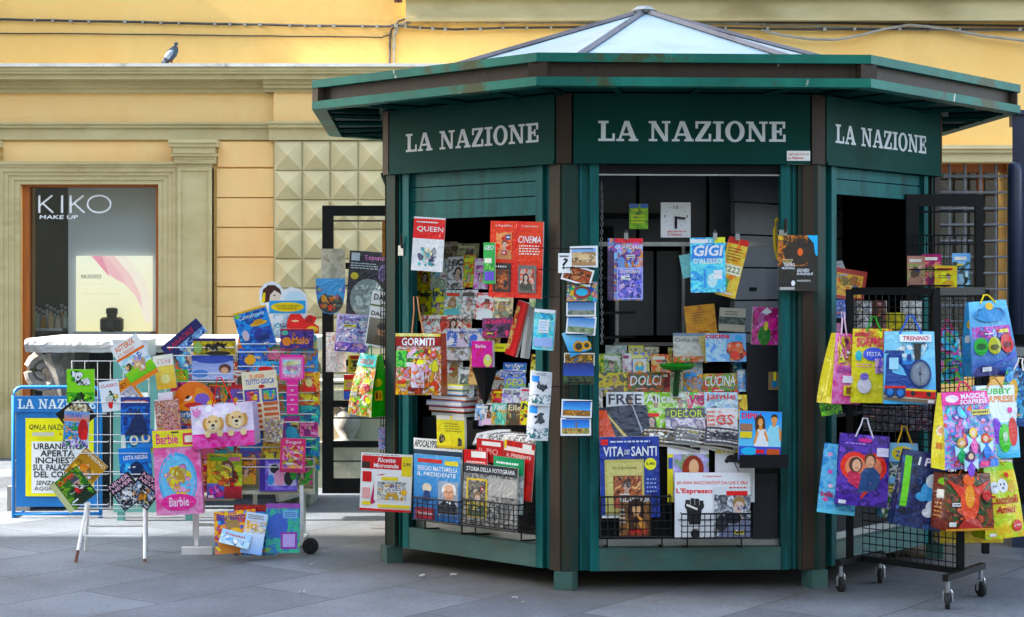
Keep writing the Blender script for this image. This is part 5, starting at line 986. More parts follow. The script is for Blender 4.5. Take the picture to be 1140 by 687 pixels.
S('toy_strip', 'pink hanging strip card with a pony pale blob on the trolley', 'toy card', 325, 428, 28, 66, Y2 - .1, th=.008, base='#ec4f98', mat='gloss', bend=(0, 0), outline=[(.3, 0), (.75, 0), (.75, .56), (1, .6), (1, .96), (.9, 1), (.1, 1), (0, .96), (0, .58), (.3, .56)], els=[('r', .06, .6, .94, .96, '#f07fb4'), ('p', .14, .68, .86, .92, ['#f3a6cc', '#f6d9e6', '#8fd0e2', '#f0e0a0'], 4, 14), ('t', 'Sogni', .2, .62, .8, .69, '#f9e6f0', .015), ('r', .3, .48, .75, .49, '#f8c4dc'), ('r', .3, .32, .75, .33, '#f8c4dc'), ('r', .3, .16, .75, .17, '#f8c4dc'), ('e', .52, .4, .07, .02, '#f6b0d0'), ('e', .52, .24, .07, .02, '#f6b0d0'), ('e', .52, .08, .07, .02, '#f6b0d0')])
S('toy_card', 'magenta princess toy card with a yellow and red swirl low on the trolley', 'toy card', 326, 507, 28, 38, Y2 - .11, roll=-2, th=.012, base='#d4256e', els=[('p', .1, .12, .9, .78, ['#e0529a', '#f2d24a', '#c83a4a', '#efb4c8', '#7f4aa8'], 6, 13), ('t', 'Sogni', .2, .82, .82, .94, '#f6d4e2', .018), ('r', .06, .03, .94, .1, '#a81a58')], mat='wrap')
S('magazine', 'violet magazine with black pink green rounded blobs on the beige tray', 'magazine', 310, 529, 42, 36, Y2 - .03, base='#5a3fae', els=[('r', .02, .04, .14, .96, '#3a2a86'), ('p', .16, .05, 1, .95, ['#6a4fc0', '#8f7fd6', '#5a3fae'], 3, 5), ('r', .24, .18, .96, .86, '#c9c4ea'), ('e', .4, .7, .12, .14, '#17171a'), ('e', .54, .42, .15, .25, '#e6a6c4'), ('e', .77, .4, .12, .22, '#151518'), ('e', .9, .55, .09, .2, '#4fae4a'), ('e', .3, .36, .09, .16, '#4f8fd0')], mat='gloss')
# lying against the trolley feet on the ground
yg = 10.15
S('magazine', 'red topped COMBATTI CON magazine behind the comics on the ground', 'magazine', 284, 590, 48, 56, yg + .04, roll=0, pitch=6, base='#2f6fb8', els=[('r', 0, .86, 1, 1, '#7a1f2a'), ('t', 'COMBATTI CON', .05, .89, .95, .97, '#d84a3a', .02), ('p', 0, 0, 1, .84, ['#2f6fb8', '#5f9fd8', '#1f3f7a', '#c8862a'], 5, 9)], mat='gloss')
S('magazine', 'blue green magazine with a small violet card stuck on, on the ground by the trolley', 'magazine', 315, 588, 38, 54, yg + .0, roll=0, pitch=8, base='#4fa08a', els=[('p', 0, 0, 1, 1, ['#4f8fb8', '#4fae8a', '#3a6fae', '#7fb85a'], 8, 7), ('r', 0, .9, 1, 1, '#8a4f9a'), ('e', .35, .55, .3, .25, '#3f5fb0'), ('r', .5, .7, .92, .86, '#7fb0d8'), ('r', .44, .08, .92, .42, '#8a3f9a'), ('r', .5, .12, .86, .38, '#b8a4d8'), ('l', .55, .72, .9, .84, 3, '#2f3f7a')], mat='gloss')
S('magazine', 'fiery orange comic magazine leaning on the ground in front of the trolley', 'magazine', 262, 592, 46, 46, yg - .08, roll=4, pitch=12, base='#d2642a', els=[('p', 0, 0, 1, 1, ['#2f5fae', '#e0862a', '#f2c04a', '#c8401f', '#3f7fc0'], 6, 8), ('t', 'Bravissimo', .06, .78, .74, .95, '#5f1f7a', .02), ('e', .5, .4, .2, .2, '#f2b83a')], mat='gloss')
S('magazine', 'pale blue and white leaflet magazine sliding off the orange comic on the ground', 'magazine', 283, 594, 24, 44, yg - .1, roll=-8, pitch=14, base='#c3d4ec', els=[('p', 0, .5, 1, .8, ['#e6c8a4', '#c3d4ec', '#d8a45a'], 2, 10), ('l', .1, .84, .9, .96, 3, '#7a5a2a'), ('g', 0, 0, 1, .5, '#8fb4e4', '#cfdcf0')], mat='gloss')
S('comic_book', 'small white and blue booklet lying on the orange comic on the ground', 'book', 262, 600, 34, 15, yg - .13, roll=-14, pitch=20, th=.012, base='#a9cdea', els=[('p', 0, 0, 1, .6, ['#a9cdea', '#d9e8f4', '#6fa6d8'], 3, 10), ('t', 'Pupazzi', .15, .6, .8, .82, '#c8504a', .015)], mat='gloss')

# ---- things on the open left door and kiosk corner
YD = 11.36
S('cardboard_sheet', 'plain grey cardboard rectangle hung on the open left kiosk door', 'cardboard', 371, 294, 27, 34, YD, th=.004, base='#a39c8e', els=[('p', 0, 0, 1, 1, ['#a39c8e', '#b0a999', '#978f80'], 2, 6), ('e', .3, .62, .03, .025, '#4a443c')], mat='matte')
S('toy_blister', 'blue headed toy blister with a round tray of orange bits on the left door', 'toy', 368, 330, 33, 40, YD - .07, th=.01, base='#4f93cc', mat='wrap', outline=[(.02, .55), (.0, 1), (1, 1), (.98, .55), (.93, .3), (.75, .05), (.5, 0), (.25, .05), (.07, .3)], els=[('r', .04, .8, .96, .94, '#6fb6de'), ('r', .02, .58, .98, .8, '#46379a'), ('p', .06, .64, .9, .74, ['#e0a43a', '#4fae6a', '#d84a5a'], 3, 20), ('e', .5, .32, .42, .29, '#2f2a2c'), ('b', .5, .32, .38, .26, ['#c8743a', '#6a3f5a', '#d8924a', '#3f4f4a', '#b8442a', '#e0a85a'], 6, 30, .9)])
S('toy_card', 'large black toy card with a grey moon disc hung on the left door', 'toy card', 409, 319, 44, 78, YD - .05, roll=-4, th=.012, base='#1d1922', els=[('p', 0, 0, 1, 1, ['#1d1922', '#2a2433', '#17141c'], 3, 5), ('r', .05, .86, .26, .97, '#cfcbd6'), ('t', 'Espande', .4, .86, .98, .95, '#c77ab0', .01), ('l', .05, .74, .75, .84, 3, '#d6d2dc'), ('e', .16, .64, .1, .05, '#e0bf2a'), ('e', .52, .33, .44, .28, '#8f9396'), ('p', .2, .14, .84, .52, ['#a5a8aa', '#7f8386', '#c9cbcc', '#8f9396'], 5, 7), ('e', .86, .7, .12, .12, '#5a4a72'), ('G', [(.62, .42), (.7, .44), (.9, .2), (.82, .18)], '#3a3f44'), ('r', .1, .03, .4, .07, '#b03a6a')], mat='wrap')
S('toy_card', 'lilac toy card with pale kitchen picture under the black moon card', 'toy card', 393, 371, 38, 42, YD - .08, roll=-4, th=.012, base='#c6b2de', els=[('p', .02, .25, .98, .95, ['#c9b6e2', '#e9e4f2', '#7f8fd0', '#e6c4d8', '#5a4a86'], 5, 13), ('p', 0, 0, 1, .25, ['#4f4aa8', '#7f5ab8', '#d8a4d0'], 6, 13), ('t', 'Bagno', .2, .82, .7, .93, '#5a4aa0', .015)], mat='wrap')
S('sticker_sheet', 'white spotted sticker sheet behind the lilac toy card on the left door', 'stickers', 374, 392, 22, 44, YD - .02, base='#d9d6d2', els=[('p', 0, 0, 1, 1, ['#dcd9d5', '#e6e4e0', '#c9a0a0', '#dcd9d5', '#9aaebf'], 8, 24)])
S('toy_box', 'yellow and black toy box under the lilac card on the left door', 'toy box', 399, 405, 22, 20, YD - .04, base='#d8b42a', th=.03, els=[('r', .1, .76, .9, .94, '#b01f24'), ('p', .1, .1, .9, .7, ['#17171a', '#e6c43a', '#2a2a2a', '#d84a2a'], 4, 16)], **K)
S('toy_box', 'slim red yellow and blue toy box beside the green bag', 'toy box', 389, 431, 12, 28, YD - .04, base='#d83a2a', th=.03, els=[('r', 0, .4, 1, .8, '#e8c82a'), ('e', .5, .6, .3, .14, '#f0a08a'), ('r', 0, .02, 1, .34, '#3a5fc0')], **K)
S('magazine', 'white double DALLA booklet with a photo of a capped man by the left post', 'magazine', 424, 356, 27, 62, 10.2, yaw=-12, roll=-9, th=.012, base='#e6e6e2', els=[('t', 'DALLA', .1, .84, .98, .95, '#141414', .022), ('r', 0, .73, 1, .76, '#6a7a4a'), ('t', 'DALLA', .08, .56, .86, .64, '#141414', .022), ('g', .05, .04, .98, .52, '#4a443a', '#8a8478')] + [('e', .6, .3, .16, .1, '#b08a6a'), ('e', .6, .38, .2, .06, '#3a3a38'), ('G', [(.3, .05), (.95, .05), (.85, .22), (.42, .22)], '#5a4f3f')], **K)
S('wood_slat', 'narrow varnished wooden slat hung from the top of the left door', 'wood slat', 428, 266, 5, 40, 11.3, th=.012, base='#8a4f1f', els=[('p', 0, 0, 1, 1, ['#8a4f1f', '#a3632a', '#74401a'], 3, 5)], mat='matte', bend=(0, 0))
bag('small green bag with a teal strip and colourful front hung on the left post', 412, 428, 26, 68, 10.1, -38, roll=-4, base='#c8d84a', side='#46ad3a', depth=.16, top=.72, handle='#1f7a5a', hh=.06, group=None, els=[('p', 0, 0, 1, .8, ['#7fc04a', '#e88a4a', '#e8e0d0', '#c8d84a', '#d84a5a'], 5, 9), ('r', 0, .8, 1, 1, '#5fb8ae'), ('t', 'GIOCHI', .15, .84, .85, .92, '#c8384a', .015)], sels=[('e', .45, .55, .3, .07, '#d8d24a'), ('r', .2, .26, .7, .42, '#e8c42a'), ('r', .3, .29, .6, .39, '#8a2a24')])
S('toy_packet', 'small crumpled blue and white packet low on the left post grid', 'packet', 430, 488, 17, 24, 10.15, th=.02, base='#8a9ad0', els=[('p', 0, 0, 1, 1, ['#4f7fd0', '#c9d4ea', '#b88ac0', '#4a8ac8'], 4, 24)], mat='wrap')
S('magazine', 'white Ricette Microonde recipe magazine with red title at the left kiosk corner', 'magazine', 430, 537, 57, 64, 9.78, yaw=-10, roll=-2, th=.012, base='#ece9e4', els=[('l', .05, .965, .75, .99, 1, '#4a4a4a'), ('r', .02, .73, .8, .955, '#c41a34'), ('t', 'Ricette', .34, .85, .68, .93, '#f2ece8', .02), ('t', 'Microonde', .26, .755, .74, .83, '#f2ece8', .02), ('r', .8, .62, .99, .965, '#eed22a'), ('t', '2,90', .83, .79, .97, .86, '#2a2a2a', .02), ('r', .02, .74, .18, .85, '#3a2a20'), ('r', .04, .5, .22, .68, '#c63a3a'), ('G', [(.2, .1), (.3, .62), (.5, .66), (.34, .58), (.3, .14)], '#b01a5a'), ('r', .28, .18, .92, .62, '#e9e6e0'), ('p', .34, .2, .9, .52, ['#5a5f66', '#c9c4ba', '#8a8f94', '#efe8d8', '#b8864a'], 4, 14), ('r', .42, .54, .74, .6, '#e6cf3a'), ('r', .05, .1, .22, .16, '#e6cf3a'), ('r', .36, .07, .98, .12, '#e6cf3a'), ('r', .0, .0, 1, .04, '#c41a34'), ('e', .86, .34, .06, .05, '#e8b42a'), ('r', .05, .22, .2, .4, '#e0a8a4')], bend=(.006, .002), **K)
# thin black hanging grid on the left post
m = M(); o_ = at(424, 505, 10.16); wiregrid(m, o_, at(436, 505, 10.12) - o_, at(424, 300, 10.16) - o_, 4, 26, .0028); tag(m.build('wire_grid', 'black_wire'), 'narrow black wire grid fixed beside the left kiosk post', 'wire grid')
SAT = 1.0
SAT = 1.2
PIG = 1.6
# ================================================================== kiosk goods
def mg(lb, px, py, w, h, Y, base, els=(), cat='magazine', nm='magazine', **k):
    k.setdefault('mat', 'gloss'); return S(nm, lb, cat, px, py, w, h, Y, base=base, els=list(els), **k)
def PX(c, sd, sc=9, y1=.8): return ('p', 0, 0, 1, y1, c, sd, sc)
# -- left bay, hanging and front
y = LF(477, 273, .06)
mg('red and white QUEEN magazine hung at the upper left of the left kiosk bay', 477, 272, 35, 60, y, '#e3e0dc', [('r', 0, .6, 1, .97, '#b8241f'), ('t', 'QUEEN', .12, .72, .95, .83, '#eae4e0', .008), ('r', 0, .56, 1, .6, '#e0d8d2'), ('b', .5, .3, .32, .18, ['#8f94a2', '#c9a888', '#4f9a9a', '#5a5f7a', '#d8c8b8', '#3a3f5a'], 4, 22, .9), ('b', .5, .13, .32, .05, ['#4f9a9a', '#3a7a80'], 3, 7, .8), ('l', .1, .88, .8, .94, 1, '#e8d8d4')], yaw=-20, roll=-4, mat='wrap')
y = LF(575, 290, .1)
cin = [('p', 0, 0, 1, 1, ['#d8401a', '#e0491e', '#cf3a16'], 2, 3), ('r', .49, 0, .51, 1, '#b02c10'), ('t', 'la Repubblica', .1, .92, .42, .955, '#f0d8cc', 0), ('t', "L'espresso", .6, .92, .9, .955, '#f0d8cc', 0), ('t', 'CINEMA', .54, .72, .97, .81, '#f4eae6', .008), ('p', .12, .5, .42, .86, ['#d85a32', '#b83a1a', '#e88a62', '#d8401a'], 6, 9), ('l', .56, .56, .95, .7, 4, '#f0c8b8'), ('r', .08, .07, .42, .45, '#2f2724'), ('p', .12, .1, .38, .36, ['#4a3a32', '#8f4a2a', '#2a2422', '#b86a4a'], 7, 16), ('r', .56, .07, .9, .43, '#5f5a56'), ('p', .6, .1, .86, .38, ['#7a746e', '#a89c94', '#c8502a', '#3a3532'], 8, 16), ('l', .12, .38, .38, .43, 1, '#c8c0b8')]
mg('large orange red double CINEMA newspaper edition hung in the left kiosk bay', 575, 289, 59, 85, y, '#d8401a', cin, yaw=-24, roll=-2, mat='wrap', th=.01)
mg('green magazine hung just left of the orange CINEMA edition', 545, 293, 13, 46, y + .03, '#3f8a4a', [('t', 'GEO', .1, .82, .9, .93, '#dfe6d8', .015), ('r', .1, .5, .7, .62, '#c9c4b0'), ('r', .1, .08, .9, .3, '#5a4a9a'), ('p', .1, .32, .9, .48, ['#2f6a3a', '#6fae5a'], 3, 14)], yaw=-24)
bag('red brown GORMITI toy bag with orange creatures hung on the left jamb of the kiosk', 469, 405, 51, 68, LF(469, 405, .14), -16, base='#6a1f16', side='#8a3a1a', depth=.12, top=.98, topd=.7, handle='#a8785a', hx=(.35, .62), hh=.22, hook=-.02, group=None, els=[('p', .02, 0, 1, .8, ['#c8642a', '#e8a24a', '#7a1f1a', '#e8d8c0', '#d8482a', '#3f7a3a', '#c88a9a'], 6, 9), ('r', 0, .8, 1, .95, '#7a1a16'), ('t', 'GORMITI', .14, .8, .86, .93, '#e8ecf4', .025), ('p', .02, .45, .25, .72, ['#3f9a4a', '#6abf5a', '#2a6a3a'], 3, 12), ('p', 0, .95, 1, 1, ['#d8a24a', '#e8c88a'], 2, 12), ('p', .38, .12, .66, .5, ['#e8c8d0', '#f0a8b8', '#e86a4a'], 4, 14)])
mg('light blue boxed postcards pack hung on the right jamb of the left bay', 606, 367, 23, 45, LF(606, 367, .1), '#4fa8d0', [('p', 0, 0, 1, 1, ['#4fa8d0', '#7fc8e2', '#3a8ab8'], 3, 8), ('r', .25, .42, .75, .75, '#e6eef2'), ('l', .3, .45, .7, .72, 4, '#5a9ac0'), ('r', .05, .08, .95, .3, '#8a9ad0'), ('r', 0, .92, 1, 1, '#d8e6ea')], cat='postcard pack', nm='postcard_pack', yaw=-10, roll=-4, th=.04)
# -- left bay, inside shelves (rows top to bottom)
def rowL(items, n, where):
    for (px, py, w, h, c1, c2, c3, title, tc, desc) in items:
        els = [PX([c1, c2, c1, c3], px % 11, 10, 1)] + ([('t', title, .08, .72, .92, .9, tc, .015)] if title else [('r', .08, .78, .8, .9, tc)])
        mg(f'{desc} {where}', px, py, w, h, LF(px, py, n), c1, els, yaw=-18 - (px % 7), roll=(px % 5) - 2, th=.004, pitch=8)
PIG = 2.1
rowL([(496, 282, 26, 26, '#8a7f6a', '#b0a284', '#5a5248', '', '#c8bfa8', 'dull beige magazine'), (521, 284, 24, 26, '#6a6a4a', '#8f8f6a', '#3f4a3a', '', '#a8a888', 'olive magazine'), (558, 284, 20, 24, '#7a4a3a', '#a86a4a', '#3a2a26', '', '#c89a7a', 'rusty brown magazine'), (582, 288, 22, 26, '#4a5a6a', '#7a8a94', '#2a343e', '', '#a8b4bc', 'slate magazine')], -.4, 'at the very top of the shelves inside the left bay')
rowL([(471, 307, 17, 34, '#c88a3a', '#e0b24a', '#8a3a2a', '', '#b8402a', 'amber magazine'), (489, 306, 19, 34, '#9aa88a', '#d8d4c4', '#6a8a9a', '', '#e8e4d8', 'pale sage magazine'), (508, 304, 20, 36, '#d8d4c4', '#3a3632', '#b8b4a4', 'LUC', '#1a1a1a', 'cream magazine titled LUC'), (523, 302, 14, 36, '#8fa83a', '#c84a2a', '#3a6a3a', '', '#c8d84a', 'lime and red magazine'), (536, 305, 16, 34, '#c86a9a', '#e8a8c0', '#8a4a7a', '', '#e8d8e0', 'rose pink magazine'), (596, 308, 18, 34, '#5a6a9a', '#8a94b8', '#3a4470', '', '#c8ccd8', 'dusty blue magazine')], -.3, 'on the second shelf row inside the left bay')
rowL([(474, 340, 16, 34, '#d8c02a', '#3a3a2a', '#8a7a1a', '', '#2a2a1a', 'black and yellow magazine'), (488, 338, 14, 34, '#e0cc3a', '#2f4a6a', '#e0cc3a', 'IN', '#1a1a1a', 'yellow magazine titled IN'), (505, 339, 20, 32, '#c8c4b4', '#4a8a7a', '#8a8478', '', '#b83a2a', 'white magazine with a teal picture'), (523, 339, 18, 32, '#b8b4a8', '#5a5450', '#e0dcd0', '', '#3a3632', 'grey magazine with dark blotches'), (540, 341, 20, 30, '#a82a24', '#d8c8b8', '#7a1f1a', '', '#e0d0c0', 'crimson magazine'), (560, 343, 22, 26, '#7a6f5a', '#a89a7a', '#4a443a', '', '#c8b898', 'khaki magazine'), (597, 342, 16, 30, '#6a8a5a', '#a8b88a', '#3a5a34', '', '#d0d8b8', 'moss green magazine')], -.24, 'on the third shelf row inside the left bay')
rowL([(497, 364, 56, 26, '#b8b0a0', '#a8342a', '#d8d0c0', 'rombo RR', '#2a2a2a', 'wide cream newspaper with heavy black heading'), (518, 376, 42, 20, '#d8d8cc', '#2f4a8a', '#c8c4b4', 'Motociclismo', '#1f3a7a', 'wide white newspaper with a navy heading'), (554, 365, 34, 22, '#4a2a4a', '#8a2a4a', '#2a2434', 'auto', '#c83a5a', 'plum coloured magazine')], -.2, 'on the fourth shelf row inside the left bay')
rowL([(507, 392, 34, 18, '#8a8478', '#c8c4b4', '#5a5248', '', '#d8d0c0', 'greyish magazine'), (502, 412, 26, 44, '#8a8a84', '#b8b8b0', '#a83a34', 'RAR', '#a83a34', 'grey magazine with red heading'), (519, 426, 18, 34, '#7f8a84', '#b0b8b0', '#4a5450', '', '#c8d0c8', 'blue grey magazine'), (530, 408, 14, 40, '#7a5a3a', '#a8845a', '#4a3420', '', '#c8a87a', 'nut brown magazine')], -.18, 'behind the toy bag inside the left bay')
rowL([(540, 438, 18, 26, '#b84a3a', '#e0c8a8', '#5a2a2a', '', '#e8dcc8', 'brick red magazine'), (548, 424, 20, 22, '#4a6a9a', '#a8b8d0', '#2a3a5a', '', '#d8dce4', 'denim blue magazine'), (600, 408, 18, 26, '#d8a83a', '#7a3a2a', '#e8d08a', '', '#3a2a1a', 'mustard magazine'), (598, 440, 20, 26, '#3f8a86', '#d8d0b8', '#1f5a5a', '', '#e8e4d4', 'sea green magazine')], -.27, 'on the steps at the right of the left bay')
PIG = 1.6
mg('small magenta Barbie box standing on a dark stand in the left bay', 538, 394, 23, 29, LF(538, 394, -.1), '#d2206e', [PX(['#d2206e', '#e0408a', '#b8185a'], 3, 6, 1), ('t', 'Barbie', .2, .74, .7, .87, '#f4d8e4', .015), ('e', .78, .25, .2, .24, '#e8c070'), ('e', .78, .36, .1, .1, '#f0c8a8')], cat='toy box', nm='toy_box', yaw=-16, th=.05, edge='#e8b8d0')
m = M(); p = at(540, 409, LF(540, 409, -.12)); q_ = at(540, 450, LF(540, 450, -.12)); m.tube([p, q_], [.075, .008], None, 4); tag(m.build('display_stand', 'black_board'), 'black inverted cone stand under the magenta Barbie box', 'stand')
mg('plain yellow price tag beside the magenta Barbie box', 558, 387, 15, 9, LF(558, 387, -.16), '#e0c81f', [('l', .1, .2, .9, .8, 1, '#8a7a1a')], cat='price tag', nm='price_tag', yaw=-20)
mg('open comic strip booklet above the magenta Barbie box', 549, 376, 17, 22, LF(549, 376, -.22), '#d8d0b8', [PX(['#d8d0b8', '#c83a2a', '#3f7a4a', '#e8c84a'], 4, 18, 1)], yaw=-10, roll=-16, cat='booklet', nm='booklet')
mg('tall red binder leaning right of the shelves in the left bay', 577, 366, 13, 62, LF(577, 366, -.1), '#b01f18', [('r', .75, 0, 1, 1, '#7a1410'), ('p', 0, .1, .3, .9, ['#c8a86a', '#b01f18'], 3, 12)], yaw=-24, roll=-16, th=.03, cat='binder', nm='binder')
mg('tall grey binder leaning beside the red one in the left bay', 588, 370, 8, 58, LF(588, 370, -.12), '#9a9a98', [('r', .5, 0, 1, 1, '#7a7a78')], yaw=-24, roll=-8, th=.03, cat='binder', nm='binder')
# stacked books at the left of the bay
for k, (c, lb) in enumerate((('#d8c22a', 'yellow book topmost in the flat pile low in the left bay'), ('#2f8ac8', 'blue book second from top in the flat pile of the left bay'), ('#c8642a', 'orange book third in the flat pile of the left bay'), ('#8a8aa8', 'lavender grey book fourth in the flat pile of the left bay'), ('#b82a24', 'red book fifth in the flat pile of the left bay'), ('#2f5a3a', 'dark green book at the bottom of the flat pile of the left bay'))):
    m = M(); z = 1.07 - k * .033; o_ = FC['L']; o_.box(m, .2 + .01 * (k % 3), .5 - .012 * (k % 2), z - .03, z, -.34, -.12 - .012 * (k % 3), H(c)); o_.box(m, .205 + .01 * (k % 3), .503 - .012 * (k % 2), z - .024, z - .006, -.335, -.1195 - .012 * (k % 3) + .002, H('#d8d2c0')); tag(m.build('flat_book', 'paper'), lb, 'book')
# right steps of the left bay
for (px, py, w, h, n, c1, c2, c3, t, tc, lb) in (
    (573, 410, 26, 12, -.3, '#2f5aa8', '#3f8a5a', '#c8d4e8', 'info', '#e0e6ea', 'blue and green card magazine at the back of the left bay steps'), (571, 417, 28, 10, -.28, '#c8d4e8', '#2f5aa8', '#8a7ac0', '', '#2f4a9a', 'pale blue magazine below the blue and green one on the left bay steps'),
    (573, 434, 24, 28, -.24, '#6a7fc8', '#8fc84a', '#5a6ab8', 'GEO', '#c8d860', 'green and violet GEO magazine on the left bay steps'), (556, 431, 16, 26, -.25, '#b8b0a0', '#e0d8c8', '#6a8a5a', '', '#a8603a', 'whitish magazine left of GEO on the left bay steps'),
    (555, 444, 15, 20, -.2, '#a82430', '#d8b43a', '#c83a4a', '', '#e0c83a', 'red and yellow magazine on the left bay steps'), (571, 443, 24, 20, -.19, '#dcd8d4', '#8a7ac0', '#dcd8d4', 'FOR Gioia', '#2a2a3a', 'white magazine titled FOR Gioia on the left bay steps'), (588, 442, 18, 20, -.2, '#d8c8d0', '#e8e0d8', '#b85a7a', '', '#c8405a', 'pale rose magazine right of FOR Gioia'),
    (534, 462, 10, 24, -.16, '#6a94b8', '#c8d0d8', '#4a6a8a', '', '#e0e4e8', 'steel blue magazine in the front row of the left bay steps'), (544, 461, 14, 24, -.15, '#d8d8d0', '#6a6a6a', '#e8e4d8', 'T', '#1a1a1a', 'white magazine with large black T'), (556, 461, 17, 24, -.13, '#5fa08a', '#e0903a', '#3f7a6a', 'TIME', '#e0e0d8', 'teal magazine with an orange picture in the front row'), (573, 461, 18, 24, -.12, '#3a3028', '#7a5a3a', '#c8a86a', 'Elle', '#c8b89a', 'dark brown magazine in the front row of the left bay steps'), (587, 460, 15, 26, -.11, '#d8c42a', '#b83a2a', '#2a2a1a', 'N', '#1f1f1a', 'yellow and red magazine titled N in the front row')):
    mg(lb, px, py, w, h, LF(px, py, n), c1, [PX([c1, c2, c1, c3], px % 7, 11, .75)] + ([('t', t, .1, .66, .9, .92, tc, .018)] if t else [('r', .1, .8, .9, .92, tc)]), yaw=-24, pitch=10, th=.004)
def fan(lb, px, py, w, n, f_, k0, col, roll, sd):   # newspapers lying fanned on the ledge
    Y = FC[f_].Y(px, py, n); mg(lb, px, py, w, (9 if f_ == 'L' else 15), Y, col, [('l', .05, .1, .95, .95, 4, '#d0ccc4'), ('p', .1, .3, .9, .8, [col, '#8a8680', col, '#c8c4bc'], sd, 8)], yaw=YAW[f_] + 6, pitch=58, roll=roll, th=.012, cat='newspaper', nm='newspaper', edge='#c9c5ba', bend=(.01, .012), mat='paper')
for k, (px, col, lb) in enumerate(((548, '#b8b4ac', 'pale grey newspaper at the left of the fan on the left bay ledge'), (562, '#4a4642', 'charcoal newspaper second in the fan on the left bay ledge'), (575, '#9a968e', 'mid grey newspaper third in the fan on the left bay ledge'), (588, '#3a3632', 'near black newspaper at the right of the fan on the left bay ledge'))):
    fan(lb, px, 488 + k * 2, 34, -.06 + .012 * k, 'L', k, col, 14 - 6 * k, k + 2)
brd = [('p', 0, 0, 1, 1, ['#d8dade', '#e8e8e6', '#b8bcc4'], 3, 6), ('r', .08, .68, .5, .86, '#3a7ac0'), ('b', .62, .56, .26, .16, ['#2a2c30', '#3a3f46', '#5a6068', '#1f2124'], 5, 12, .8), ('l', .1, .88, .9, .97, 2, '#5a6a7a'), ('p', 0, .05, 1, .32, ['#2a4a5a', '#c8d0d4', '#3a6a6a', '#d8dade'], 4, 14)]
mg('curled black and white brochure hanging on the right jamb of the left bay', 602, 432, 24, 38, LF(602, 432, .1), '#dfe0e2', brd, cat='brochure', nm='brochure', yaw=-14, roll=-5, bend=(.03, .02))
mg('lower curled brochure with a dark oval hanging under another brochure', 599, 468, 24, 44, LF(599, 468, .1), '#dfe0e2', brd, cat='brochure', nm='brochure', yaw=-14, roll=-3, bend=(.025, -.01))
# front of the left bay
PIG = 1.12
S('book', 'yellow book with small dark portraits standing above the APOCALYPSE magazine', 'book', 503, 481, 31, 36, LF(503, 481, .03), yaw=YL_ + 8, th=.02, base='#e3cb2e', els=[PX(['#e3cb2e', '#ead548', '#d8bc22'], 4, 5, 1), ('r', 0, .88, 1, 1, '#d8d4c4'), ('l', .3, .5, .9, .8, 4, '#8a7a2a'), ('b', .2, .3, .13, .2, ['#3a342a', '#8a7a5a', '#2a241a'], 4, 6, 1), ('b', .82, .24, .1, .16, ['#4a4438', '#9a8a6a'], 5, 5, .9), ('r', .0, .02, 1, .08, '#c8a81f')], mat='gloss')
S('magazine', 'white topped APOCALYPSE magazine with repeated black title behind the blue one', 'magazine', 488, 520, 54, 62, LF(488, 520, .04), yaw=YL_ + 6, base='#d8d6d0', els=[('t', 'APOCALYPSE', .02, .84, .52, .97, '#161618', .025), ('t', 'APOCALYPSE', .54, .84, .99, .97, '#161618', .025), ('r', 0, .66, 1, .8, '#2a3a4a')], mat='gloss')
S('magazine', 'blue Sergio Mattarella magazine with a white haired man in the left front basket', 'magazine', 487, 544, 52, 74, LF(487, 544, .09), yaw=YL_ + 10, roll=-1, th=.008, base='#2f74ae', els=[('g', 0, 0, 1, 1, '#1f5a96', '#5a9ccc'), ('t', 'SERGIO MATTARELLA', .08, .76, .94, .83, '#e8ecf0', .01), ('t', 'IL PRESIDENTE', .08, .68, .9, .74, '#e8ecf0', .01), ('r', .08, .88, .6, .94, '#b83a34'), ('r', .66, .86, .95, .93, '#d8c83a'), ('e', .28, .5, .1, .07, '#d8c8b0'), ('G', [(.18, .3), (.36, .3), (.33, .46), (.23, .46)], '#2a3a6a'), ('r', .52, .12, .96, .62, '#8f9aa8')] + [('G', [(.53, .13), (.95, .13), (.95, .24), (.86, .32), (.64, .32), (.53, .26)], '#20242e'), ('G', [(.7, .32), (.8, .32), (.75, .16)], '#dfe0e4'), ('G', [(.6, .42), (.61, .53), (.67, .585), (.77, .6), (.87, .575), (.91, .52), (.9, .42), (.86, .46), (.64, .46)], '#e4e2de'), ('e', .755, .44, .115, .115, '#d2a083'), ('e', .755, .53, .1, .05, '#dcb195'), ('r', .68, .465, .735, .475, '#6a5a50'), ('r', .775, .465, .83, .475, '#6a5a50'), ('G', [(.745, .46), (.765, .46), (.775, .41), (.735, .41)], '#bf8a70'), ('r', .715, .375, .795, .384, '#8f5248')] + [('r', .05, .03, .45, .2, '#a8303a'), ('t', 'Apocalypse', .08, .08, .42, .14, '#f0e0e0', .01)], mat='wrap')
S('magazine', 'red magazine with white box tilted behind the photography magazine', 'magazine', 546, 502, 30, 26, LF(546, 502, .02), yaw=YL_ + 6, roll=-2, base='#b01f1c', els=[('r', .2, .72, .9, .9, '#e6dcd4'), ('t', 'IL PIO', .1, .35, .8, .6, '#d8a09a', .01)], mat='gloss')
S('magazine', 'tall red magazine with a yellow edge at the right of the left front basket', 'magazine', 577, 524, 34, 64, LF(577, 524, .025), yaw=YL_ + 6, roll=-5, base='#b8241f', els=[PX(['#b8241f', '#a01a18', '#c83a30'], 3, 5, 1), ('r', 0, .82, 1, .9, '#e0d4cc'), ('r', .6, .9, .9, .98, '#e8e0d8'), ('t', 'IL PRESENTE', .1, .72, .9, .78, '#e8d0c8', .01), ('r', 0, .86, .08, 1, '#d8b42a')], mat='gloss')
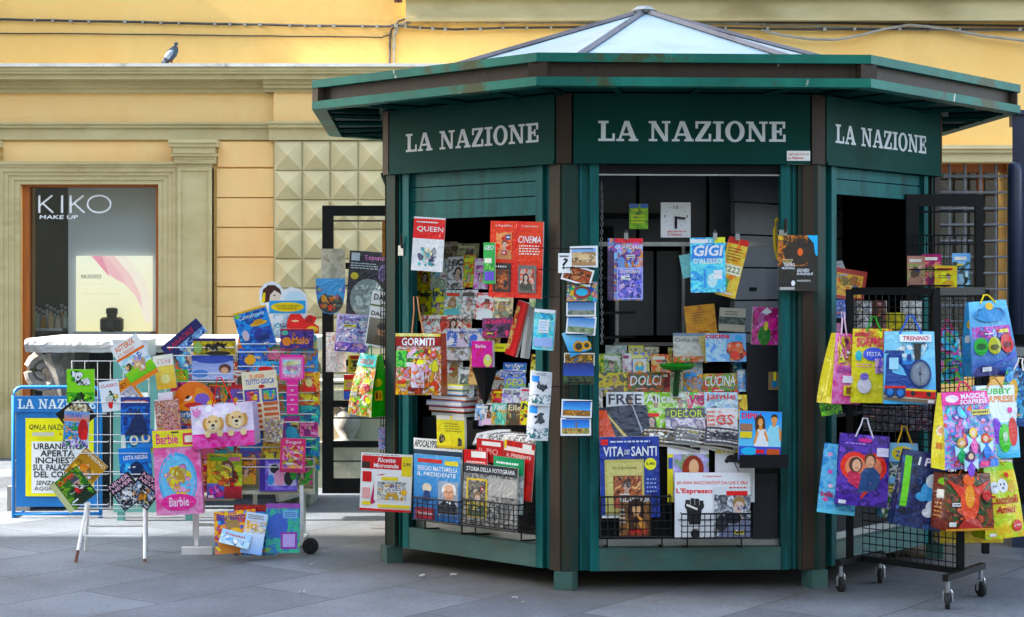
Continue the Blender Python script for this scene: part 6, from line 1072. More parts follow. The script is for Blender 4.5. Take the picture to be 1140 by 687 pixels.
S('magazine', 'red and pale magazine low between the blue one and the photography one', 'magazine', 530, 515, 26, 28, LF(530, 515, .045), yaw=YL_ + 6, base='#c0302a', els=[('r', .3, .7, .95, .95, '#e8e4dc'), ('l', .1, .3, .9, .6, 2, '#e8c8c0')], mat='gloss')
S('magazine', 'green magazine behind the photography magazine in the left front basket', 'magazine', 566, 540, 34, 62, LF(566, 540, .05), yaw=YL_ + 8, roll=-3, base='#2f8a5a', els=[PX(['#c8ccc8', '#8a9490', '#e0e0dc'], 5, 8, .7), ('r', 0, .72, 1, 1, '#2f8a5a'), ('l', .1, .76, .9, .94, 2, '#d8e6dc')], mat='gloss')
S('magazine', 'grey black STORIA DELLA FOTOGRAFIA magazine wrapped in film in the left front basket', 'magazine', 546, 552, 60, 68, LF(546, 552, .1), yaw=YL_ + 10, roll=-2, th=.01, base='#3a3a3c', els=[('p', 0, 0, 1, .84, ['#6a6864', '#8f8c86', '#4a4846', '#b0aca4', '#5a5856'], 7, 7), ('r', 0, .84, 1, 1, '#2a2a2c'), ('t', 'STORIA DELLA FOTOGRAFIA', .05, .88, .95, .95, '#e6e4e0', .012), ('r', .06, .12, .44, .76, '#d8b82a'), ('p', .09, .15, .41, .73, ['#5a5248', '#8a8074', '#3a342e', '#a89c8c'], 8, 12), ('t', 'DALLA', .12, .32, .38, .38, '#e8c83a', .015), ('r', .46, .5, 1, .8, '#a8a49c')], mat='wrap')
def basket(lb, f_, px0, px1, py0, py1, n0, d_, nu, nv):
    fc = FC[f_]; u0, zb_ = fc.uz(px0, py1, n0 + d_); u1, _ = fc.uz(px1, py1, n0 + d_); _, zt_ = fc.uz(px0, py0, n0 + d_)
    pm, pb_ = (px0 + px1) / 2, py1
    u0, zb_ = fc.uz(px0, py1, n0 + d_); u1 = fc.uz(px1, py1, n0 + d_)[0]; zt_ = fc.uz((px0 + px1) / 2, py0, n0 + d_)[1]; zb_ = fc.uz((px0 + px1) / 2, py1, n0 + d_)[1]
    root = thing('wire_basket', lb, 'wire basket', fc.P((u0 + u1) / 2, zb_, n0))
    m = M(); wiregrid(m, fc.P(u0, zb_, n0 + d_), fc.u * (u1 - u0), Vector((0, 0, zt_ - zb_)), nu, nv, .0028)
    wiregrid(m, fc.P(u0, zb_, n0), fc.u * (u1 - u0), fc.n * d_, nu, 2, .0025)
    for u in (u0, u1): wiregrid(m, fc.P(u, zb_, n0), fc.n * d_, Vector((0, 0, zt_ - zb_)), 2, nv, .0025)
    m.build('grid', 'black_wire', root)
    m = M(); m.tube([fc.P(u0, zt_, n0), fc.P(u0, zt_, n0 + d_), fc.P(u1, zt_, n0 + d_), fc.P(u1, zt_, n0)], .005, None, 5); m.tube([fc.P(u0, zb_, n0 + d_), fc.P(u1, zb_, n0 + d_)], .005, None, 5)
    for u in (u0 + .04, u1 - .04): m.tube([fc.P(u, zb_, n0 + d_ * .5), fc.P(u, zb_ - .06, n0 + d_ * .5), fc.P(u, zb_ - .07, -.05)], .006, None, 5)
    m.build('rim', 'black_wire', root)
basket('black wire basket holding the blue and APOCALYPSE magazines', 'L', 459, 511, 556, 581, -.0, .13, 9, 4)
basket('black wire basket holding the grey photography magazine', 'L', 514, 577, 559, 588, -.0, .14, 12, 5)
basket('black wire basket holding the navy VITA DEI SANTI magazine', 'F', 669, 747, 553, 598, -.0, .12, 10, 5)
basket("black wire basket holding the white L'espresso issue", 'F', 759, 836, 572, 599, -.0, .13, 12, 4)

# -- postcards on the corner post
PIG = 1.1
pc = [(629, 293, 15, 22, 0, '#e6e6e2', [('t', '?', .3, .2, .7, .75, '#1f1f1f', .02), ('l', .1, .75, .9, .95, 1, '#4a4a4a')], 'small white card with a black question mark on the corner post'),
 (650, 286, 31, 24, 1, '#e8e8e4', [('p', .07, .1, .93, .9, ['#b8946a', '#d8c0a0', '#8a6a4a', '#c8a880'], 4, 14), ('r', .07, .72, .93, .9, '#8fb4dc'), ('r', .3, .35, .7, .62, '#d8bc94'), ('r', .07, .1, .93, .25, '#a88460')], 'white edged postcard of a beige palace at the top of the corner post'),
 (643, 306, 34, 19, -16, '#e8e6e0', [('p', .06, .1, .94, .9, ['#7a2a1f', '#b8583a', '#3a1f18', '#d89a6a'], 5, 20)], 'tilted postcard of a reddish crowd on the corner post'),
 (648, 325, 34, 23, -1, '#2a6a9a', [('p', 0, 0, 1, 1, ['#2a8ab8', '#e0a23a', '#7a2a8a', '#2fae7a', '#1f3a7a', '#e8d84a'], 6, 14), ('e', .5, .45, .28, .3, '#8a3a3a'), ('e', .5, .48, .2, .18, '#3fa8c8')], 'colourful painted postcard on the corner post'),
 (647, 343, 33, 18, 0, '#e6e8ea', [('g', .05, .08, .95, .92, '#8aa4c0', '#3f6a9a'), ('p', .05, .08, .95, .35, ['#5a6a5a', '#8a8a7a'], 3, 14)], 'white edged postcard of a grey blue sky on the corner post'),
 (647, 362, 33, 21, -4, '#e8e8e6', [('g', .05, .1, .95, .9, '#a8c4d8', '#3f7ab8'), ('p', .05, .1, .95, .4, ['#6a7a5a', '#8a9a7a', '#4a5a44'], 4, 14)], 'white edged postcard of a green hill on the corner post'),
 (642, 380, 25, 28, 22, '#4a9ac8', [('g', 0, .3, 1, 1, '#4a9ac8', '#8ac4e0'), ('e', .5, .28, .26, .22, '#b8862a'), ('e', .5, .28, .16, .14, '#2f2a1f'), ('e', .85, .2, .2, .18, '#c8963a'), ('e', .85, .2, .11, .1, '#2f2a1f')], 'tilted blue postcard with a golden wheel on the corner post'),
 (645, 400, 34, 14, 0, '#d8d4c8', [('p', .03, .05, .97, .9, ['#b8862a', '#3a2f1f', '#8a6a2a', '#4a6a8a'], 4, 18)], 'narrow postcard of golden wheels on the corner post'),
 (644, 416, 34, 24, 0, '#1a2f6a', [('g', 0, .4, 1, 1, '#2a4a9a', '#16245a'), ('p', 0, 0, 1, .4, ['#1a2a1f', '#3a4a2a', '#10181a'], 5, 12)], 'dark blue night postcard on the corner post'),
 (642, 455, 34, 20, -2, '#e8e8e4', [('g', .05, .4, .95, .9, '#5aa4e0', '#2a6ac0'), ('p', .05, .1, .95, .42, ['#a8743a', '#6a4a2a', '#c8985a'], 4, 14)], 'white edged postcard of blue sky over ochre roofs on the corner post'),
 (641, 475, 34, 20, 1, '#e8e8e4', [('g', .05, .4, .95, .9, '#4a94d8', '#2460b8'), ('p', .05, .1, .95, .42, ['#6a7a4a', '#c8a86a', '#8a6a3a'], 7, 14), ('r', .5, .35, .54, .75, '#8a6a4a')], 'lowest postcard with a tower under blue sky on the corner post')]
for k, (px, py, w, h, rl, b, els, lb) in enumerate(pc):
    S('postcard', lb, 'postcard', px, py, w, h, 8.98 - .006 * (k % 3), yaw=-8, roll=rl, th=.003, base=b, els=els, mat='gloss', bend=(.002, .003), pitch=6, group='postcards on the corner post rack')
m = M()
for px in (634, 660): m.tube([at(px, 272, 9.03), at(px - 1, 490, 9.03)], .0035, None, 5)
for py in (277, 298, 316, 336, 353, 372, 392, 426, 447, 466, 486): m.tube([at(634, py, 9.03), at(630, py, 8.96), at(660, py, 8.94), at(660, py, 9.03)], .0028, None, 4)
for px0, py in ((600, 276), (600, 300), (605, 330), (605, 430)): m.tube([at(px0, py, 9.1), at(634, py + 1, 9.03)], .003, None, 4)
tag(m.build('postcard_rack', 'black_wire'), 'thin black wire postcard rack fixed on the front corner post', 'postcard rack')
# chain in the front bay
m = M()
for k in range(44):
    z = 205 + 4.1 * k; c = at(669.5 + .6 * math.sin(k * .2), z, 9.2); a = Vector((1, 0, 0)) if k % 2 else Vector((0, 1, 0)); L_ = []
    for i in range(9): t = 2 * math.pi * i / 8; L_.append(c + a * .006 * math.cos(t) + Vector((0, 0, .0125 * math.sin(t))))
    m.tube(L_, .0022, None, 4)
tag(m.build('hanging_chain', 'chrome'), 'thin steel chain hanging beside the left jamb of the front bay', 'chain')

# -- front bay, hanging
PIG = 1.55
ck = thing('wall_clock', 'square white wall clock with black hands and red print inside the front bay', 'clock', at(752, 265, FF(752, 245, -.36)))
Yc = FF(752, 245, -.36)
m = M(); C, W, Hh = place(752, 245, 33, 39, Yc, YF_, 0)
S('clock_body', None, None, 752, 245, 33, 39, Yc, yaw=YF_, th=.03, base='#e4e4de', bend=(0, 0), parent=ck, mat='matte', els=[('r', .49, .86, .51, .9, '#222'), ('t', '12', .42, .82, .58, .9, '#222', .01), ('t', '3', .84, .56, .9, .64, '#222', .01), ('t', '6', .46, .32, .53, .39, '#222', .01), ('t', '9', .1, .56, .16, .64, '#222', .01)] + [('e', .5 + .37 * math.sin(R(a)), .6 + .29 * math.cos(R(a)), .014, .012, '#333') for a in range(30, 360, 30) if a % 90] + [('t', 'ogni giorno in', .2, .14, .84, .2, '#b82a24', .015), ('t', 'la Nazione', .22, .06, .7, .12, '#b82a24', .015)])
S('clock_hand', None, None, 752.5, 248, 2.6, 13, Yc - .022, yaw=YF_, th=.003, base='#18181a', edge='#18181a', bend=(0, 0), parent=ck, mat='matte'); S('clock_hand', None, None, 757, 242.5, 12, 2.2, Yc - .025, yaw=YF_, roll=-8, th=.003, base='#18181a', edge='#18181a', bend=(0, 0), parent=ck, mat='matte')
mg('green and yellow price card left of the clock in the front bay', 711, 241, 21, 28, FF(711, 241, -.4), '#5a8a2a', [PX(['#5a8a2a', '#7aa83a', '#3f6a1f'], 3, 6, 1), ('r', 0, .84, 1, 1, '#3a5a9a'), ('t', 'SUPER ENA', .1, .7, .9, .8, '#c8d83a', .015), ('l', .1, .2, .9, .6, 3, '#c8d83a')], cat='price card', nm='price_card')
def clip(px, py, Y, lb):
    m = M(); c = at(px, py, Y); m.box(c.x - .011, c.y - .008, c.z - .022, c.x + .011, c.y + .004, c.z + .012); m.tube([c + Vector((-.008, 0, .012)), c + Vector((0, -.004, .03)), c + Vector((.008, 0, .012))], .003, None, 4); tag(m.build('bulldog_clip', 'chrome'), lb, 'clip')
y = FF(696, 300, .0)
mg('violet GUARDIANI magazine with a smaller film disc clipped on, hung in the front bay', 696, 300, 39, 69, y, '#4a3a7a', [PX(['#3a2a6a', '#6a8ac8', '#c87a4a', '#2a3a7a', '#8a4a8a'], 5, 8, 1), ('r', .2, .93, 1, 1, '#b82a3a'), ('t', 'GUARDIANI', .22, .83, .98, .9, '#dfe4ee', .01), ('r', 0, 0, .18, .8, '#2a1a3a'), ('r', .26, .02, 1, .53, '#8a94c8'), ('p', .29, .04, .97, .5, ['#4a4a9a', '#8a7ac8', '#2f3a7a', '#c8a0b8'], 6, 14), ('t', 'GUARDIANI', .34, .44, .92, .49, '#e6e8f0', .01)], yaw=2, mat='wrap')
clip(697, 262, y - .02, 'metal bulldog clip above the violet GUARDIANI magazine')
y = FF(789, 295, .0)
mg("cyan GIGI D'ALESSIO music magazine hung on the rail of the front bay", 788, 295, 39, 61, y, '#3f9ac8', [PX(['#3a96c4', '#6abcdc', '#2a7aae', '#8ad0e4'], 4, 6, 1), ('r', 0, .9, .6, .97, '#e0ddd4'), ('r', .7, .9, 1, 1, '#d8c42a'), ('r', .06, .62, .95, .86, '#2f6fb0'), ('t', 'GIGI', .1, .66, .92, .86, '#eef0f4', .03), ('t', "D'ALESSIO", .1, .52, .9, .62, '#eef0f4', .022), ('r', .35, .06, .94, .44, '#5aa8d0'), ('e', .62, .22, .14, .13, '#a8c4dc'), ('r', .66, .24, .9, .4, '#dfe4e8'), ('r', .38, .08, .44, .42, '#3a7ab0')], yaw=-2, roll=1, mat='wrap', th=.008)
clip(796, 262, y - .02, "metal bulldog clip above the cyan GIGI D'ALESSIO magazine")
mg("slanted orange lottery sheet behind the GIGI D'ALESSIO magazine", 815, 298, 23, 66, y + .05, '#d88a3a', [PX(['#d88a3a', '#e0a85a', '#c86a2a'], 3, 5, 1), ('r', 0, .9, 1, 1, '#a82a2a'), ('r', .05, .38, .95, .55, '#e0ccb0'), ('t', '2222', .08, .42, .92, .52, '#5a5a3a', .01), ('l', .1, .6, .9, .85, 5, '#7a4a1f'), ('r', .08, .1, .5, .3, '#4a8a5a'), ('l', .1, .02, .9, .1, 1, '#f0e0c0')], yaw=0, roll=-14, cat='lottery sheet', nm='lottery_sheet')
clip(821, 263, y + .03, 'metal bulldog clip above the orange lottery sheet')
mg('pale teal blank card behind the left edge of the GIGI magazine', 766, 296, 16, 26, y + .12, '#6fa8a8', [PX(['#6fa8a8', '#7fb4b0'], 2, 5, 1)], roll=10, cat='card', nm='blank_card')
mg('black and orange theatre poster taped on the right front post', 888, 293, 44, 62, FF(888, 293, .06), '#1a1715', [('p', .0, .45, .75, 1, ['#1a1715', '#4a2a14', '#a8641f', '#1a1715', '#c8942a'], 4, 7), ('G', [(.72, 1), (1, 1), (1, .62), (.94, .66), (.9, .86)], '#2a94d0'), ('e', .5, .68, .36, .22, '#231a15'), ('e', .56, .7, .07, .07, '#b8582a'), ('l', .12, .5, .42, .58, 2, '#c8b88a'), ('t', 'TEATRO', .14, .44, .42, .5, '#dcd8d0', .02), ('t', 'MUNICIPALE', .1, .39, .42, .43, '#dcd8d0', .02), ('t', 'GIOVEDI', .48, .34, .78, .4, '#dcd8d0', .02), ('t', 'BURLESQUE', .48, .28, .88, .33, '#dcd8d0', .02), ('t', 'INGRESSO', .48, .17, .82, .2, '#c8c4bc', .01), ('e', .38, .14, .05, .05, '#dcd8d0'), ('r', .04, .02, .42, .07, '#8a8a86')], cat='poster', nm='poster', yaw=YF_ + 4, th=.002, bend=(0, .004))
mg('small white red lettered sticker at the lower right of the front sign panel', 889, 175.5, 26, 15, FF(889, 175, .042), '#d8cfc0', [('t', 'ogni giorno in', .06, .64, .94, .84, '#a8302a', .015), ('t', 'La Nazione', .06, .38, .7, .58, '#a8302a', .015), ('t', 'BOLOGNA', .3, .1, .9, .24, '#4a443c', .01)], cat='sticker', nm='sticker', yaw=YF_, th=.002, bend=(0, 0), mat='matte')

# -- front bay, back of the counter
PIG = 1.3; SAT = 1.5
mg('mustard yellow envelope with faint print tilted at the back of the front bay', 780, 357, 34, 35, FF(780, 357, -.42), '#b8861f', [PX(['#b8861f', '#c8962a', '#a87818'], 3, 4, 1), ('l', .2, .4, .75, .8, 5, '#8a6414'), ('r', .4, .12, .75, .15, '#7a3a1a')], roll=6, cat='envelope', nm='envelope')
mg('grey white book with a dark landscape band behind the cooking magazine', 815, 356, 29, 26, FF(815, 356, -.42), '#b0aca0', [('r', 0, .3, 1, .62, '#3a3e3a'), ('p', 0, .3, 1, .62, ['#3a3e3a', '#5a6460', '#2a2e2c'], 4, 9), ('l', .2, .68, .8, .9, 2, '#5a564e')], roll=-3, cat='book', nm='book', th=.02)
mg('cookery magazine with pink peaches and red title at the back right of the counter', 808, 387, 45, 31, FF(808, 387, -.3), '#7aa0d0', [('p', 0, 0, .5, 1, ['#6a94cc', '#a8c0e0', '#5a7fb8'], 3, 7), ('t', 'cucina', .0, .82, .6, 1, '#c8203a', .03), ('b', .74, .36, .26, .34, ['#d86a5a', '#c84a4a', '#e0907a', '#d0584e', '#7a2a2a'], 5, 26, 1.5), ('e', .62, .52, .1, .15, '#d86a5a'), ('e', .83, .5, .1, .15, '#d87a64'), ('e', .72, .22, .11, .16, '#d0584e'), ('e', .58, .55, .05, .06, '#eaa090'), ('e', .8, .58, .05, .06, '#eaa898'), ('e', .82, .82, .09, .12, '#4a94d0'), ('t', 'Tre', .2, .66, .4, .8, '#e8ecf0', .015)], pitch=12)
mg('pale grey CIVILTA magazine behind the green tray in the front bay', 767, 387, 35, 32, FF(767, 387, -.4), '#b8b8b4', [PX(['#b8b4a8', '#c8c8c4', '#a8a49a'], 4, 6, .7), ('t', 'Civilta della', .05, .7, .95, .84, '#4a5a5a', .005), ('r', 0, .9, 1, 1, '#7a8a9a'), ('p', 0, 0, 1, .2, ['#6a8a3a', '#c86a4a', '#b8b4a8'], 3, 14)], pitch=8)
mg('old yellowish leaflet leaning between the pale magazine and the peaches magazine', 788, 388, 14, 30, FF(788, 388, -.36), '#b8ac80', [PX(['#b8ac80', '#c8bc90'], 2, 5, 1)], roll=14, cat='leaflet', nm='leaflet')
mg('pink magenta children\'s bag with a green shape at the right of the front bay', 852, 363, 30, 42, FF(852, 363, -.3), '#a83a72', [PX(['#a83a72', '#c85a94', '#8a2a5a', '#d880b0'], 5, 8, 1), ('e', .45, .25, .24, .26, '#2f6a2a'), ('e', .5, .5, .08, .12, '#c8c43a'), ('G', [(.3, .86), (.5, 1), (.7, .88), (.5, .8)], '#d8d4dc')], roll=-3, cat='gift bag', nm='gift_bag', mat='wrap', th=.04)
m = M(); f_ = FC['F']; u0, z1 = f_.uz(832, 385, -.28); u1, z0 = f_.uz(868, 478, -.28); f_.box(m, u0, u1, z0, z1, -.44, -.28); f_.box(m, u0 - .004, u1 + .004, z1 - .02, z1 + .004, -.444, -.276); cr = m.build('plastic_crate', 'dark_grey_plastic'); tag(cr, 'dark grey plastic crate under the pink bag at the right of the front bay', 'crate')
mg('small brown card with blue and yellow shapes on the dark grey crate', 861, 424, 11, 20, FF(861, 424, -.26), '#7a6a52', [('e', .6, .35, .3, .25, '#3a6a8a'), ('r', .5, .5, .75, 1, '#c8c02a')], cat='card', nm='card', th=.004)
# green cash tray on a stem
ct = thing('cash_tray', 'dark green plastic coin tray on a stem among the cookery magazines', 'tray', at(752, 440, FF(752, 440, -.24)))
m = M(); c = at(754, 409, FF(754, 409, -.22)); lathe(m, c, [(.03, -.02), (.085, -.008), (.1, .012), (.1, .018), (.085, .006), (.02, .0)], 20, ['#1f5a2a', '#1f5a2a', '#2a6a34', '#2f7a3a', '#1a4a24', '#1a4a24']); m.build('bowl', 'plastic', ct)
m = M(); m.tube([c + Vector((0, 0, -.02)), c + Vector((-.01, 0, -.16))], .018, H('#16331c'), 6); m.build('stem', 'plastic', ct)
# -- counter rows: px, py, w, h, depth, colours, title
def rowF(items, pitch=14):
    for (px, py, w, h, n, c1, c2, c3, t, tc, lb) in items:
        t = t if isinstance(t, tuple) else (t, .7, .95)
        mg(lb, px, py, w, h, FF(px, py, n), c1, [PX([c1, c2, c1, c3], px % 13, 11, 1)] + ([('t', t[0], .06, t[1], .94, t[2], tc, .01)] if t[0] else [('r', .08, .8, .7, .92, tc)]), pitch=pitch, roll=(px * 7 % 5 - 2) * .7, th=.004, yaw=YF_ + (px % 5) - 2)
rowF([(686, 393, 24, 17, -.58, '#b8c8c8', '#a0b4b0', '#dce4e0', '', '#e4e8e6', 'pale mint magazine in the back row of the front counter'), (708, 393, 17, 16, -.56, '#c8c02a', '#e0d84a', '#8a8a2a', ('CUCINA', .5, .9), '#e8e8d8', 'yellow CUCINA booklet in the back row of the front counter'), (725, 394, 17, 15, -.57, '#8a8478', '#c8c0b0', '#5a5248', '', '#d8d0c0', 'beige magazine with pebbles in the back row of the front counter')])
rowF([(665, 405, 14, 22, -.46, '#7a9a5a', '#d8d84a', '#4a6a3a', '', '#e0e0c0', 'leafy green magazine at the left end of the second counter row'), (683, 409, 22, 30, -.46, '#a8b890', '#4a6a4a', '#d8e0d0', '', '#e8ece4', 'pale green magazine with a dark leaf in the second counter row'), (698, 408, 10, 28, -.44, '#d8d0cc', '#b890a0', '#e8e4e0', '', '#8a4a6a', 'narrow white magazine in the second counter row'), (712, 409, 22, 32, -.45, '#5a6ab0', '#e8c84a', '#7a8ac8', '', '#e8d8a0', 'violet and yellow magazine with a white label in the second counter row'), (736, 410, 22, 30, -.45, '#d8784a', '#e8b88a', '#c8503a', '', '#e8d8c8', 'orange dish magazine in the second counter row'), (771, 408, 22, 22, -.44, '#c8c8b8', '#8aa8b8', '#d8a88a', '', '#e0e0d8', 'pale dish magazine behind the green tray')])
mg('round white puzzle emblem label stuck on the violet magazine of the counter', 712, 409, 15, 18, FF(712, 409, -.43), '#e4e2d8', [('e', .5, .5, .36, .36, '#e0a83a'), ('e', .35, .45, .16, .18, '#5aa8d8'), ('e', .66, .45, .16, .18, '#5aa8d8'), ('e', .5, .66, .14, .16, '#e8d8b0')], cat='label', nm='label', pitch=14, th=.002)
rowF([(684, 427, 40, 24, -.34, '#5a5a4a', '#c8b83a', '#3a4a3a', ('pepe', .3, .6), '#e0b82a', 'dark magazine titled pepe in the third counter row'), (688, 420, 44, 9, -.36, '#c8302a', '#d84a3a', '#a82420', '', '#e8c8c0', 'narrow red banner magazine behind the DOLCI one'), (719, 430, 39, 30, -.33, '#4a5a3a', '#b8642a', '#2f3a2a', ('DOLCI', .52, .88), '#e8e8e0', 'green brown DOLCI magazine in the third counter row'), (755, 428, 18, 26, -.35, '#c8c0b0', '#7a9a7a', '#e0dcd0', '', '#8a8a7a', 'pale recipe magazine right of DOLCI'), (772, 428, 22, 28, -.34, '#a8743a', '#5a9ac8', '#d8b86a', '', '#4a8ac0', 'brown and blue recipe magazine left of CUCINA'), (802, 430, 39, 28, -.33, '#6a8a2a', '#c8402a', '#e0a83a', ('CUCINA', .5, .9), '#e4e6e0', 'green and red CUCINA magazine in the third counter row'), (826, 424, 10, 24, -.34, '#7a9ac0', '#b8c8d8', '#5a7aa0', '', '#d8e0e8', 'narrow pale blue magazine right of CUCINA')])
rowF([(664, 450, 14, 30, -.24, '#b8b4b0', '#8a7a6a', '#d8d4d0', ('A', .6, .95), '#e8e8e8', 'greyish magazine titled A at the left of the fourth counter row'), (696, 452, 42, 30, -.22, '#d8d6d8', '#e4e2e4', '#b8b4b8', ('FREE', .55, .92), '#2a2a34', 'white magazine titled FREE in spaced capitals'), (734, 452, 34, 30, -.23, '#8ab05a', '#c8d8a8', '#5a8a3a', ('Alice', .6, .95), '#eaf0e0', 'light green Alice magazine in the fourth counter row'), (757, 452, 22, 30, -.23, '#7aa84a', '#d8d8c8', '#b8402a', '', '#e0e8d8', 'salad green magazine right of Alice'), (776, 451, 22, 28, -.22, '#d8d0cc', '#c84a5a', '#6aa85a', ('ve', .5, .9), '#a8306a', 'pale magazine titled ve in the fourth counter row'), (803, 455, 37, 36, -.2, '#a8bcd0', '#c8d4dc', '#8aa0b8', ('jamie', .72, .96), '#b8342a', 'blue grey jamie magazine with red title'), (822, 452, 20, 24, -.22, '#c8a02a', '#e0c04a', '#3a3020', '', '#e8d8a0', 'ochre magazine right of jamie')])
rowF([(668, 428, 14, 26, -.35, '#c8a07a', '#e8d0b0', '#8a5a3a', '', '#a8402a', 'peach coloured magazine at the left end of the third counter row'), (740, 428, 16, 26, -.355, '#7a2a3a', '#c86a5a', '#4a1a24', '', '#e8d0c0', 'wine red magazine right behind the green tray stem'), (824, 408, 16, 28, -.44, '#3f6a8a', '#a8c0cc', '#23405a', '', '#d8e0e4', 'ocean blue magazine at the right end of the second counter row'), (752, 396, 16, 18, -.57, '#a8a05a', '#d8d09a', '#6a6a34', '', '#e8e4c0', 'straw coloured magazine in the back row beside the pale CIVILTA one'), (669, 470, 18, 28, -.16, '#e8e0d4', '#b8a890', '#d8c8b0', '', '#8a2a2a', 'ivory magazine behind the orange black film at the far left'), (728, 474, 30, 32, -.15, '#9ac06a', '#e0e8c8', '#5a8a3a', '', '#e8402a', 'apple green magazine left of DECOR'), (786, 476, 14, 30, -.15, '#c85a3a', '#e8b89a', '#8a3420', '', '#f0e0d0', 'terracotta magazine between DECOR and the scribbled one'), (822, 478, 14, 26, -.15, '#d8c06a', '#8a6a2a', '#f0e0a8', '', '#5a3a1a', 'sand coloured magazine behind the DIPIU one')])
mg('black and orange magazine in shiny film sloping at the left of the counter', 690, 473, 66, 34, FF(690, 473, -.1), '#191a1d', [('p', .3, 0, 1, 1, ['#191a1d', '#2a2b30', '#151517'], 3, 4), ('G', [(0, 0), (.4, 0), (.3, .9), (0, 1)], '#e06a1f'), ('G', [(.28, .8), (.31, .8), (.62, 0), (.55, 0)], '#b8a87a'), ('G', [(.74, 1), (.76, 1), (.9, 0), (.86, 0)], '#8a8c90')], pitch=38, roll=5, mat='wrap', th=.012, bend=(.012, .01))
mg('lilac grey DECOR magazine with lime title on the counter', 763, 471, 44, 32, FF(763, 471, -.12), '#8a8494', [PX(['#8a8494', '#c8c0c4', '#6a6474', '#a89ca0'], 5, 7, 1), ('r', 0, .68, 1, 1, '#4a4a4a'), ('t', 'DECOR', .14, .7, .94, .94, '#b8c83a', .0), ('l', .04, .74, .12, .9, 3, '#b8c83a')], pitch=18)
mg('white magazine with red scribbled lines right of DECOR', 804, 473, 34, 36, FF(804, 473, -.1), '#e0dcd8', [PX(['#e4e0dc', '#e0c8c4', '#e4e0dc', '#d89a94'], 4, 16, 1), ('t', 'GS', .3, .5, .85, .8, '#c85a4a', .0), ('l', .02, .2, .3, .95, 6, '#c86a5a'), ('r', .35, 0, .8, .3, '#3a3a40')], pitch=14)
PIG = 1.0
for k, (px, col, lb) in enumerate(((738, '#5a4a3a', 'brown newspaper first in the fan on the front ledge'), (756, '#2a2a2c', 'black newspaper second in the fan on the front ledge'), (774, '#6a6a68', 'grey newspaper third in the fan on the front ledge'), (792, '#3a3230', 'dark brown newspaper fourth in the fan on the front ledge'), (808, '#4a4a50', 'slate grey newspaper at the right of the fan on the front ledge'))):
    fan(lb, px, 489 + (k % 2) * 2, 46, -.02 + .012 * k, 'F', k, col, -12 - 3 * (k % 3), k + 11)
PIG = 1.3
mg('blue DIPIU magazine with a couple in white and blue tops', 846, 485, 47, 54, FF(846, 485, .16), '#5a94d4', [('g', 0, .28, 1, 1, '#7ab0e0', '#4a84cc'), ('t', 'DIPIU', .05, .84, .5, .96, '#c8242a', .03)] + [('G', [(.66, .28), (.98, .28), (1, .6), (.93, .72), (.72, .72), (.64, .55)], '#9cc4ea'), ('G', [(.93, .72), (1, .6), (1, .4), (.96, .42)], '#c08a66'), ('r', .78, .7, .86, .78, '#c08a66'), ('e', .82, .84, .07, .09, '#c8946e'), ('G', [(.74, .86), (.75, .93), (.82, .96), (.89, .93), (.9, .86), (.86, .9), (.78, .9)], '#33241a'), ('G', [(.38, .62), (.36, .86), (.44, .93), (.53, .92), (.59, .84), (.62, .6), (.56, .52), (.42, .52)], '#3f281c'), ('G', [(.36, .28), (.7, .28), (.68, .5), (.62, .64), (.44, .64), (.38, .5)], '#e4e8ee'), ('G', [(.42, .64), (.38, .5), (.34, .34), (.39, .34), (.46, .56)], '#c89068'), ('G', [(.6, .64), (.66, .52), (.7, .4), (.66, .38), (.58, .56)], '#c89068'), ('r', .46, .62, .54, .72, '#c89068'), ('e', .49, .78, .06, .08, '#d09a74'), ('r', .46, .735, .52, .742, '#f0e4e0')] + [('r', .02, .6, .3, .74, '#8a6a5a'), ('r', .02, .45, .3, .58, '#c8b83a'), ('r', 0, 0, 1, .28, '#3a4a9a'), ('e', .25, .18, .2, .08, '#3fa0d0'), ('t', 'SOLO \u20ac1,50', .04, .02, .6, .11, '#f0e8d8', .02), ('r', .66, .03, .97, .24, '#a85a3a'), ('r', .4, .14, .6, .22, '#b8242a')], roll=-2, th=.014)
m = M(); f_ = FC['F']; u0, z1 = f_.uz(820, 511, .12); u1, _ = f_.uz(874, 511, .12); f_.box(m, u0, u1, z1 - .02, z1, -.02, .2); f_.box(m, u0, u1, z1 - .04, z1 + .03, .2, .206); tag(m.build('display_ledge', 'black_metal'), 'small black ledge carrying the blue DIPIU magazine', 'ledge')
PIG = 1.25
mg('tall navy VITA DEI SANTI magazine with an olive book mounted on it', 701, 531, 66, 90, FF(701, 531, .05), '#1c2c66', [PX(['#1c2c66', '#22357a', '#172558'], 3, 3, 1), ('l', .18, .92, .95, .965, 1, '#c8ccd8'), ('r', .02, .9, .14, .97, '#d0402a'), ('t', 'VITA', .06, .76, .4, .88, '#f0f0f2', .018), ('t', 'DEI', .42, .78, .5, .84, '#f0f0f2', .015), ('t', 'SANTI', .53, .76, .96, .88, '#f0f0f2', .018), ('r', .08, .04, .74, .72, '#b0a878'), ('r', .12, .08, .7, .68, '#bcb486'), ('t', 'Vita di Sant Antonio', .2, .6, .62, .64, '#6a5a3a', .008), ('p', .22, .12, .7, .52, ['#3a2420', '#6a3a2a', '#a8705a', '#2a1a18', '#c89a7a'], 5, 12), ('e', .85, .66, .1, .075, '#ecd22a'), ('t', '5,90', .78, .64, .92, .68, '#2a2a2a', .02), ('l', .78, .3, .96, .5, 4, '#8a94b8'), ('r', .02, 0, .74, .03, '#d8d8d0')], th=.02, mat='wrap', roll=1)
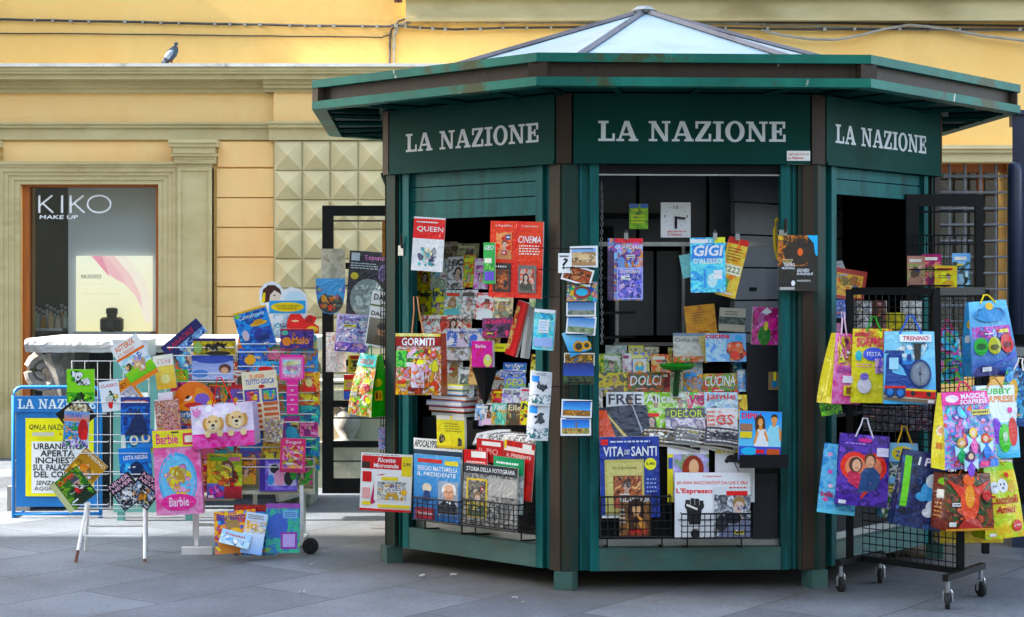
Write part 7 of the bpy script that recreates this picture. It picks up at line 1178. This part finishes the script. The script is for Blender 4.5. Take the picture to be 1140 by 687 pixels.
mg('GLAMOUR magazine with a long haired woman in the front left basket', 707, 574, 35, 46, FF(707, 574, .1), '#5a4434', [PX(['#4a3628', '#7a5a42', '#3a2a20'], 4, 7, 1), ('t', 'GLAMOUR', .02, .83, .98, .97, '#ece8e4', .02), ('e', .52, .62, .26, .3, '#2f1d14'), ('G', [(.24, .02), (.84, .02), (.78, .4), (.62, .5), (.42, .5), (.28, .4)], '#c89468'), ('e', .54, .66, .13, .17, '#d8a888'), ('e', .52, .8, .2, .08, '#2a1a12'), ('G', [(.28, .08), (.48, .1), (.44, .5), (.34, .55)], '#33200f'), ('r', .24, .0, .84, .12, '#6a3a24'), ('r', .48, .68, .53, .69, '#2a1a14'), ('r', .57, .68, .62, .69, '#2a1a14'), ('r', .51, .58, .58, .595, '#a84a44'), ('t', 'GLAMOUR', .3, .08, .9, .2, '#c02a2a', .02), ('l', .02, .3, .2, .7, 4, '#e0d8d0')])
mg('marie claire magazine with a red haired woman behind the espresso issue', 766, 528, 46, 62, FF(766, 528, .04), '#d8d4dc', [('p', .14, 0, 1, .86, ['#b8b0d0', '#9a94b8', '#7a8a6a', '#c8b8c8'], 4, 6), ('r', 0, 0, .14, .86, '#e0c83a'), ('t', 'marie claire', .03, .87, 1, .98, '#f2f2f4', .03), ('e', .62, .6, .26, .24, '#7a3a1f'), ('G', [(.35, .2), (.95, .2), (.88, .42), (.42, .42)], '#7a4434'), ('e', .64, .62, .12, .15, '#dcae92'), ('G', [(.42, .3), (.54, .36), (.5, .66), (.4, .6)], '#8a4424'), ('r', .02, .6, .13, .8, '#3a4a8a')])
mg('white and yellow fashion supplement with a black ink splash behind the espresso issue', 818, 528, 44, 62, FF(818, 528, .035), '#e2e2de', [('t', 'amica', .0, .87, .95, .98, '#d8c83a', .025), ('e', .42, .78, .14, .07, '#1c1c1c'), ('e', .55, .84, .08, .05, '#1c1c1c'), ('e', .3, .74, .06, .04, '#1c1c1c'), ('G', [(.45, .75), (.48, .75), (.7, .4), (.68, .4)], '#2a2a2a'), ('e', .72, .44, .05, .03, '#2a2a2a'), ('l', .6, .1, .95, .3, 3, '#8a8a8a')])
esp = [('r', 0, .0, .56, 1, '#e6e3de'), ('t', "L'espresso", .38, .92, .62, .965, '#b82a24', .015), ('t', '60 ANNI RACCONTATI DA CHI C ERA', .03, .82, .97, .87, '#c05a50', .015), ('t', "L'Espresso", .02, .66, .5, .76, '#c01f1c', .03),
       ('e', .26, .49, .13, .1, '#1b1b1b'), ('G', [(.19, .2), (.34, .2), (.36, .46), (.15, .46)], '#1b1b1b'), ('r', .14, .48, .2, .58, '#1b1b1b'), ('r', .205, .49, .26, .605, '#1b1b1b'), ('r', .265, .49, .32, .6, '#1b1b1b'), ('r', .325, .48, .38, .57, '#1b1b1b'), ('G', [(.15, .49), (.3, .42), (.3, .45), (.16, .52)], '#d8d4ce'), ('r', .203, .5, .207, .6, '#d8d4ce'), ('r', .262, .5, .266, .59, '#d8d4ce'), ('r', .322, .5, .326, .57, '#d8d4ce'), ('t', 'NON PRENDERCI IN GIRO', .04, .25, .5, .285, '#4a4a4a', .01), ('e', .27, .06, .06, .07, '#242424'), ('r', .19, .14, .34, .2, '#e6e3de'),
       ('p', .52, .0, 1, .78, ['#5a5c60', '#a8aaac', '#2f3134', '#c8cacc', '#7a7c80'], 9, 9), ('r', .52, .66, 1, .78, '#c9cbcc'), ('r', .68, .65, .96, .72, '#b8342c'), ('e', .76, .3, .12, .09, '#1f2124'), ('e', .62, .22, .08, .12, '#2a2c2f'), ('l', .72, .75, .97, .8, 1, '#b83a34')]
mg("wide white L'espresso issue with a black raised fist in the front right basket", 793, 562, 84, 72, FF(793, 562, .09), '#e6e3de', esp, th=.016, roll=0, edge='#d8b8b8')
m = M(); p = FC['F']; u0, z1 = p.uz(838, 527, -.03); u1, z0 = p.uz(866, 600, -.03); p.box(m, u0, u1, z0, z1, -.055, -.03); p.box(m, u0 + .02, u1 - .02, z1 - .06, z1 - .05, -.0295, -.02); tag(m.build('storage_box', 'dark_grey_plastic'), 'dark grey storage door panel right of the espresso basket', 'panel')

# -- right bay inside
PIG = 1.3
def Rin(px, py, n): return RF(px, py, n)
mg('orange framed book leaning inside the right bay', 944, 317, 36, 34, RF(944, 317, -.3), '#8a3a1f', [('r', .08, .12, .9, .84, '#c89a5a'), ('p', .12, .16, .86, .8, ['#b8641f', '#d8a84a', '#8a5a2a'], 3, 9)], yaw=20, roll=-8, cat='book', nm='book', th=.03)
mg('pale open newspaper lying at the left inside the right bay', 931, 300, 20, 16, RF(931, 300, -.34), '#8a8a84', [('l', .1, .1, .9, .9, 4, '#5a5a56')], yaw=20, roll=8, pitch=30, cat='newspaper', nm='newspaper')
mg('navy blue magazine stack top inside the right bay', 928, 344, 26, 20, RF(928, 344, -.14), '#1f2f5a', [PX(['#1f2f5a', '#3a4f8a', '#2a3a6a', '#8a94b8'], 4, 9, 1)], yaw=20, pitch=10)
mg('pinkish magazine in shade below the navy one inside the right bay', 926, 372, 20, 24, RF(926, 372, -.14), '#7a4a5a', [PX(['#7a4a5a', '#a87a8a', '#4a3a4a'], 5, 9, 1)], yaw=20, pitch=10)
for (px, py, w, h, c1, c2, c3, lb, Yq) in ((1020, 302, 20, 34, '#a87f74', '#8a9a6a', '#c8b8a8', 'book with faded green landscape first on the right door shelf', 9.84), (1037, 300, 22, 34, '#8a2a5a', '#c88a74', '#5a2a4a', 'plum coloured book second on the right door shelf', 9.85), (1053, 308, 25, 24, '#d8b81f', '#e4c83a', '#c8a41a', 'small yellow book in front on the right door shelf', 9.78), (1070, 301, 20, 38, '#7aa0d0', '#3a4a3a', '#a8c0dc', 'pale blue book with a dark peak on the right door shelf', 9.85)):
    S('book', lb, 'book', px, py, w, h, Yq, yaw=-14, th=.035, base=c1, els=[PX([c1, c2, c1, c3], px % 9, 9, .75), ('r', .12, .8, .8, .9, '#b8302a' if 'yellow' in lb else '#d8d0c8'), ('l', .15, .4, .8, .6, 2, '#3a342e')], mat='gloss', edge='#d8d4c4')
PIG = 1.0
SAT = 1.0
# ================================================================== black wheeled gondola with gift bags
A_, B_, C_, D_ = [Vector((X_(px, EYE * F_PX / (py - HZ)), EYE * F_PX / (py - HZ), 0)) for px, py in ((936, 659), (1055, 678), (1092, 664), (980, 649))]
gd = thing('display_trolley', 'black wire display trolley on castors hung with gift bags right of the kiosk', 'trolley', (A_ + C_) / 2)
mAD, mBC = A_.lerp(D_, .5), B_.lerp(C_, .5); zr = .16
m = M()
for a, b in ((A_, D_), (B_, C_), (mAD, mBC)):
    d_ = (b - a).normalized(); n_ = Vector((-d_.y, d_.x, 0)); L_ = (b - a).length; e_ = .03 if a in (A_, B_) else 0
    m.obox(Vector((a.x, a.y, zr)), d_, n_, Vector((0, 0, 1)), -e_, -.016, -.016 if e_ else -.014, L_ + e_, .016, .016 if e_ else .0155)
m.build('base_frame', 'black_metal', gd)
P0 = at(946, 330, 9.2); P1 = at(1042, 320, 8.86); P2 = at(1097, 318, 9.22); ztop = 1.63
P0, P1, P2 = [Vector((p.x, p.y, 0)) for p in (P0, P1, P2)]
m = M()
for p, zb_ in ((P0, zr), (P1, .5), (P2, zr + .02)): m.box(p.x - .018, p.y - .018, zb_, p.x + .018, p.y + .018, ztop)
q_ = mBC.lerp(mAD, .04); m.box(q_.x - .018, q_.y - .018, zr, q_.x + .018, q_.y + .018, 1.0)
for a, b in ((P0, P1), (P1, P2)):
    for z in (ztop - .01, .6):
        d_ = (b - a).normalized(); n_ = Vector((-d_.y, d_.x, 0)); m.obox(Vector((a.x, a.y, z)), d_, n_, Vector((0, 0, 1)), .019, -.012, -.02, (b - a).length - .019, .012, .02)
m.build('upright', 'black_metal', gd)
m = M()
for a, b, n_ in ((P0, P1, 13), (P1, P2, 11)): wiregrid(m, a + Vector((0, 0, .6)), b - a, Vector((0, 0, ztop - .62)), n_, 26, .0028)
wiregrid(m, mAD.lerp(mBC, .02) + Vector((0, 0, zr)), (mBC - mAD) * .94, Vector((0, 0, .5)), 14, 12, .0028)
m.build('wire_panel', 'black_wire', gd)
for c in (A_, B_, C_, D_):
    ax = Vector((.9, .35 if c in (A_, C_) else -.3, 0))
    w_ = wheel(gd, Vector((c.x, c.y, .04)), ax, .04, .024)
    m = M(); m.tube([Vector((c.x, c.y, .085)), Vector((c.x, c.y, zr - .016))], .012, None, 8); a = ax.normalized()
    for s_ in (-1, 1): m.tube([Vector((c.x, c.y, .1)) + a * s_ * .012, Vector((c.x, c.y, .085)) + a * s_ * .02, Vector((c.x, c.y, .035)) + a * s_ * .02], .008, None, 5)
    m.build('castor_fork', 'chrome', gd)
SAT = 1.2
# toys in clear film in the trolley basket behind the grid
for k, (px, py, w, h, c1, c2, c3, lb) in enumerate(((960, 352, 22, 34, '#b8b8b8', '#e0e0e0', '#5a4a3a', 'crumpled clear packet of beige bits at the left behind the trolley grid'), (978, 352, 18, 36, '#6a2f2a', '#2f3a2a', '#a86a4a', 'dark red packet behind the green bag cord on the trolley'), (996, 358, 22, 20, '#d8c82a', '#e4d84a', '#b8a01f', 'bright yellow packet behind the trolley grid'), (1015, 352, 24, 34, '#c8c8c4', '#e8e4d8', '#8a8478', 'crumpled clear packet of cream bits at the right behind the trolley grid'), (985, 466, 50, 28, '#3a3a4a', '#8a8a9a', '#5a4a3a', 'dark glossy packet low behind the trolley grid'), (1022, 464, 36, 30, '#7a2f3a', '#4a5a6a', '#a8a8b0', 'dull red glossy packet low behind the trolley grid'))):
    mg(lb, px, py, w, h, 9.22 - .002 * k, c1, [('p', 0, 0, 1, 1, [c1, c2, c1, c3, c2], k + 2, 22)], yaw=-20, cat='packet', nm='packet', mat='wrap', th=.03, bend=(.02, .01))

TBG = None
bag('slim pink bag seen edge on with yellow front at the left of the display trolley', 935, 410, 32, 78, 8.98, 30, roll=-3, base='#e8629c', side='#e8d42a', depth=.12, top=.55, handle='#e8c8d4', hh=0.124, els=[PX(['#e8629c', '#f08ab8', '#d84a8a'], 4, 5, 1), ('p', .1, .55, .9, .95, ['#d83a8a', '#e8c84a', '#e86aa8'], 5, 12), ('t', 'SORPRESA', .12, .44, .88, .52, '#8a3a8a', .015), ('r', .3, .3, .7, .4, '#f0e4ea'), ('r', .34, .12, .66, .26, '#e8d02a'), ('r', .42, .14, .58, .24, '#8a5a2a')], sels=[('r', .1, .1, .9, .9, '#e8d84a')])
bag('bright yellow gift bag with red wavy SORPRESA lettering and green cord', 971, 407, 50, 82, 8.96, -8, base='#ead72e', side='#c8b41f', depth=.1, top=.86, handle='#2f9a3a', hx=(.35, .72), hh=0.074, els=[PX(['#ead72e', '#f0e04a', '#e0c81f'], 4, 4, 1), ('p', 0, .8, 1, 1, ['#e89a2a', '#ead72e', '#e8642a'], 5, 10), ('t', 'SORPRESA', .1, .76, .92, .88, '#d8305a', .03), ('e', .52, .66, .26, .09, '#4a5ac8'), ('t', 'FESTA', .36, .63, .7, .69, '#e8e4f0', .015), ('e', .84, .72, .1, .06, '#d8302a'), ('e', .16, .64, .08, .07, '#4ab8c0'), ('p', .55, .4, .95, .6, ['#b88ad0', '#e8b8c8', '#7a5ab8'], 4, 14), ('e', .3, .24, .16, .11, '#dcd4d8'), ('e', .3, .36, .1, .05, '#7a6ab8'), ('r', .7, .22, .9, .3, '#d8c01f'), ('l', .1, .48, .5, .54, 2, '#e0709a')])
loco = [('g', 0, 0, 1, 1, '#57aee0', '#9ad6f0'), ('b', .5, .74, .46, .12, ['#e8f4fa', '#c4e4f4', '#7fc4ea'], 3, 12, 1.6), ('G', [(0, .06), (1, .0), (1, .1), (0, .18)], '#7a6a58'), ('G', [(0, .1), (1, .05), (1, .07), (0, .12)], '#c8b8a0'),
  ('G', [(.02, .2), (.04, .66), (.1, .7), (.34, .7), (.36, .6), (.66, .6), (.72, .2)], '#123f86'), ('G', [(.36, .6), (.66, .6), (.67, .55), (.36, .55)], '#3f86d0'), ('G', [(.0, .7), (.03, .74), (.38, .74), (.4, .7)], '#143f7e'), ('G', [(.1, .48), (.1, .64), (.28, .64), (.28, .48)], '#a8d8f0'), ('G', [(.44, .6), (.45, .68), (.52, .7), (.54, .6)], '#123f86'),
  ('G', [(.6, .6), (.58, .8), (.55, .84), (.76, .84), (.73, .8), (.71, .6)], '#232428'), ('e', .7, .42, .22, .2, '#17386c'), ('e', .7, .42, .185, .165, '#6c7682'), ('e', .7, .42, .15, .13, '#838c97'), ('r', .69, .3, .71, .54, '#5c6570'), ('e', .7, .42, .03, .025, '#3f464f'),
  ('G', [(.42, .1), (.98, .08), (1, .2), (.42, .22)], '#c8302a'), ('G', [(.42, .19), (1, .17), (1, .2), (.42, .22)], '#e6c23a'), ('e', .56, .15, .045, .035, '#2a2c30'), ('e', .86, .14, .045, .035, '#2a2c30'), ('e', .12, .17, .1, .08, '#17386c'), ('e', .12, .17, .06, .048, '#3f7ac0'), ('e', .32, .16, .1, .08, '#17386c'), ('e', .32, .16, .06, .048, '#3f7ac0'), ('G', [(.0, .22), (.42, .22), (.42, .25), (0, .25)], '#c8302a'),
  ('r', .3, .86, .94, .96, '#e8f0f4'), ('t', 'TRENINO', .36, .88, .88, .94, '#c83a4a', .02), ('r', .84, .02, .96, .06, '#e8e4dc')]
bag('light blue gift bag with a dark blue steam engine and red bumper', 1012, 409, 58, 80, 8.78, -10, base='#6abbe6', side='#3f8ac0', els=loco, depth=.12, top=.95, topd=.5, handle='#2f5fc0', hx=(.3, .75), hh=0.093)
bag('small turquoise and pink gift bag half hidden behind the trolley corner post', 1054, 396, 26, 62, 9.02, 20, base='#3fa8c8', side='#2f86a8', els=[PX(['#3fa8c8', '#7ac84a', '#d84a9a', '#5ac0d8'], 6, 9, 1)], depth=.08, top=.95, handle='#d8307a', hh=0.050)
bag('light blue gift bag with green yellow and red monsters at the trolley top right', 1100, 376, 52, 82, 8.98, 12, roll=4, base='#6ab8e0', side='#4a9ac8', els=[('g', 0, 0, 1, 1, '#3a4a9a', '#7ac4ea'), ('G', [(0, 0), (1, 0), (1, .42), (.5, .56), (0, .48)], '#2a2f6a'), ('p', .05, .5, .95, .66, ['#6a5ac8', '#c85aa8', '#8a9ae0'], 5, 12), ('e', .2, .4, .15, .12, '#3fa84a'), ('e', .5, .4, .15, .12, '#b8b83a'), ('e', .8, .42, .15, .13, '#c8302a'), ('e', .2, .4, .1, .04, '#1f5a2a'), ('e', .5, .38, .1, .04, '#5a5a1a'), ('e', .8, .4, .1, .04, '#6a1414'), ('e', .5, .82, .4, .1, '#3f86b8'), ('G', [(.14, .8), (.86, .8), (.78, .9), (.22, .9)], '#2a4a7a'), ('e', .5, .93, .1, .05, '#e0b83a'), ('r', .2, .06, .4, .12, '#e4e4e4'), ('G', [(.4, .1), (.95, .3), (.95, .24)], '#5a6ac0')], sels=[('r', .2, .45, .8, .55, '#e8e4e4'), ('e', .5, .7, .24, .06, '#e0b84a'), ('r', .2, .2, .8, .3, '#3f8ac0')], depth=.12, top=.8, handle='#e8d02a', hh=0.043)
bag('pink gift bag printed with colourful fairies and a yellow folded side', 1072, 478, 58, 84, 8.62, 16, roll=2, base='#e85aa0', side='#e6dc6a', els=[('p', 0, 0, 1, .84, ['#e87ab8', '#8a6ac8', '#5ac0c8', '#e8a8d0', '#6a9ae0', '#e8643a'], 4, 9), ('r', 0, .84, 1, 1, '#e04a94'), ('t', 'MAGICHE', .4, .91, .94, .98, '#f4e8f0', .025), ('t', 'SORPRESE', .36, .84, .96, .9, '#f4e8f0', .025), ('e', .2, .92, .14, .05, '#f0dce8')] + [q for cx_, cy_, cc, hh_ in ((.3, .3, '#3fa86a', '#d8a84a'), (.55, .42, '#e86aa8', '#e8c84a'), (.78, .34, '#3a7ad0', '#d8562a'), (.45, .12, '#8a5ac8', '#3a2a4a')) for q in (('e', cx_, cy_ - .1, .07, .12, cc), ('e', cx_, cy_ + .05, .085, .065, hh_), ('e', cx_, cy_ + .045, .05, .04, '#f0c8ac'), ('G', [(cx_ - .14, cy_ + .02), (cx_ - .02, cy_ - .04), (cx_ - .12, cy_ - .14)], '#b8e0ea'), ('G', [(cx_ + .14, cy_ + .02), (cx_ + .02, cy_ - .04), (cx_ + .12, cy_ - .14)], '#d0e8f0'))] + [('r', .62, .02, .78, .1, '#d83a7a'), ('r', .82, .02, .98, .12, '#5a8ad8')], sels=[('e', .5, .5, .3, .07, '#f0e8d8'), ('e', .5, .5, .2, .045, '#e8a87a'), ('r', .25, .26, .75, .34, '#c8862a'), ('r', .1, .1, .9, .14, '#e4d84a')], depth=.14, top=.86, handle='#d8306a', hh=0.062)
bag('white gift bag with four rounded toy figures in purple green red and pink', 1106, 469, 46, 80, 8.84, 14, roll=1, base='#dce8f0', side='#a8d0e4', els=[('g', 0, 0, 1, .5, '#5ab8e0', '#a8d8ec'), ('r', 0, .5, 1, 1, '#e4ecf0'), ('t', 'TUBBY', .1, .88, .9, .96, '#5ab04a', .03), ('t', 'SORPRESE', .06, .77, .94, .86, '#e0902a', .03), ('e', .2, .32, .12, .16, '#e070b0'), ('e', .42, .38, .13, .18, '#7a4ac0'), ('e', .62, .28, .16, .2, '#5ac04a'), ('e', .84, .36, .12, .2, '#d0302a'), ('e', .8, .66, .06, .04, '#e85aa0'), ('e', .62, .3, .07, .07, '#b8d0b0'), ('e', .3, .12, .1, .06, '#f0d040')], depth=.12, top=.92, handle='#b88a4a', hh=0.050)
bag('blue gift bag with a yellow figure cut by the right edge of the photo', 1132, 441, 36, 62, 8.9, -28, roll=-6, base='#3f8ac8', side='#8ac0e0', els=[PX(['#3f8ac8', '#6ab8e0', '#2a5a9a', '#5ab04a'], 5, 8, 1), ('e', .4, .55, .2, .26, '#d8a83a'), ('e', .4, .3, .16, .12, '#c85a2a'), ('r', 0, 0, 1, .14, '#2a4a86')], depth=.14, top=.72, handle='#e8e4d8', hh=0.062)
bag('turquoise gift bag with butterflies behind the purple heart bag', 934, 533, 42, 76, 8.98, -14, roll=-5, base='#3f9ad8', side='#2f7ab0', els=[PX(['#4aa4de', '#7ac4ec', '#3a8ac8'], 5, 6, 1)] + [('e', x_, y_, .07, .03, c_) for x_, y_, c_ in ((.2, .85, '#e8a8d0'), (.5, .75, '#f0e8f0'), (.25, .6, '#d86ab0'), (.6, .55, '#2a4a8a'), (.3, .4, '#f0c8e0'), (.2, .2, '#e05a9a'))] + [('r', 0, 0, 1, .06, '#7ad0e8'), ('t', 'bella', .06, .24, .4, .32, '#c02a5a', .03)], depth=.1, top=.92, handle='#c8c4bc', hx=(.4, .85), hh=0.062)
cp = [('p', 0, 0, 1, 1, ['#3f2286', '#5a34a8', '#2f1a6a', '#7a4ac0'], 4, 7), ('e', .32, .56, .28, .2, '#e0443a'), ('e', .68, .56, .28, .2, '#e0443a'), ('G', [(.05, .52), (.95, .52), (.5, .1)], '#e0443a'), ('e', .34, .55, .2, .15, '#e8886a'), ('e', .66, .55, .2, .15, '#e8886a'), ('G', [(.16, .5), (.84, .5), (.5, .18)], '#e8886a')]
cp += [('G', [(.42, .18), (.8, .26), (.84, .46), (.7, .56), (.52, .54), (.42, .42)], '#2a4a7a'), ('G', [(.2, .34), (.42, .24), (.46, .44), (.3, .52), (.2, .46)], '#c83a5a'), ('e', .34, .58, .13, .11, '#4a2a1f'), ('e', .36, .57, .085, .085, '#e0ae90'), ('e', .62, .66, .11, .1, '#4a3020'), ('e', .62, .635, .085, .085, '#dea888'), ('r', .33, .53, .39, .538, '#a84444'), ('r', .59, .6, .65, .608, '#a84444'), ('r', .74, .72, .98, .84, '#e0d8ea'), ('e', .5, .93, .14, .03, '#d02a8a'), ('r', .06, .02, .2, .07, '#e8e4ea'), ('l', .1, .86, .6, .9, 1, '#b88ae0')]
bag('purple gift bag with a couple inside a red heart', 960, 523, 58, 78, 8.9, -6, roll=-4, base='#4a2a96', side='#35207a', els=cp, depth=.1, top=.94, topd=.6, handle='#d8d4dc', hx=(.3, .66), hh=0.099)
bag('pale blue ZOO gift bag with a yellow disc half behind the dark blue bag', 1000, 534, 40, 82, 8.9, 4, roll=-2, base='#7ab0cc', side='#5a8aa8', els=[PX(['#7ab0cc', '#2a3a2a', '#d8d8d0', '#3a6a3a', '#1f241f'], 5, 9, .75), ('r', 0, .75, 1, 1, '#8abfd8'), ('e', .55, .86, .32, .1, '#e0d02a'), ('t', 'ZOO', .34, .82, .86, .9, '#2a5aa0', .03)], depth=.1, top=.95, handle='#d8b02a', hx=(.4, .85), hh=0.099)
bag('dark navy gift bag with a pale blue shape and a lime green strip', 1024, 545, 54, 84, 8.72, 6, roll=-10, base='#1f2a52', side='#161f40', els=[PX(['#1f2a52', '#2a3868', '#18213f', '#3a5a9a'], 4, 6, 1), ('r', .06, .26, .2, .92, '#7ad03a'), ('t', 'I PUPI', .34, .82, .98, .93, '#e8ecf0', .03), ('e', .66, .5, .2, .13, '#5aa8dc'), ('e', .72, .64, .18, .1, '#e4ecf0'), ('e', .5, .42, .14, .06, '#5aa8dc'), ('e', .8, .3, .2, .1, '#e8eef2'), ('e', .66, .22, .12, .06, '#e8eef2'), ('e', .14, .2, .08, .05, '#0e1428')], depth=.1, top=.96, handle=None)
bag('brown and orange gift bag with a fiery dragon shape below the fairies bag', 1071, 557, 54, 62, 8.6, 12, base='#4a1f12', side='#6a2f16', els=[('p', 0, 0, 1, 1, ['#3a1810', '#8a3a14', '#2a4a1f', '#5a2412', '#c85a1a'], 6, 8), ('e', .5, .5, .2, .34, '#d8541a'), ('e', .5, .6, .1, .2, '#ec9a2e'), ('G', [(.3, .6), (.05, .9), (.4, .75)], '#c8401a'), ('G', [(.7, .6), (.96, .88), (.6, .75)], '#c8401a'), ('e', .5, .9, .12, .1, '#e06a24'), ('G', [(.36, .2), (.64, .2), (.8, .0), (.2, .0)], '#a83214'), ('r', .06, .08, .2, .16, '#e0dcd4'), ('e', .86, .62, .1, .1, '#b82a2a'), ('r', 0, 0, 1, .04, '#c88a3a')], sels=[('r', .2, .55, .8, .7, '#e4e0d8'), ('l', .15, .2, .85, .5, 4, '#c88a5a'), ('e', .5, .85, .3, .07, '#8ac03a')], depth=.16, top=.94, topd=.7, handle='#8a4a2a', hh=0.050)
bag('yellow green CUCCIOLI gift bag with small white puppies and red hearts', 1110, 556, 44, 82, 8.74, 14, roll=3, base='#e0c82a', side='#a8b82a', els=[('p', 0, 0, 1, 1, ['#e6c02a', '#d8d02e', '#b8cc34', '#e8a82a'], 4, 5), ('r', 0, .9, 1, 1, '#9ac83a'), ('e', .3, .68, .14, .08, '#dcdce0'), ('e', .55, .7, .15, .09, '#e8e8ea'), ('e', .8, .68, .11, .08, '#d8b060'), ('e', .5, .72, .02, .015, '#2a2420'), ('e', .6, .72, .02, .015, '#2a2420'), ('e', .55, .67, .025, .015, '#2a2420'), ('e', .27, .7, .018, .014, '#2a2420'), ('e', .34, .7, .018, .014, '#2a2420'), ('t', 'Cuccioli', .12, .46, .92, .58, '#b02a1a', .03), ('t', 'Amici', .28, .34, .8, .44, '#b02a1a', .03), ('e', .14, .24, .07, .05, '#d8302a'), ('e', .8, .16, .13, .08, '#c81f2a'), ('t', 'gratis', .7, .14, .9, .18, '#f0d8d0', .015), ('e', .7, .84, .06, .035, '#d8402a'), ('r', .08, .04, .24, .08, '#eeeae0')], depth=.14, top=.72, handle='#d8b83a', hh=0.037)
bag('plain yellow bag lowest on the trolley under the brown dragon bag', 1078, 580, 70, 46, 8.95, 4, base='#d8b81f', side='#b89a1a', els=[PX(['#d8b81f', '#e0c43a', '#c8a41a'], 4, 5, 1), ('l', .2, .2, .8, .4, 2, '#b8901a')], depth=.1, top=.95, handle=None)
mg('small green leaf patterned packet hung under the slim pink bag', 925, 454, 24, 16, 9.0, '#4a9a2a', [PX(['#4a9a2a', '#8ad04a', '#2a6a1f', '#6ab83a'], 4, 16, 1)], yaw=-10, roll=10, cat='packet', nm='packet', mat='wrap', th=.02)

SAT = 1.0
# ---- scraps of paper on the paving
for px, py, w, a, lb in ((470, 643, .035, 10, 'white paper scrap on the paving under the left face of the kiosk'), (505, 642, .035, -14, 'second white paper scrap on the paving, nearer the front corner leg'), (336, 661, .035, 30, 'crumpled white scrap alone on the paving in the open foreground'), (573, 668, .03, 5, 'thin pale scrap on the paving in front of the kiosk corner'), (582, 673, .02, 40, 'tiny pale scrap beside the thin one in front of the kiosk corner'), (347, 630, .02, 0, 'tiny pale scrap on the paving below the trolley wheel')):
    Y = EYE * F_PX / (py - HZ); m = M(); n_ = 5; rn = random.Random(px)
    vs = [((i / n_ - .5) * w, (j / n_ - .5) * w * .6, .006 + rn.random() * .014) for j in range(n_ + 1) for i in range(n_ + 1)]
    m.add(vs, [(j * 6 + i, j * 6 + i + 1, j * 6 + i + 7, j * 6 + i + 6) for j in range(n_) for i in range(n_)], H('#b4b2ac'))
    tag(m.build('paper_scrap', 'matte', None, Matrix.Translation((X_(px, Y), Y, 0)) @ Matrix.Rotation(R(a), 4, 'Z')), lb, 'paper scrap')
# ================================================================== light
# plain unseen blocks added left and behind the camera to shape the light
def house(name, label, pts, h):
    m = M(); m.prism(pts, 0, h); o = m.build(name, 'cream_stone')
    r = M(); cx_ = sum(p[0] for p in pts) / len(pts); cy_ = sum(p[1] for p in pts) / len(pts)
    r.prism([(cx_ + (p[0] - cx_) * 1.0, cy_ + (p[1] - cy_) * 1.0) for p in pts], h + .01, h + .4); tag(o, label, 'light blocker'); r.build('roof', 'brown_wood', o); return o
SUN_EL = 36.0; SUN_AZ = -1.0      # light travels along the street towards +X and grazes the facade
house('added_sun_blocker', 'tall plain unseen block added on the left to shade the square', [(-16, 10.87), (-50, 10.87 - 34 * math.tan(R(1))), (-50, -14), (-16, -14)], 20)  # added out of view; its shadow leaves only the rear strip sunlit
house('added_sky_blocker', 'long plain unseen block added behind the camera to cut low sky light', [(-40, -22), (-40, -34), (40, -34), (40, -22)], 17)  # added out of view to hold back low sky light and reflections

w = bpy.data.worlds.new('World'); SC.world = w; w.use_nodes = True; nt = w.node_tree
bg = nt.nodes['Background']; sk = nt.nodes.new('ShaderNodeTexSky'); sk.sky_type = 'NISHITA'; sk.sun_disc = False
sk.sun_elevation = R(SUN_EL); sk.air_density = 1.0; sk.dust_density = 2.0; sk.ozone_density = 1.0
# Blender's sky: rotation 0 puts the sun towards +Y, growing clockwise seen from above
to_sun = Vector((-math.cos(R(SUN_AZ)), math.sin(R(SUN_AZ)), 0))
sk.sun_rotation = math.atan2(to_sun.x, to_sun.y) % (2 * math.pi)
hs = nt.nodes.new('ShaderNodeHueSaturation'); hs.inputs['Saturation'].default_value = .75
nt.links.new(sk.outputs[0], hs.inputs['Color']); nt.links.new(hs.outputs[0], bg.inputs[0]); bg.inputs[1].default_value = .15
sl = bpy.data.lights.new('sun', 'SUN'); sl.energy = 3.3; sl.angle = R(.53); sl.color = (1, .95, .87); so = bpy.data.objects.new('sun', sl); COL.objects.link(so)
ray = -(to_sun * math.cos(R(SUN_EL)) + Vector((0, 0, math.sin(R(SUN_EL)))))
so.rotation_euler = ray.to_track_quat('-Z', 'Y').to_euler()
vs = SC.view_settings; vs.view_transform = 'Standard'; vs.look = 'None'; vs.gamma = 1; vs.exposure = 2.62; vs.use_curve_mapping = False
SC.render.engine = 'CYCLES'; SC.cycles.max_bounces = 8; SC.cycles.diffuse_bounces = 4; SC.cycles.glossy_bounces = 3; SC.cycles.transparent_max_bounces = 8
SC.cycles.use_denoising = True; SC.cycles.caustics_reflective = False; SC.cycles.caustics_refractive = False
